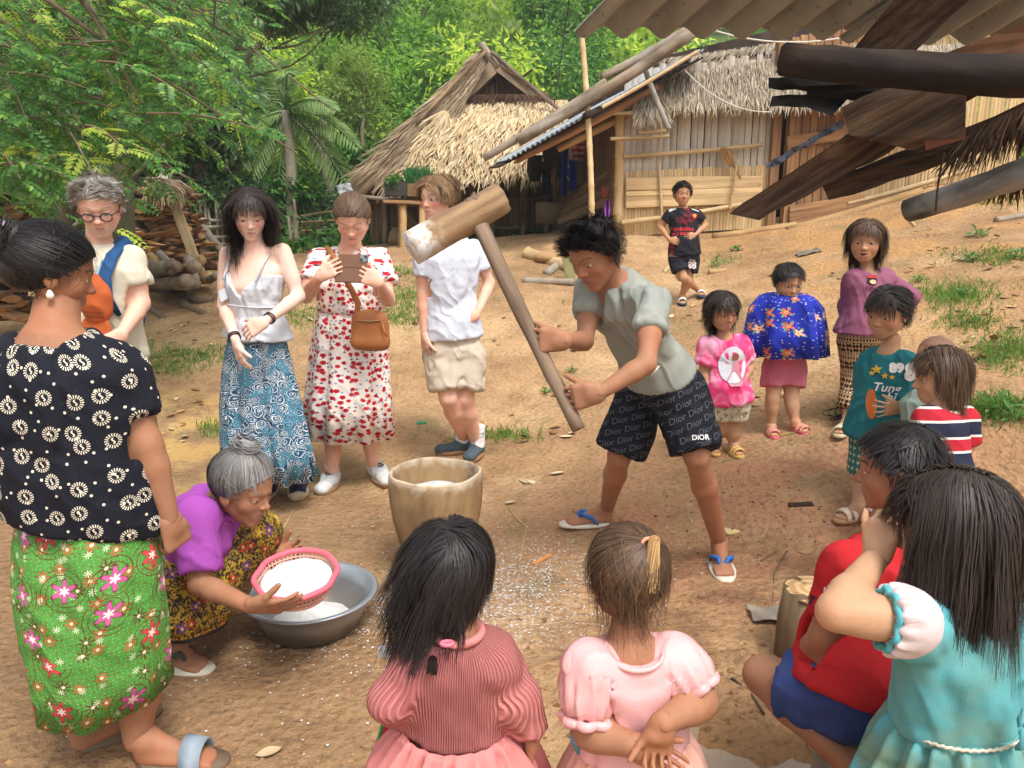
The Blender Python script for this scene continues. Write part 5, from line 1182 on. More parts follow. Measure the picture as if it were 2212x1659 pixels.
def paisley():
	n = NT('blue_paisley', .8, .25); uv = n.uv(); o = n.obj(); d = n.noise(uv, 9, 2, .5, out=1); p = n.vmath('ADD', uv, n.vmath('SCALE', d, .09)); v = n.voro(p, 24.0, 1.0, dim='2D'); r = v['Distance']; rc = n.sep(v['Color'])
	ring = n.math('SINE', r * 34.0 + rc[0] * 6.0); c = n.mix(C(40, 92, 122), C(226, 232, 230), n.step(ring, .25, .45)); c = n.mix(c, C(24, 60, 92), n.step(n.math('SINE', r * 17.0 + rc[1] * 6.0), .55, .7)); c = n.mix(c, C(96, 150, 168), (rc[2] > .62) * n.step(ring, -.6, -.3))
	fl = n.voro(uv, 60.0, 1.0, dim='2D'); c = n.mix(c, C(36, 84, 118), (fl['Distance'] < .26) * (n.sep(fl['Color'])[0] > .35)); c = n.mix(c, C(226, 230, 226), (fl['Distance'] < .12)); return n.done(n.hsv(c, .5, 1.0, (n.noise(o, 6, 3) - .5) * .2 + 1), crease(n, n.obj(), .8))
def red_floral():
	n = NT('red_floral', .85, .25); uv = n.uv(); o = n.obj(); c = n.hsv(C(240, 228, 216), .5, 1.0, (n.noise(o, 6, 3) - .5) * .1 + 1.0)
	st = n.step(n.noise(uv, 80, 2, .5, 2.0), .60, .64); c = n.mix(c, C(150, 140, 130), st * .45)
	r, a, rc, x, y = cells(n, uv, 42.0, .9, 2.0); m = petals(n, r, a, .30, 5, 0, .3) * (rc[0] > .35); c = n.mix(c, n.mix(C(122, 150, 206), C(90, 40, 60), (rc[1] > .45)), m)
	r, a, rc, x, y = cells(n, uv, 27.0, .95); m = petals(n, r, a, .36, 5, .3, .12) * (rc[0] > .10) * (r < (rc[2] * .2 + .22)); c = n.mix(c, n.mix(C(186, 32, 52), C(206, 60, 70), (rc[1] > .5)), m); c = n.mix(c, C(96, 14, 34), petals(n, r, a, .12, 5, .3, .3) * (rc[0] > .12)); return n.done(c, crease(n, n.obj(), .8))
def blue_poncho():
	n = NT('royal_blue_floral', .75, .3); uv = n.uv(); o = n.obj(); c = n.hsv(C(34, 50, 170), .5, 1.0, (n.noise(o, 6, 3) - .5) * .3 + 1.0)
	d = cells(n, uv, 46.0, .9, 4.0); c = n.mix(c, C(200, 206, 226), (d[0] < .14) * (d[2][0] > .55))
	r, a, rc, x, y = cells(n, uv, 12.0, .95); on_ = (rc[0] > .28); c = n.mix(c, C(122, 170, 110), petals(n, r, a, .42, 4, 1.0, .7) * on_); c = n.mix(c, n.mix(C(230, 110, 96), C(244, 196, 170), (rc[1] > .5)), petals(n, r, a, .34, 5, .2, .3) * on_); c = n.mix(c, C(252, 226, 150), (r < .10) * on_); c = n.mix(c, C(206, 60, 70), (r < .05) * on_)
	cu = n.math('ABSOLUTE', n.math('SINE', r * 30.0 + a)); c = n.mix(c, C(150, 170, 214), (cu < .16) * (r > .36) * (r < .5) * (rc[2] > .6)); return n.done(c, crease(n, n.obj(), .8))
def stripes(name, bands, z0, per, vert=False):
	"""Repeating horizontal bands [(from, to, colour)] in cloth uv."""
	n = NT(name, .85, .2); v = n.sep(n.uv())[1]; o = n.obj(); f = n.math('FRACT', (v - z0) / per); c = bands[0][2]
	for a, b, col in bands[1:]: c = n.mix(c, col, (f > a) * (f < b))
	return n.done(n.hsv(c, .5, 1.0, (n.noise(o, 8, 3) - .5) * .3 + 1.0), crease(n, n.obj(), .8))
def tie_dye():
	n = NT('pink_tie_dye', .85, .2); o = n.obj(); q = n.noise(o, 6.5, 4, .6, 1.0); return n.done(n.ramp(q, [(.35, C(222, 44, 102)), (.5, C(232, 84, 134)), (.62, C(244, 176, 200)), (.8, C(228, 60, 116))]), crease(n, n.obj(), .8))
def two_tone(name, base, spots, scale, th=.3, rnd=1.0, k=3, off=0.0):
	n = NT(name, .85, .2); uv = n.uv(); o = n.obj(); r, a, rc, x, y = cells(n, uv, scale, rnd, off); c = n.mix(base, spots, petals(n, r, a, th, k, 0, .35)); return n.done(n.hsv(c, .5, 1.0, (n.noise(o, 8, 3) - .5) * .25 + 1.0), crease(n, n.obj(), .8))
def elephant_pants():
	n = NT('elephant_print', .85, .2); uv = n.uv(); v = n.sep(uv)[1]; f = n.math('FRACT', v / .105); r, a, rc, x, y = cells(n, uv, 40.0, .3); zig = n.math('FRACT', n.sep(uv)[0] * 45.0)
	c = n.mix(C(176, 142, 100), C(40, 32, 30), (f > .42) * (r < .42)); c = n.mix(c, C(40, 32, 30), (f > .30) * (f < .40)); c = n.mix(c, C(236, 222, 196), (f > .33) * (f < .37) * (zig > .4)); c = n.mix(c, C(58, 46, 40), (f > .08) * (f < .22) * (zig < .55)); return n.done(c)
# ---------------------------------------------------------------- dressing helpers
def PY(px, py, Y):
	"""Point at a picture place on the upright plane at world distance Y."""
	d = P(px, py, 1) - CAMP; return CAMP + d * (Y / d[1])
def ST(hip, waist, chest, sh, d=.64, belly=0.0, bust=0.0, back=0.0):
	return [(-.6, hip * 1.0, hip * d, 0), (0, hip * .96, hip * d, 0), (.13, hip, hip * d * 1.04, 0), (.36, waist, waist * .74 + belly * .5, belly * .5), (.5, lerp(waist, chest, .5), lerp(waist, chest, .5) * .70 + belly * .25 + bust * .3, belly * .25 + bust * .3),
			(.64, chest, chest * .68 + bust * .5, bust * .5 - back), (.80, sh * .92, sh * .56, -back), (.9, sh * .62, sh * .44, -back), (1.0, sh * .30, sh * .32, -back), (1.4, sh * .2, sh * .2, 0)]
def arms(p, trap=.05, **sd):
	p.arms = sd
	for k, (sh, el, wr, r) in sd.items():
		sh, el, wr = (np.asarray(x, float) for x in (sh, el, wr)); p.arms[k] = (sh, el, wr, r); p.arm(sh, el, wr, r)
		top = p.t.at(0, 0, .90); p.bp.append([cone(lerp(top, sh, .25), sh, trap * .72, r[0] * .74), .04])
def legs(p, **sd):
	p.legs = {}
	for k, (hip, kn, an, r) in sd.items():
		hip, kn, an = (np.asarray(x, float) for x in (hip, kn, an)); p.legs[k] = (hip, kn, an, r); p.leg(hip, kn, an, r)
def endcut(a, b, r, hm=.11):
	"""Removes what lies beyond b along a->b inside radius r of that axis."""
	a = np.asarray(a, f32); b = np.asarray(b, f32); d = (b - a) / np.linalg.norm(b - a); d = d.astype(f32)
	def fn(X):
		q = X - b; h = q @ d; rad = np.sqrt(np.maximum((q ** 2).sum(-1) - h * h, 0)); return np.where((rad < r) & (h < hm), h, -1)
	return fn
def tee(p, mat, frac=.5, grow=.012, hem=.02, neck=(.02, .03, .07), vneck=None, sl=(.012, .016), flare=0.0, name='shirt', wr=.006, vox=.0115, hmax=.97, trap=.045, sides=None, long=False, label=None, hemcut=None, **kw):
	t = p.t; pr = [[t.prim(grow, hem - .12, hmax, flare), .02]]; cuts = []
	for k, (sh, el, w, r) in p.arms.items():
		if sides and k not in sides: continue
		top = t.at(0, 0, .88); pr.append([cone(lerp(top, sh, .2), sh - t.u * .008, trap * .78 + grow, r[0] * .84 + sl[0] + .004), .04])
		if long:
			e = lerp(el, w, frac); pr += [[cone(sh - t.u * .005, el, r[0] * .88 + sl[0], r[1] + sl[1]), .03], [cone(el, e, r[1] + sl[1], r[3] + sl[1]), .03]]; cuts.append(endcut(el, e, .07, .1))
		else:
			e = lerp(sh, el, frac); pr.append([cone(sh - t.u * .008, e + unit(e - sh) * .03, r[0] * .88 + sl[0] + .004, lerp(r[0], r[1], frac) + sl[1]), .03]); cuts.append(endcut(sh, e, lerp(r[0], r[1], frac) + sl[1] + .006))
	cuts.append(hemcut or (lambda X: (hem * t.L - t.loc(X)[2]).astype(f32)))
	subs = [] if neck is None else [(ell(t.at(0, neck[0], 1.0) + t.u * neck[1], A(1, 1, 1) * neck[2]), .012)]
	if vneck is not None: subs.append((cone(t.at(0, vneck[1], 1.0) + t.u * .02, t.at(0, vneck[2], vneck[0]), vneck[3], .008), .01))
	return p.cloth(name, pr, mat, cuts, subs, vox, wr, label=label, **kw)
def shorts(p, mat, frac=(.8, .8), grow=.014, top=.3, rg=(.022, .034), name='shorts', vox=.0115, wr=.005, label=None, below=None, **kw):
	t = p.t; pr = [[t.prim(grow, -.02, top + .05), .03]]; cuts = [lambda X: (t.loc(X)[2] - top * t.L).astype(f32)]
	for i, (k, (hip, kn, an, r)) in enumerate(p.legs.items()):
		f = frac[i] if hasattr(frac, '__len__') else frac
		if f <= 1: e = lerp(hip, kn, f); pr.append([cone(hip, e + unit(kn - hip) * .03, r[0] + rg[0], lerp(r[0], r[1], f) + rg[1]), .035]); cuts.append(endcut(hip, e, lerp(r[0], r[1], f) + rg[1] + .03, .25))
		else: e = lerp(kn, an, f - 1); pr += [[cone(hip, kn, r[0] + rg[0], r[1] + rg[1]), .035], [cone(kn, e + unit(an - kn) * .03, r[1] + rg[1], r[2] + rg[1] * .9), .03]]; cuts.append(endcut(kn, e, .12, .25))
	return p.cloth(name, pr, mat, cuts, (), vox, wr, label=label, **kw)
def sole_shape(heel, d, L, w, th, z=0.0, n=28):
	"""Foot-shaped slab, heel at the back, th thick, underside at z above the heel point."""
	d = unit(A(d[0], d[1], 0)); s = np.cross(d, A(0, 0, 1)); a = np.linspace(0, 2 * np.pi, n, endpoint=False); u = (1 - np.cos(a)) / 2; prof = w * (.38 + .16 * np.sin(u * np.pi * .9 + .3) + .06 * u) * np.abs(np.sin(a)) ** .55 * np.sign(np.sin(a))
	o = heel + np.outer(u * L - L * .06, d) + np.outer(prof, s); V = np.concatenate([o + A(0, 0, z), o + A(0, 0, z + th), [o.mean(0) + A(0, 0, z)], [o.mean(0) + A(0, 0, z + th)]]); i = np.arange(n); j = (i + 1) % n
	return V, [np.stack([i, j, j + n, i + n], 1), np.concatenate([np.stack([j, i, np.full(n, 2 * n)], 1), np.stack([i + n, j + n, np.full(n, 2 * n + 1)], 1)])], d, s
def flipflop(p, heel, d, L, solem, strapm, th=.014, name='flip_flop', style='v'):
	"""A sandal worn on the foot: sole and strap as parts of it."""
	V, F, d, s = sole_shape(np.asarray(heel, float), d, L * 1.08, L * .42, th); o = put(name, V, F, solem, p.root); h = np.asarray(heel) + A(0, 0, th); k = L
	if style == 'v':
		a = h + d * .66 * k + s * .05 * k + A(0, 0, .01)
		for sg in (-1, 1): put('strap', *tube([a, h + d * .55 * k + s * sg * .09 * k + A(0, 0, .22 * k), h + d * .36 * k + s * sg * .19 * k + A(0, 0, .16 * k), h + d * .22 * k + s * sg * .19 * k + A(0, 0, .0)], [.012 * k * 2, .03 * k * 1.4, .03 * k * 1.4, .02 * k], 8), strapm, o)
	else:
		for f0 in ((.5,) if style == 'slide' else (.42, .66)):
			m = 9; g = np.linspace(-1, 1, m); arc = np.array([h + d * (f0 * k) + s * (x * .23 * k) + A(0, 0, (.26 if style == 'slide' else .24) * k * max(0, 1 - x * x) ** .5 + .0) for x in g]); arc2 = arc + d * (.24 * k if style == 'slide' else .13 * k) - A(0, 0, 1) * (.05 * k) * (1 - g[:, None] ** 2) ** .5
			n2 = np.concatenate([arc, arc2]); n3 = n2 + A(0, 0, .006) + (n2 - n2.mean(0)) * .05; q = np.arange(m - 1)
			Fq = np.concatenate([np.stack([q, q + 1, q + 1 + m, q + m], 1), np.stack([q, q + m, q + m + 1, q + 1], 1) + 2 * m, np.stack([q, q + 2 * m, q + 2 * m + 1, q + 1], 1), np.stack([q + m, q + m + 1, q + 3 * m + 1, q + 3 * m], 1)]); put('strap', np.concatenate([n2, n3]), Fq, strapm, o)
	return o
def shoe(p, ank, heel, d, L, upm, solem, lacem=None, high=0.0, name='shoe', vox=.0065, toe=None):
	"""Closed shoe: upper grown round the foot, sole slab, laces, tongue."""
	d = unit(A(d[0], d[1], 0)); s = np.cross(d, A(0, 0, 1)); h = np.asarray(heel, float); u = A(0, 0, 1)
	pr = [[cone(h + u * .05 + d * .03, h + u * .045 + d * L * .3, .042, .042), .02], [ecap(h + d * L * .3 + u * .04, h + d * L * .84 + u * .035, .044, .044, u, .75), .03], [cone(np.asarray(ank) + u * (.0 + high), h + d * L * .32 + u * .06, .042, .045), .03]]
	o = p.cloth(name, pr, upm, [lambda X: (h[2] + .012 - X[..., 2]).astype(f32), lambda X: (X[..., 2] - (h[2] + .085 + high)).astype(f32)], (), vox, .001, uv=None)
	V, F, _, _ = sole_shape(h, d, L * 1.04, .104, .026); put('sole', V, F, solem, o)
	if toe is not None: Vt, Ft = mesh_prims([ecap(h + d * L * .84 + u * .03, h + d * L * .88 + u * .03, .045, .043, u, .72)], vox, [lambda X: (h[2] + .012 - X[..., 2]).astype(f32)]); put('toe_cap', Vt, Ft, toe, o)
	if lacem is not None:
		for i in range(5):
			c = h + d * L * (.34 + .075 * i) + u * (.098 - .0105 * i + high * .3 * max(0, 1 - i * .4)); put('lace', *tube([c - s * .026 - u * .010, c + u * .004, c + s * .026 - u * .010], .0042, 5), lacem, o)
	return o
# ================================================================ PEOPLE
HAIR = {'black': hair_mat('black_hair', C(24, 20, 20), C(44, 38, 36)), 'dark': hair_mat('dark_hair', C(34, 27, 24), C(60, 48, 41)), 'brown': hair_mat('brown_hair', C(64, 47, 36), C(112, 86, 62)), 'lightbrown': hair_mat('light_brown_hair', C(104, 78, 54), C(176, 140, 98)),
		'grey': hair_mat('grey_hair', C(70, 68, 68), C(158, 154, 150)), 'silver': hair_mat('silver_brown_hair', C(104, 92, 78), C(206, 200, 190)), 'childbrown': hair_mat('child_brown_hair', C(56, 42, 34), C(112, 84, 60)), 'straw': hair_mat('sunbleached_hair', C(150, 112, 70), C(206, 168, 112))}
def mop(p, mat, n=1500, L=.22, vol=.06, seed=1, w=.0012, whorl=(0, -.25, .5), front=.35, lift=0.0, noise=.35, clump=.8, grow=.02, fwd=0.0, sidepart=None, name='hair', seg=6, lenfn=None, volfn=None, frontdir=None, fz=.12):
	"""Short hair combed from the whorl over the skull."""
	r = np.random.default_rng(seed); H = Hair(p.h); rt = H.roots(n, r, lift); wh = A(*whorl); g = p.h.g
	def comb(q, r0):
		v = unit_rows(q - wh) + g * .25 + A(0, 1, 0) * fwd
		if sidepart is not None: v = v + np.outer(np.sign(r0[:, 0] - sidepart) * 1.2 * (r0[:, 2] > .2), A(1, 0, 0))
		if frontdir is not None: v = v + sm(r0[:, 1], fz - .1, fz + .12)[:, None] * (A(*frontdir) + np.outer(np.sign(r0[:, 0] + .08), A(.5, 0, 0)))
		return v
	Ls = L * (.6 + .6 * r.random(n)) * (.55 + .45 * sm(rt[:, 2], -.1, .3))
	if lenfn is not None: Ls = Ls * lenfn(rt)
	return p.hair([(H.grow(rt, comb, Ls, seg, vol, .4, noise, r, .15, clump, volfn=volfn), w)], mat, True, grow, lift, name)
def longhair(p, mat, n=3000, L=1.0, vol=.06, seed=1, w=.0012, part=0.0, bangs=None, lift=0.0, noise=.10, clump=.35, grow=.03, wave=.0, back=(0, 0, 0), seg=10, lenfn=None, name='hair', extra=(), sweep=.9, lock=.32):
	"""Hair falling from a part; bangs = length of the fringe."""
	r = np.random.default_rng(seed); H = Hair(p.h); rt = H.roots(n, r, lift); g = p.h.g; bk = np.asarray(back, float)
	isb = (rt[:, 1] > .16) & (np.abs(rt[:, 0]) < .27) & (rt[:, 2] > .2) if bangs else np.zeros(n, bool); Ls = L * (.72 + .4 * r.random(n))
	if lenfn is not None: Ls = Ls * lenfn(rt)
	if bangs: Ls = np.where(isb, bangs * (.8 + .35 * r.random(n)), Ls)
	def comb(q, r0):
		top = sm(q[:, 2], .15, .45)[:, None]; sx = np.sign(r0[:, 0] - part + .02 * r0[:, 1])[:, None]; side = sx * A(1, 0, 0) * top * sweep; bb = np.where(isb[:, None], A(0, .9, 0) * top, A(0, -.5, 0) * (r0[:, 1] > .05)[:, None] * sm(q[:, 2], -.1, .1)[:, None] + bk); return g + side * np.where(isb[:, None], .25, 1) + bb
	return p.hair([(H.grow(rt, comb, Ls, seg, vol, .45, noise, r, .3, clump, wave=wave, lock=lock), w)], mat, True, grow, lift, name, extra)
def tied(p, mat, tie, n=2200, seed=1, w=.0011, lift=0.0, vol=.025, grow=.02, noise=.05, loose=0, looseL=.3, extra=(), name='hair', clump=.15):
	"""Hair combed back to a tie point (head units)."""
	r = np.random.default_rng(seed); H = Hair(p.h); rt = H.roots(n, r, lift); tie = A(*tie); d = np.linalg.norm(rt - tie, axis=1)
	pts = H.grow(rt, lambda q, r0: tie - q, np.minimum(d * 1.06, 1.3), 8, vol, .3, noise * .5, r, .0, clump * .3, lock=.2); P_ = [(pts, w)]
	if loose: r2 = H.roots(loose, r, lift - .02); P_.append((H.grow(r2, lambda q, r0: p.h.g + rdir(r, len(q)) * .5 + unit_rows(tie - q) * .4, looseL * (.5 + r.random(loose)), 7, vol + .03, .5, .35, r, .3, .2), w * .7))
	return p.hair(P_, mat, True, grow, lift, name, extra)
WHITE_RUB = plain('muddy_rubber', C(206, 190, 164), .8, .3, 25); MUDSOLE = plain('muddy_sole', C(146, 112, 78), .9, .3, 25)
# ---------------------------------------------------------------- man swinging the mallet
def mallet_man():
	fr = gnd(1310, 1128); fl = gnd(1552, 1205)
	WR, WL_ = P(1222, 736, 2.70), P(1296, 848, 2.63)
	p = Person('lean man in a grey T-shirt and black shorts bending to swing a wooden mallet', on((.62, 3.4)), 'tan')
	B, T = P(1432, 838, 3.28), P(1318, 603, 2.97)
	t = p.torso(B, T, P(1405, 650, 2.80) - P(1270, 622, 3.12), ST(.142, .118, .150, .185, .64, back=.01))
	arms(p, .055, L=(P(1412, 648, 2.82), P(1396, 786, 2.66), WL_, (.045, .036, .034, .026)), R=(P(1282, 622, 3.10), P(1262, 738, 2.98), WR, (.045, .036, .034, .026)))
	aL, aR = fl + A(0, 0, .075), fr + A(0, 0, .075)
	legs(p, L=(P(1468, 850, 3.2), P(1505, 985, 3.14), aL, (.082, .053, .053, .035)), R=(P(1388, 850, 3.38), P(1338, 985, 3.42), aR, (.082, .053, .053, .035)))
	p.neck(T - t.u * .02, P(1305, 578, 2.92), .056, .054)
	dl, dr = A(-.12, -1, 0), A(-1, -.12, 0)
	p.foot(aL, fl, dl, .235, .036); p.foot(aR, fr, dr, .235, .036)
	p.head(P(1283, 553, 2.86), A(-.66, -.62, -.52), A(-.42, -.25, .9), .236, .0118, dict(eye=.38, blush=.3, lip=(.30, .13, .10), brow=(.03, .02, .016), browt=.9, browa=.6, down=1.5), nose=1.15, jaw=1.05, cheek=1.1, lips=.9, noseL=1.1)
	# hands closed round the handle
	H0, H1 = P(1040, 490, 2.84), P(1250, 927, 2.66); hd = unit(H1 - H0)
	cR, cL = P(1157, 735, 2.74), P(1219, 862, 2.68); bk = unit(A(-.12, 1, -.12))
	for (w, c) in ((WR, cR), (WL_, cL)): p.hand(w, c - bk * .030 - w, bk, -hd, .178, curls=(1.1, 1.08, 1.05, 1.0), cw=(.55, 1.5, 1.1), thumb_dir=unit(-hd * .35 + A(-.8, .45, .1)), rw=.026, vox=.004)
	p.body(.012)
	tee(p, cloth_mat('grey_tshirt', C(146, 150, 142), .9, .12, C(176, 172, 156), .5), .50, .017, .15, (.02, .035, .058), (.70, .05, .12, .046), (.011, .019), .07, wr=.010, vox=.009, wscale=7, stretch=(1, 1, .6))
	sh = shorts(p, cloth_mat('black_shorts', C(26, 27, 34), .85, .3), (.92, .92), .014, .24, (.026, .055), wr=.008)
	gm = plain('grey_print', C(84, 86, 94), .8); rt = unit(P(1480, 900, 3) - P(1400, 930, 3)); uu = np.cross(np.cross(rt, UPV), rt);
	V, F = merge(*[(np.c_[v + A(x, y), np.zeros(len(v))], f) for (v, f) in [text2d('Dior Dior Dior Dior', .036, .3, .0, .03)] for (x, y) in [((i % 2) * .04 - .04, .24 - .042 * i) for i in range(12)]])
	decal(V[:, :2], F[0], P(1345, 905, 3.2), RGT + UPV * .25, UPV - RGT * .15, sh, gm, sh, 'lettering');
	V, F = merge(*[(np.c_[v + A(x, y), np.zeros(len(v))], f) for (v, f) in [text2d('Dior Dior Dior', .036, .3, .0, .03)] for (x, y) in [((i % 2) * .03, .22 - .042 * i) for i in range(12)]])
	decal(V[:, :2], F[0], P(1485, 900, 3.1), RGT * .9 + UPV * .45, UPV - RGT * .4, sh, gm, sh, 'lettering')
	v, f = text2d('DIOR', .028, 0, .0005, .03); decal(v, f, P(1512, 945, 3.05), RGT + UPV * .02, UPV, sh, plain('white_print', C(226, 224, 220), .8), sh, 'lettering', .004)
	put('drawstring', *tube([P(1408, 802, 2.95), P(1412, 794, 2.92), P(1425, 790, 2.93), P(1415, 800, 2.92), P(1408, 812, 2.94)], .005, 5), plain('cord_white', C(220, 216, 206), .8), sh)
	put('wristband', *tube([P(1270, 850, 2.70) + .033 * (math.cos(a) * UPV + math.sin(a) * FWD) for a in np.linspace(0, 6.3, 14)], .003, 5, False), plain('red_thread', C(170, 50, 40), .8), p.root)
	for (c, d) in ((fl, dl), (fr, dr)): flipflop(p, c - A(0, 0, .008), d, .24, plain('cream_foam', C(214, 204, 186), .7), plain('blue_strap', C(44, 104, 176), .6))
	mop(p, HAIR['black'], 3600, .22, .13, 3, .0017, (0, -.32, .42), noise=.18, clump=.5, grow=.05, lenfn=lambda r: .75 + .6 * sm(r[:, 2], .2, .45), frontdir=(.5, -.4, .9), fz=.0)
	# mallet
	m = thing('mallet', 'wooden rice mallet with a flour-whitened end raised in the hands of the man', 'mallet', H1)
	mw = NT('mallet_wood', .8, .3); mo = mw.obj(); g = mw.noise(mw.scale(mo, (14, 14, 1.5)), 1.0, 5, .6, .4); z = mw.sep(mo)[2]; c = mw.mix(C(116, 90, 66), C(170, 138, 102), mw.step(g, .3, .7))
	ed = mw.noise(mo, 22, 4, .6); m1 = 1.0 - mw.step(z + (ed - .5) * .22, .04, .12); mwm = mw.done(mw.mix(c, mw.mix(C(196, 178, 160), C(230, 228, 224), mw.step(ed, .4, .55)), m1), mw.bump(g + mw.noise(mo, 40, 3) * .6, .6, .006))
	pole('handle', H0, H1, .030, .024, wood('handle_wood', C(92, 74, 60), C(136, 114, 94), .75, (14, 14, 1.5), .4), m, 4, bend=.006, n=12)
	pole('handle_top', P(1010, 452, 2.85), P(1034, 426, 2.85), .032, .026, wood('handle_wood', (0, 0, 0, 1), (0, 0, 0, 1)), m, 5, rough=.12)
	e0, e1 = P(888, 536, 2.80), P(1083, 429, 2.90); pole('mallet_head', e0, e1, .062, .060, mwm, m, 6, bend=.004, rough=.05, n=20)
	return p
mallet_man()
# ---------------------------------------------------------------- girl in the white camisole
def white_girl():
	Y = 3.95; q = lambda x, y, dy=0: PY(x, y, Y + dy); f1, f2 = gnd(578, 1072), gnd(636, 1062)
	p = Person('dark-haired young woman in a white camisole and long blue paisley skirt', on((-1.2, Y)), 'pale')
	B, T = q(556, 765), q(552, 532); t = p.torso(B, T, q(618, 528, -.06) - q(488, 534, .06), ST(.150, .118, .140, .175, .64, bust=.035))
	wR, wL = q(510, 738, -.22), q(572, 695, -.28)
	arms(p, .04, R=(q(492, 545, .03), q(484, 660, -.02), wR, (.040, .034, .031, .022)), L=(q(610, 540, -.03), q(645, 640, -.05), wL, (.040, .034, .031, .022)))
	legs(p, R=(q(530, 770), q(545, 900), f1 + A(0, .03, .08), (.078, .05, .05, .034)), L=(q(588, 770), q(600, 900), f2 + A(0, .03, .08), (.078, .05, .05, .034)))
	p.neck(T - A(0, 0, .02), q(545, 500, -.04), .046, .046)
	p.hand(wR, A(.25, -.2, -1), A(.6, .5, .1), A(.3, -1, 0), .165, curl=.28, thumb=.3, rw=.022, spread=.06, vox=.0042); p.hand(wL, A(-1, -.1, -.55), A(.0, .9, -.5), A(-.2, .2, .9), .165, curl=.4, thumb=.4, rw=.022, vox=.0042)
	p.head(q(539, 463, -.06), A(.30, -.86, -.42), A(.10, -.30, .95), .238, .0118, dict(eye=.5, blush=1.6, lip=(.56, .26, .25), brow=(.07, .045, .035), browt=.7, down=1.4, iris=(.08, .05, .03)), nose=.85, jaw=.92, lips=1.15, cheek=1.0)
	p.body(.012)
	wm = cloth_mat('white_cotton', C(204, 207, 212), .85, .05)
	top = p.cloth('camisole', [[t.prim(.014, .12, .76, .10), .02]], wm, [lambda X: (.16 * t.L - t.loc(X)[2]).astype(f32), lambda X: (t.loc(X)[2] - (.70 + .02) * t.L - .18 * np.abs(t.loc(X)[0]) + np.where(t.loc(X)[1] > 0, .10 - 1.2 * np.abs(np.abs(t.loc(X)[0]) - .0) * .9, 0).clip(0, .12)).astype(f32)], (), .007, .007, 9, (1.6, 1.6, .25))
	for sg in (-1, 1): put('strap', *tube([t.at(sg * .095, t.st[5][2] + .02, .70), t.at(sg * .10, .075, .86), t.at(sg * .095, .0, .965), t.at(sg * .09, -.10, .80)], .0065, 6), wm, top)
	put('waist_seam', *tube([t.at(.150 * math.cos(a), .012 + .118 * math.sin(a), .47) for a in np.linspace(0, 6.283, 40)], .004, 5, False), wm, top)
	s, f = t.s, t.f; c = lambda x, y: q(x, y)
	V, F, U = loft([(c(556, 722), s, f, .150, .118), (c(556, 740), s, f, .156, .124), (c(558, 800), s, f, .185, .15), (c(565, 880), s, f, .215, .175), (c(575, 960), s, f, .235, .19), (c(586, 1022), s, f, .25, .20)], 120, lambda a, v: v * (.022 * np.sin(a * 11) + .014 * np.sin(a * 17 + 1.3) + .01 * np.sin(a * 5 + .4)) + .003 * np.sin(a * 40) * (1 - v))
	put('skirt', V, F, paisley(), p.root, uv=U)
	nv = cloth_mat('navy_canvas', C(52, 56, 82), .85, .25, C(150, 120, 90), .25)
	for (fp, d) in ((f1, A(-.15, -1, 0)), (f2, A(.25, -1, 0))): shoe(p, fp + A(0, .04, .09), fp + A(0, .09, -.004), d, .235, nv, WHITE_RUB, plain('lace_white', C(220, 214, 204), .8), .02, 'sneaker', toe=WHITE_RUB)
	longhair(p, HAIR['dark'], 2600, 1.15, .04, 4, .0016, -.03, .22, noise=.14, clump=.5, wave=.10, lenfn=lambda r: .75 + .5 * sm(-r[:, 1], -.2, .2))
	BR = plain('dark_bead', C(40, 34, 40), .5)
	for (w, el) in ((wL, q(645, 640, -.05)), (wR, q(484, 660, -.02))):
		d = unit(el - w); e1 = unit(np.cross(d, A(0, 0, 1))); e2 = np.cross(d, e1); put('bracelet', *merge(*[tube([w + d * (.03 + .014 * k) + .0275 * (math.cos(a) * e1 + math.sin(a) * e2) for a in np.linspace(0, 6.283, 16)], .0035, 5, False) for k in range(2)]), BR, p.root)
	put('bandage', *rbox(q(482, 638, -.07), RGT * .018 + UPV * .01, UPV * .028 - RGT * .008, FWD * .006, .003), wm, p.root)
white_girl()
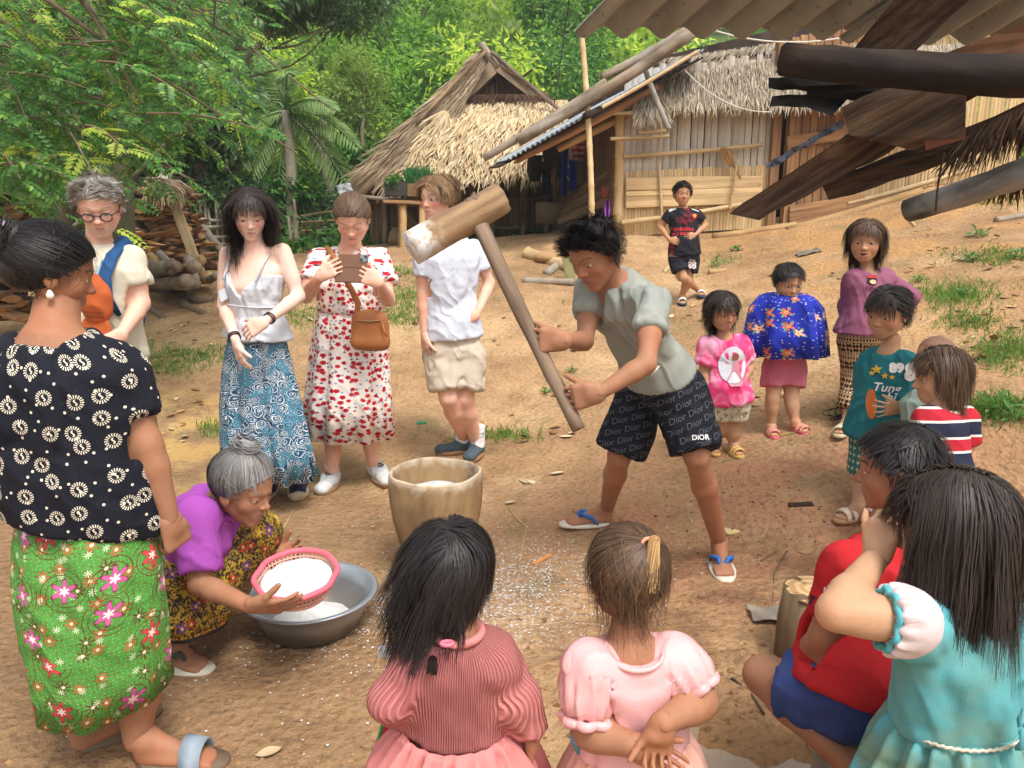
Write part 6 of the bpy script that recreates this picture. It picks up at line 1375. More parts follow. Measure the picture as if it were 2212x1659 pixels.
# ---------------------------------------------------------------- woman with the phone
def phone_woman():
	Y = 4.3; q = lambda x, y, dy=0: PY(x, y, Y + dy); f1, f2 = gnd(716, 1052), gnd(806, 1036)
	p = Person('woman in a white dress with red flowers looking down at the phone in her hands', on((-.82, Y)), 'fair')
	B, T = q(756, 755), q(757, 532); t = p.torso(B, T, q(822, 540, -.02) - q(686, 540, .02), ST(.185, .165, .172, .20, .68, belly=.03, bust=.05))
	wR, wL = q(690, 598, -.40), q(820, 612, -.40)
	arms(p, .05, R=(q(688, 556), q(660, 640, -.12), wR, (.046, .039, .035, .024)), L=(q(822, 556), q(838, 648, -.12), wL, (.046, .039, .035, .024)))
	legs(p, R=(q(728, 770), q(722, 900), f1 + A(0, .03, .08), (.09, .058, .058, .037)), L=(q(786, 770), q(794, 900), f2 + A(0, .03, .08), (.09, .058, .058, .037)))
	p.neck(T - A(0, 0, .02), q(759, 508, -.05), .056, .055)
	p.head(q(761, 474, -.10), A(.04, -.80, -.60), A(.02, -.45, .9), .247, .0118, dict(eye=.12, blush=1.0, lip=(.50, .24, .22), brow=(.16, .10, .075), browt=.8, browa=.55, down=2), nose=1.05, jaw=1.12, cheek=1.2, lips=.8)
	p.hand(wR, A(.85, -.06, .5), A(.1, .95, -.1), A(-.3, .2, .9), .16, curl=.35, thumb=.4, rw=.024, vox=.0044); p.hand(wL, A(-.85, -.06, .45), A(-.1, .95, -.1), A(.3, .2, .9), .16, curl=.35, thumb=.4, rw=.024, vox=.0044)
	p.body(.013)
	fm = red_floral()
	tee(p, fm, .62, .012, .38, (.02, .03, .075), (.74, .05, .13, .06), (.006, .032), 0, 'dress', wr=.006, wscale=8)
	s, f = t.s, t.f
	V, F, U = loft([(q(756, 664), s, f, .170, .155), (q(755, 690), s, f, .185, .165), (q(755, 760), s, f, .215, .185), (q(753, 850), s, f, .235, .20), (q(752, 938), s, f, .255, .215)], 110, lambda a, v: v * (.016 * np.sin(a * 9) + .010 * np.sin(a * 15 + 1)) + .008 * v ** 3 * np.sin(a * 3 + 2))
	put('dress_skirt', V, F, fm, p.root, uv=U)
	ww = cloth_mat('white_mesh', C(206, 208, 206), .8, .1, C(150, 120, 92), .3)
	for (fp, d) in ((f1, A(-.12, -1, 0)), (f2, A(.45, -.9, 0))):
		put('sock', *tube([fp + A(0, .05, .06), fp + A(0, .035, .13)], [.042, .042], 12), ww, p.root); shoe(p, fp + A(0, .04, .07), fp + A(0, .09, -.004), d, .255, ww, MUDSOLE, plain('lace_dark', C(50, 52, 56), .8), 0, 'trainer')
	tied(p, HAIR['brown'], (0, -.52, .02), 2000, 5, .0016, vol=.02, clump=.2)
	# phone in a brown folio case
	c = q(760, 580, -.385); ph = thing('phone', 'smartphone in a brown leather folio held up in both hands of the woman', 'phone', c)
	rx, uy = unit(RGT - UPV * .02 + FWD * .0), unit(UPV * .96 + RGT * .1 + FWD * .12); nz = unit(np.cross(rx, uy)); lc = plain('brown_leather', C(112, 78, 58), .6, .12, 60, .3)
	put('case', *rbox(c - uy * .035, rx * .076, uy * .038, nz * .006, .004), lc, ph); put('case_flap', *rbox(c + uy * .037, rx * .077, uy * .036, nz * .007, .004), lc, ph); put('camera_block', *rbox(c + uy * .052 + rx * .055 + nz * .008, rx * .019, uy * .019, nz * .003, .003), plain('phone_grey', C(120, 124, 130), .3), ph)
	for (a, b) in ((.010, .008), (-.010, -.008)): put('lens', *tube([c + uy * (.052 + b) + rx * (.055 + a) + nz * .010, c + uy * (.052 + b) + rx * (.055 + a) + nz * .0135], .007, 12), plain('lens_black', C(14, 14, 18), .1, spec=.8), ph)
	# shoulder bag
	bc = q(800, 712, -.26); bg = thing('shoulder_bag', 'tan leather shoulder bag hanging at the hip of the woman with the phone', 'bag', bc); tl = plain('tan_leather', C(160, 100, 56), .5, .15, 40, .3)
	V, F = mesh_prims([ecap(bc + A(-.055, 0, .06), bc + A(.05, 0, .06), .03, .03, A(0, 1, 0), .9), ecap(bc + A(-.07, 0, -.07), bc + A(.065, 0, -.075), .035, .035, A(0, 1, 0), 1.0), ell(bc, (.10, .042, .10))], .007, k=.05); put('bag_body', V, F, tl, bg)
	put('zip', *tube([bc + A(-.06, -.045, .055), bc + A(0, -.052, .05), bc + A(.065, -.045, .055)], .004, 5), plain('brass', C(150, 120, 70), .4), bg); put('tassel', *tube([bc + A(.07, -.05, .05), bc + A(.085, -.055, -.01), bc + A(.095, -.05, -.03)], [.004, .006, .004], 5), tl, bg)
	st = [bc + A(-.07, -.01, .07), q(774, 656, -.27), q(756, 620, -.28), q(737, 585, -.26), q(719, 553, -.17), q(707, 536, .0), q(705, 562, .13)]
	t_ = np.linspace(0, 1, 30); pts = np.stack([np.interp(t_, np.linspace(0, 1, 7), [x[i] for x in st]) for i in range(3)], 1); put('strap', *tube(pts, .016, 8, flat=(A(.25, -1, -.25), .3)), tl, bg)
phone_woman()
# ---------------------------------------------------------------- teenage boy in white polo
def teen():
	Y = 4.65; q = lambda x, y, dy=0: PY(x, y, Y + dy); f1, f2 = gnd(996, 978), gnd(1028, 985)
	p = Person('fair teenage boy in a white polo shirt and beige shorts behind the mallet', on((-.35, Y)), 'fair')
	B, T = q(980, 760), q(962, 505); t = p.torso(B, T, q(1030, 520, .10) - q(908, 522, -.10), ST(.150, .135, .165, .205, .66))
	wL, wR = q(1030, 680, -.05), q(917, 722, -.10)
	arms(p, .05, L=(q(1024, 535, .1), q(1058, 612, .12), wL, (.041, .034, .031, .023)), R=(q(914, 535, -.1), q(913, 640, -.08), wR, (.041, .034, .031, .023)))
	legs(p, R=(q(955, 770, -.03), q(968, 860, -.1), f1 + A(.02, .02, .09), (.085, .055, .056, .036)), L=(q(1005, 770, .03), q(1005, 860, -.02), f2 + A(0, .02, .09), (.085, .055, .056, .036)))
	p.neck(T - A(0, 0, .02), q(952, 478, -.03), .05, .05)
	p.head(q(943, 429, -.06), A(-.55, -.80, -.14), A(-.05, -.12, 1), .247, .0118, dict(eye=.75, blush=1.8, lip=(.58, .26, .25), brow=(.14, .09, .06), browt=.9, gaze=-.5, iris=(.10, .08, .07)), nose=.95, jaw=.98, lips=1.2)
	p.hand(wL, A(-.9, -.25, -.2), A(.2, .9, -.3), A(-.2, .1, .9), .17, curl=.45, thumb=.3, rw=.024); p.hand(wR, A(.05, -.05, -1), A(.6, .4, 0), A(-.1, -1, 0), .17, curl=.4, thumb=.3, rw=.024)
	p.body(.013)
	wm = cloth_mat('white_polo', C(206, 210, 220), .8, .04)
	tee(p, wm, .58, .022, .12, (.02, .04, .066), None, (.004, .030), .06, wr=.009, wscale=6, stretch=(1, 1, .4))
	put('collar', *tube([t.at(.075 * math.cos(a), .02 + .075 * math.sin(a), .985 + .02 * (math.sin(a) < -.3)) for a in np.linspace(-4.2, 1.05, 24)], .014, 6), wm, p.root)
	shorts(p, cloth_mat('beige_linen', C(198, 184, 164), .9, .1), (.80, .80), .02, .3, (.03, .045), wr=.010, wscale=9, stretch=(1, 1, .5))
	sk = cloth_mat('white_sock', C(224, 224, 222), .9, .08, rib=None); bt = cloth_mat('teal_grey_shoe', C(74, 88, 94), .75, .3); bl = plain('lace_dark', C(50, 52, 56), .8)
	for i, (fp, d) in enumerate(((f1, A(-1, -.35, 0)), (f2, A(-.25, -1, 0)))):
		so = p.cloth('sock', [cone(fp + A(.01, .02, .07), fp + A(.012, .02, .20), .046, .047)], sk, [lambda X, z=fp[2] + .20: (X[..., 2] - z).astype(f32)], (), .007, .001, uv=None)
		v, f = text2d('JACK & JONES', .013, 0, .0003, .02); decal(v, f, fp + A(.012, .02, .155), RGT, A(0, 0, 1), so, plain('navy_print', C(44, 50, 66), .8), so, 'lettering'); shoe(p, fp + A(0, .02, .075), fp - d * .09 + A(0, .02, -.004), d, .275, bt, MUDSOLE, bl, .005, 'trainer')
	r = np.random.default_rng(8); H = Hair(p.h); n = 2300; rt = H.roots(n, r); g = p.h.g
	def comb(qq, r0):
		s_ = np.sign(r0[:, 0] + .02)[:, None]; top = sm(qq[:, 2], .12, .42)[:, None]; return g * .8 + s_ * A(1.5, 0, 0) * top + A(0, .3, 0) * (r0[:, 1] > .0)[:, None] * top + A(0, -.3, 0) * (r0[:, 1] < -.1)[:, None]
	pts = H.grow(rt, comb, (.36 + .12 * r.random(n)) * (.35 + .65 * sm(rt[:, 2], .05, .3)) * (1 - .3 * sm(rt[:, 1], .15, .3)), 7, .10, .4, .12, r, .15, .5); p.hair([(pts, .0019)], HAIR['lightbrown'], True, .045)
teen()
# ---------------------------------------------------------------- man with glasses, orange cap on his chest
def glasses_man():
	Y = 3.62; q = lambda x, y, dy=0: PY(x, y, Y + dy); f1, f2 = on(q(190, 1180)), on(q(290, 1170))
	p = Person('grey-haired man with glasses, a cream T-shirt and an orange cap clipped on his chest', on((-1.85, Y)), 'fair')
	B, T = q(222, 800), q(212, 520); t = p.torso(B, T, q(295, 540, -.02) - q(118, 545, .02), ST(.165, .155, .175, .21, .68, belly=.02))
	wL, wR = q(262, 722, -.22), q(200, 735, -.24)
	arms(p, .055, L=(q(284, 555), q(306, 655, -.02), wL, (.046, .039, .036, .027)), R=(q(130, 558), q(140, 660, -.05), wR, (.046, .039, .036, .027)))
	legs(p, R=(q(190, 810), q(190, 960), f1 + A(0, 0, .08), (.09, .058, .058, .038)), L=(q(262, 810), q(290, 960), f2 + A(0, 0, .08), (.09, .058, .058, .038)))
	p.neck(T - A(0, 0, .02), q(214, 490, -.03), .055, .055)
	p.head(q(214, 448, -.07), A(.30, -.84, -.42), A(.08, -.32, .95), .248, .0118, dict(eye=.45, blush=1.2, lip=(.52, .27, .25), brow=(.26, .2, .15), browa=.5, beard=(.50, .42, .36), beard_a=.35, down=1.8), nose=1.1, jaw=1.08, noseL=1.2, lips=.7)
	p.hand(wL, A(-.6, -.3, -.75), A(-.4, .8, .2), A(-.6, -.4, .3), .18, curl=.5, thumb=.4, rw=.028); p.hand(wR, A(.6, -.3, -.6), A(.4, .8, .2), A(.6, -.4, .3), .18, curl=.5, thumb=.4, rw=.028)
	p.body(.013)
	sh = tee(p, cloth_mat('cream_tshirt', C(208, 200, 178), .88, .05), .60, .018, .12, (.02, .03, .072), None, (.004, .030), .08, wr=.008, wscale=6)
	shorts(p, cloth_mat('charcoal_shorts', C(72, 72, 76), .85, .12), (.92, .92), .018, .25, (.03, .05), wr=.007)
	for f_ in (f1, f2): shoe(p, f_ + A(0, .04, .07), f_ + A(0, .09, 0), A(0, -1, 0), .27, cloth_mat('teal_grey_shoe', C(74, 88, 94)), MUDSOLE, None, 0, 'trainer')
	mop(p, HAIR['silver'], 2200, .22, .09, 9, .0018, (0, -.35, .40), noise=.3, clump=.9, grow=.04, frontdir=(.5, -.2, 1.1), fz=.05, lenfn=lambda r: .6 + .9 * sm(r[:, 2], .2, .5))
	h = p.h; GL = plain('black_frame', C(30, 24, 28), .3, spec=.6); gl = thing('spectacles', 'round dark-rimmed glasses worn by the grey-haired man', 'glasses', h.world((0, .42, 0)))
	for s in (-1, 1):
		put('rim', *tube([h.world((s * .15 + .092 * math.cos(a), .405 - .03 * abs(s * .15 + .092 * math.cos(a)) , -.015 + .078 * math.sin(a))) for a in np.linspace(0, 6.283, 22)], .0028, 5, False), GL, gl)
		put('temple', *tube([h.world((s * .24, .385, .02)), h.world((s * .345, .25, .035)), h.world((s * .365, -.05, .05)), h.world((s * .36, -.1, -.02))], .0028, 5), GL, gl)
		n = NT('lens_glass_%d' % s, .03, .5); n.b.inputs['Alpha'].default_value = .10; a = np.arange(20) * np.pi / 10; V = np.concatenate([[h.world((s * .15 + .088 * math.cos(x), .402, -.015 + .074 * math.sin(x))) for x in a], [h.world((s * .15, .408, -.015))]]); put('lens', V, np.stack([np.arange(20), (np.arange(20) + 1) % 20, np.full(20, 20)], 1), n.done(C(245, 245, 245)), gl)
	put('bridge', *tube([h.world((-.06, .40, .01)), h.world((0, .415, .025)), h.world((.06, .40, .01))], .0028, 5), GL, gl)
	# pack straps with buckle
	bp = thing('backpack', 'blue backpack worn by the man with glasses, its straps over his shoulders', 'backpack', q(215, 650, .2)); bm = cloth_mat('pack_blue', C(38, 78, 122), .7, .15); gm = cloth_mat('pack_edge', C(132, 164, 176), .7)
	put('pack', *mesh_prims([ecap(t.at(0, -.18, .4), t.at(0, -.17, .82), .11, .10, t.f, .6)], .014), bm, bp)
	for sg in (1, -1):
		pts = [t.at(sg * .10, -.12, .90), t.at(sg * .105, -.02, 1.0), t.at(sg * .115, .085, .90), t.at(sg * .118, .148, .76), t.at(sg * .135, .152, .60), t.at(sg * .155, .10, .48)]
		put('strap', *tube(pts, [.035, .036, .036, .034, .028, .012], 8, flat=(t.f + t.u * .3, .22)), bm, bp); put('strap_edge', *tube([x - t.s * sg * .030 + t.f * .006 for x in pts], .006, 5), gm, bp)
	put('chest_strap', *tube([t.at(.12, .165, .73), t.at(.02, .178, .715), t.at(-.12, .165, .72)], .012, 8, flat=(t.f, .3)), bm, bp); put('buckle', *rbox(t.at(.05, .185, .72), t.s * .03, t.u * .012, t.f * .006, .003), plain('grey_plastic', C(150, 160, 172), .4), bp)
	# cap
	cc = t.at(.115, .20, .52); cp = thing('cap', 'orange baseball cap hanging from the chest strap of the man with glasses', 'cap', cc); om = cloth_mat('orange_cloth', C(176, 88, 46), .85, .12)
	V, F = mesh_prims([ell(cc + t.u * .035, (.075, .045, .10), np.stack([t.s, t.f, t.u])), cone(cc + t.u * .12, cc + t.u * .15, .022, .012)], .008, k=.05); N = normals(V, F); V = V + N * (.007 * fbm(V, 22, 2))[:, None]; o = put('crown', V, F, om, cp); o_V[o.name] = (V, F)
	V, F = mesh_prims([ell(cc - t.u * .085 + t.f * .012, (.074, .012, .075), np.stack([t.s, unit(t.f + t.u * .15), t.u]))], .006); put('visor', V, F, om, cp)
	v, f = text2d('OUTDOOR', .016, 0, .0004, .02); decal(v, f, cc + t.s * .01 - t.u * .005, t.s, t.u, o, plain('brown_print', C(120, 62, 40), .8), o, 'lettering'); v, f = text2d('RESEARCH', .016, 0, .0004, .02); decal(v, f, cc + t.s * .01 - t.u * .023, t.s, t.u, o, plain('brown_print', C(120, 62, 40), .8), o, 'lettering')
glasses_man()
# ---------------------------------------------------------------- woman in the black blouse, nearest on the left
def blouse_woman():
	Y = 1.93; q = lambda x, y, dy=0: PY(x, y, Y + dy); f1, f2 = on(q(190, 1690, .03)), on(q(318, 1668, -.02))
	p = Person('woman in a black blouse with cream suns and a green flowered sarong, seen from behind', on((-1.05, Y)), 'tan')
	B, T = q(200, 1195), q(108, 706); side = q(-30, 790, -.02) - q(258, 775, .06)
	t = p.torso(B, T, side, ST(.155, .160, .168, .192, .66, belly=.02))
	wR, wL = q(366, 1120, .02), q(40, 1085, .20)
	arms(p, .05, R=(q(252, 790, .06), q(318, 960, .02), wR, (.046, .040, .038, .027)), L=(q(-40, 800), q(-95, 960, .02), wL, (.046, .040, .038, .027)))
	legs(p, L=(q(150, 1200), q(180, 1450), f1 + A(0, 0, .07), (.085, .055, .058, .036)), R=(q(250, 1200), q(300, 1460), f2 + A(-.02, 0, .07), (.085, .055, .058, .036)))
	p.neck(T - A(0, 0, .03), q(125, 655, .05), .056, .056); p.foot(f1 + A(0, 0, .07), f1, A(.55, .8, 0), .23, .036); p.foot(f2 + A(0, 0, .07), f2, A(1, -.02, 0), .23, .036)
	p.head(q(118, 590, .06), A(.80, .52, -.30), A(.30, .12, .95), .222, .016, dict(eye=.3, blush=.6, lip=(.35, .15, .12), brow=(.04, .03, .025)), nose=1.1, ear=1.15, cheek=1.25)
	p.hand(wR, A(.15, .15, -1), A(-.8, .4, 0), A(.5, .8, .2), .168, curl=1.05, thumb=.7, rw=.0265); p.hand(wL, A(.6, .1, -.7), A(.2, .5, 0), A(0, 0, 1), .165, curl=.4, rw=.028)
	p.body(.013)
	ha, hb = q(45, 1090), q(340, 1152); hz0, hx0, hsl = ha[2], ha[0], (hb[2] - ha[2]) / (hb[0] - ha[0])
	bl = tee(p, sun_blouse(), .66, .022, .085, (-.02, .015, .092), None, (.012, .018), .05, 'blouse', wr=.008, wscale=6, vox=.011, uv='b', hemcut=lambda X: (hz0 + (X[..., 0] - hx0) * hsl - X[..., 2]).astype(f32))
	s = unit(side); f = np.cross(s, A(0, 0, 1)); c = lambda x, y: q(x, y)
	V, F, U = loft([(c(189, 1115), s, f, .163, .118), (c(194, 1165), s, f, .174, .134), (c(206, 1250), s, f, .184, .15), (c(220, 1370), s, f, .180, .155), (c(232, 1450), s, f, .170, .15), (c(240, 1515), s, f, .165, .148)], 110, lambda a, v: .010 * np.sin(a * 3 + 1 + v * 2) + .006 * np.sin(a * 7 + v * 5) + .004 * np.sin(a * 13 - v * 6) * v)
	V[:, 2] += .055 * sm((V - c(200, 1300)) @ s, .05, -.2); put('sarong', V, F, green_sarong(), p.root, uv=U)
	gy = plain('grey_blue_foam', C(140, 152, 162), .7, .15, 40)
	for (fp, d) in ((f1, A(.55, .8, 0)), (f2, A(1, -.02, 0))): flipflop(p, fp - A(0, 0, .008), d, .235, plain('sole_brown', C(110, 92, 74), .8), gy, .02, 'slide_sandal', 'slide')
	bun = (-.02, -.40, .30); ex = [[ell((-.02, -.42, .26), (.22, .20, .19)), .06], [ell((0, -.34, -.02), (.30, .22, .26)), .08]]
	tied(p, HAIR['black'], (0, -.44, .22), 3000, 6, .0012, vol=.06, grow=.05, extra=ex, loose=420, looseL=.22, clump=.35, lift=-.03)
	r = np.random.default_rng(2); H = Hair(p.h); n = 500; th = r.random(n) * 6.28; pts = []
	for k in range(n):
		ph = th[k]; a = np.linspace(0, 2.6, 9); R = .19 + .02 * r.random(); ax = unit(A(.2 * r.normal(), 1, .3 * r.normal())); e1 = unit(np.cross(ax, (0, 0, 1))); e2 = np.cross(ax, e1); pts.append(A(-.02, -.43, .26) + R * (np.outer(np.cos(a + ph), e1) + np.outer(np.sin(a + ph), e2)) + ax * .09 * r.normal())
	put('bun', *H.ribbons(np.array(pts), .0018, .5, p.h.world((-.02, -.42, .26))), HAIR['black'], p.root)
	put('hair_clip', *rbox(p.h.world((-.14, -.58, .40)), p.h.s * .045 - p.h.u * .008, p.h.u * .006, p.h.f * .002, .002), plain('chrome_clip', C(206, 208, 212), .25, Metallic=.8), p.root)
	e = p.h.world((-.375, -.03, -.17)); put('earring', *mesh_prims([ell(e - A(0, 0, .012), (.0065, .0065, .0065)), cone(e, e - A(0, 0, .01), .0014, .0014)], .0016), plain('pearl', C(232, 224, 210), .2), p.root)
blouse_woman()
# ---------------------------------------------------------------- old woman squatting over the basin
def squat_woman():
	q = P; f1, f2 = gnd(402, 1425), gnd(470, 1312)
	p = Person('grey-haired old woman in a magenta shirt squatting over the metal basin', on((-.95, 2.6)), 'tan')
	B, T = P(385, 1330, 2.75), P(468, 1080, 2.55); t = p.torso(B, T, P(455, 1065, 2.78) - P(420, 1120, 2.42), ST(.15, .135, .145, .175, .70, back=.02))
	wR, wL = P(540, 1308, 2.32), P(582, 1210, 2.72)
	arms(p, .045, R=(P(424, 1118, 2.42), P(432, 1262, 2.40), wR, (.042, .035, .032, .025)), L=(P(472, 1075, 2.76), P(520, 1215, 2.80), wL, (.042, .035, .032, .025)))
	legs(p, R=(P(400, 1320, 2.62), P(408, 1222, 2.56), f1 + A(-.03, 0, .07), (.072, .05, .048, .034)), L=(P(410, 1310, 2.85), P(540, 1155, 2.70), f2 + A(-.03, 0, .07), (.072, .05, .048, .034)))
	p.neck(T - t.u * .02, P(500, 1075, 2.52), .045, .045); p.foot(f1 + A(-.03, 0, .07), f1 - A(.10, 0, 0), A(1, -.3, 0), .225, .034); p.foot(f2 + A(-.03, 0, .07), f2 - A(.06, 0, 0), A(1, -.25, 0), .225, .034)
	p.head(P(527, 1056, 2.50), A(.90, -.30, -.32), A(.30, -.1, .95), .232, .0125, dict(eye=.2, blush=.4, lip=(.30, .15, .12), brow=(.2, .17, .15), browa=.4), nose=1.05, ear=1.2, jaw=.95, lips=.6)
	# hands hold the sieve rim
	p.hand(wR, A(1, -.02, -.02), A(.1, .75, .6), A(.2, .3, .9), .172, curl=.25, spread=.02, thumb=.35, rw=.024, vox=.004); p.hand(wL, A(.9, -.1, .25), A(.2, -.7, .6), A(.3, .3, .9), .172, curl=.35, thumb=.35, rw=.025)
	p.body(.013)
	mg = cloth_mat('magenta_shirt', C(158, 76, 164), .85, .1); tee(p, mg, .80, .016, .05, (.03, .03, .062), None, (.014, .032), .0, wr=.010, wscale=7)
	put('collar', *tube([t.at(.07 * math.cos(a), .025 + .07 * math.sin(a), .99) for a in np.linspace(-4.4, 1.2, 24)], .013, 6), mg, p.root)
	# sarong stretched over both knees
	kR, kL = P(408, 1222, 2.56), P(540, 1155, 2.70); gs = gold_sarong()
	pr = [[cone(P(395, 1300, 2.7), kR, .11, .078), .06], [cone(P(400, 1300, 2.8), kL, .11, .078), .06], [cone(kR, P(404, 1330, 2.55), .085, .10), .06], [cone(kL, P(485, 1265, 2.78), .085, .085), .06], [cone(lerp(kR, kL, .35), P(430, 1310, 2.62), .06, .10), .08], [cone(P(455, 1250, 2.6), kL, .09, .07), .08]]
	hemR = P(418, 1345, 2.4)
	V, F = mesh_prims(pr, .010, [lambda X: (.155 - X[..., 2] + .0 * X[..., 0]).astype(f32)], (), .04, 2); N = normals(V, F); V = V + N * (.012 * fbm(V * A(1, 1, .5), 11, 2) * 2)[:, None]
	U = np.stack([(V[:, 0] + V[:, 1] * .8), V[:, 2] - .62], 1); put('sarong', V, F, gs, p.root, uv=U)
	cf = plain('cream_foam', C(214, 204, 186), .7); gs_ = plain('dark_green_strap', C(70, 80, 66), .7)
	flipflop(p, f1 - A(.11, 0, .008), A(1, -.3, 0), .235, cf, gs_); flipflop(p, f2 - A(.07, 0, .008), A(1, -.25, 0), .235, cf, gs_)
	ex = [[ell((.02, -.14, .56), (.17, .19, .13)), .05]]
	tied(p, HAIR['grey'], (.02, -.15, .56), 2600, 7, .0012, vol=.04, grow=.03, extra=ex, loose=120, looseL=.15, clump=.4)
	r = np.random.default_rng(4); H = Hair(p.h); n = 320; pts = []
	for k in range(n):
		a = np.linspace(0, 2.4, 8) + 6.28 * r.random(); R = .155 + .03 * r.random(); ax = unit(A(.25 * r.normal(), .2 * r.normal(), 1)); e1 = unit(np.cross(ax, (0, 1, 0))); e2 = np.cross(ax, e1); pts.append(A(.02, -.14, .57) + R * (np.outer(np.cos(a), e1) + np.outer(np.sin(a), e2)) * A(1, 1.1, 1) + ax * .07 * r.normal())
	put('bun', *H.ribbons(np.array(pts), .0016, .5, p.h.world((.02, -.14, .5))), HAIR['grey'], p.root)
squat_woman()
# ---------------------------------------------------------------- children
def kst(w, d=.72, belly=.02): return ST(w, w * .96, w * 1.02, w * 1.18, d, belly=belly)
# boy with the football shirt, far back
def boy88():
	Y = 7.4; q = lambda x, y, dy=0: PY(x, y, Y + dy); f1, f2 = gnd(1474, 655), gnd(1512, 640)
	p = Person('boy in a black football shirt with hands on hips standing near the bamboo wall', on((1.65, Y)), 'warm')
	B, T = q(1478, 558), q(1475, 448); t = p.torso(B, T, q(1508, 460) - q(1444, 460), kst(.118)); wL, wR = q(1500, 508, -.08), q(1446, 518, -.08)
	arms(p, .035, L=(q(1504, 462), q(1524, 486, .03), wL, (.034, .029, .027, .020)), R=(q(1446, 462), q(1426, 490, .03), wR, (.034, .029, .027, .020)))
	legs(p, R=(q(1462, 562), q(1476, 600, -.06), f2 + A(-.01, .03, .06), (.062, .042, .041, .027)), L=(q(1492, 562, .05), q(1486, 605, .05), f1 + A(0, .04, .06), (.062, .042, .041, .027)))
	p.neck(T - A(0, 0, .02), q(1474, 438), .036, .036); p.hand(wL, A(-.8, -.5, -.2), A(.2, .9, 0), A(-.3, .2, .9), .13, curl=.3, rw=.019, vox=.006); p.hand(wR, A(.8, -.4, -.2), A(-.2, .9, 0), A(.3, .2, .9), .13, curl=.3, rw=.019, vox=.006)
	p.foot(f1 + A(0, .04, .06), f1 + A(0, .06, 0), A(-.1, -1, 0), .18, .026, vox=.008); p.foot(f2 + A(-.01, .03, .06), f2 + A(.02, .06, .03), A(-.2, -1, -.1), .18, .026, vox=.008)
	p.head(q(1474, 420, -.03), A(.03, -1, -.05), A(0, 0, 1), .212, .0125, dict(eye=.7, blush=.6, lip=(.5, .25, .22), mouth=.0), child=.4, ear=1.1, mouth=.35); p.body(.012)
	n = NT('football_shirt', .8, .25); o = n.obj(); x, y, z = n.sep(o); c = n.mix(C(30, 30, 36), C(120, 36, 46), n.step(n.noise(o, 6, 3, .6), .56, .66)); c = n.mix(c, C(46, 66, 74), n.step(n.noise(o, 5, 2), .60, .66)); c = n.mix(c, C(190, 168, 150), n.step(n.noise(o, 9, 4), .54, .58) * (1.0 - n.step(z, .40, .52))); fs = n.done(c, crease(n, o))
	sh = tee(p, fs, .55, .014, .06, (.015, .02, .050), None, (.012, .022), .05, trap=.038, wr=.006, vox=.009)
	rd = plain('red_print', C(206, 56, 60), .8); wh = plain('white_print', C(226, 224, 220), .8)
	v, f = text2d('Emirates', .060, 0, .001, .03); decal(v, f, q(1470, 499), RGT, UPV, sh, rd, sh, 'lettering'); v, f = text2d('FLY BETTER', .034, 0, .001, .03); decal(v, f, q(1470, 510), RGT, UPV, sh, rd, sh, 'lettering')
	cr = [(-.022, .024), (.022, .024), (.023, 0), (.012, -.02), (0, -.028), (-.012, -.02), (-.023, 0)]; v, f = poly2d(cr); decal(v, f, q(1496, 471), RGT, UPV, sh, plain('crest_red', C(200, 52, 48), .7), sh, 'crest', .004); v, f = poly2d([(a * .55, b * .5 + .003) for a, b in cr]); decal(v, f, q(1496, 471), RGT, UPV, sh, plain('crest_gold', C(222, 176, 84), .7), sh, 'crest', .007)
	for sg in (-1, 1):
		for k in range(3): v, f = poly2d([(-.035, -.004), (.035, -.004), (.035, .004), (-.035, .004)]); decal(v, f, q(1475 + sg * 24, 450 + k * 3.4), RGT * 1 - UPV * .35 * sg, UPV + RGT * .35 * sg, sh, wh, sh, 'stripe', .006)
	so = shorts(p, cloth_mat('navy_shorts', C(38, 40, 50), .8, .1), (.62, .62), .014, .28, (.02, .034), wr=.005, vox=.010); v, f = text2d('88', .085, 0, .004, .04); decal(v, f, q(1492, 575), RGT, UPV, so, wh, so, 'lettering', .005); v, f = text2d('SPORT', .022, 0, .001, .03); decal(v, f, q(1491, 566), RGT, UPV, so, wh, so, 'lettering', .005)
	for fp, d in ((f1 + A(0, .06, -.006), A(-.1, -1, 0)), (f2 + A(.02, .06, .0), A(-.2, -1, 0))): flipflop(p, fp, d, .19, plain('navy_foam', C(64, 70, 90), .7), wh, .016, 'slide_sandal', 'slide')
	mop(p, HAIR['black'], 1100, .2, .05, 5, .003, (0, -.3, .42), noise=.25, clump=.5, grow=.04, frontdir=(.2, .2, .3), lenfn=lambda r: .8 - .3 * sm(r[:, 1], .1, .3))
boy88()
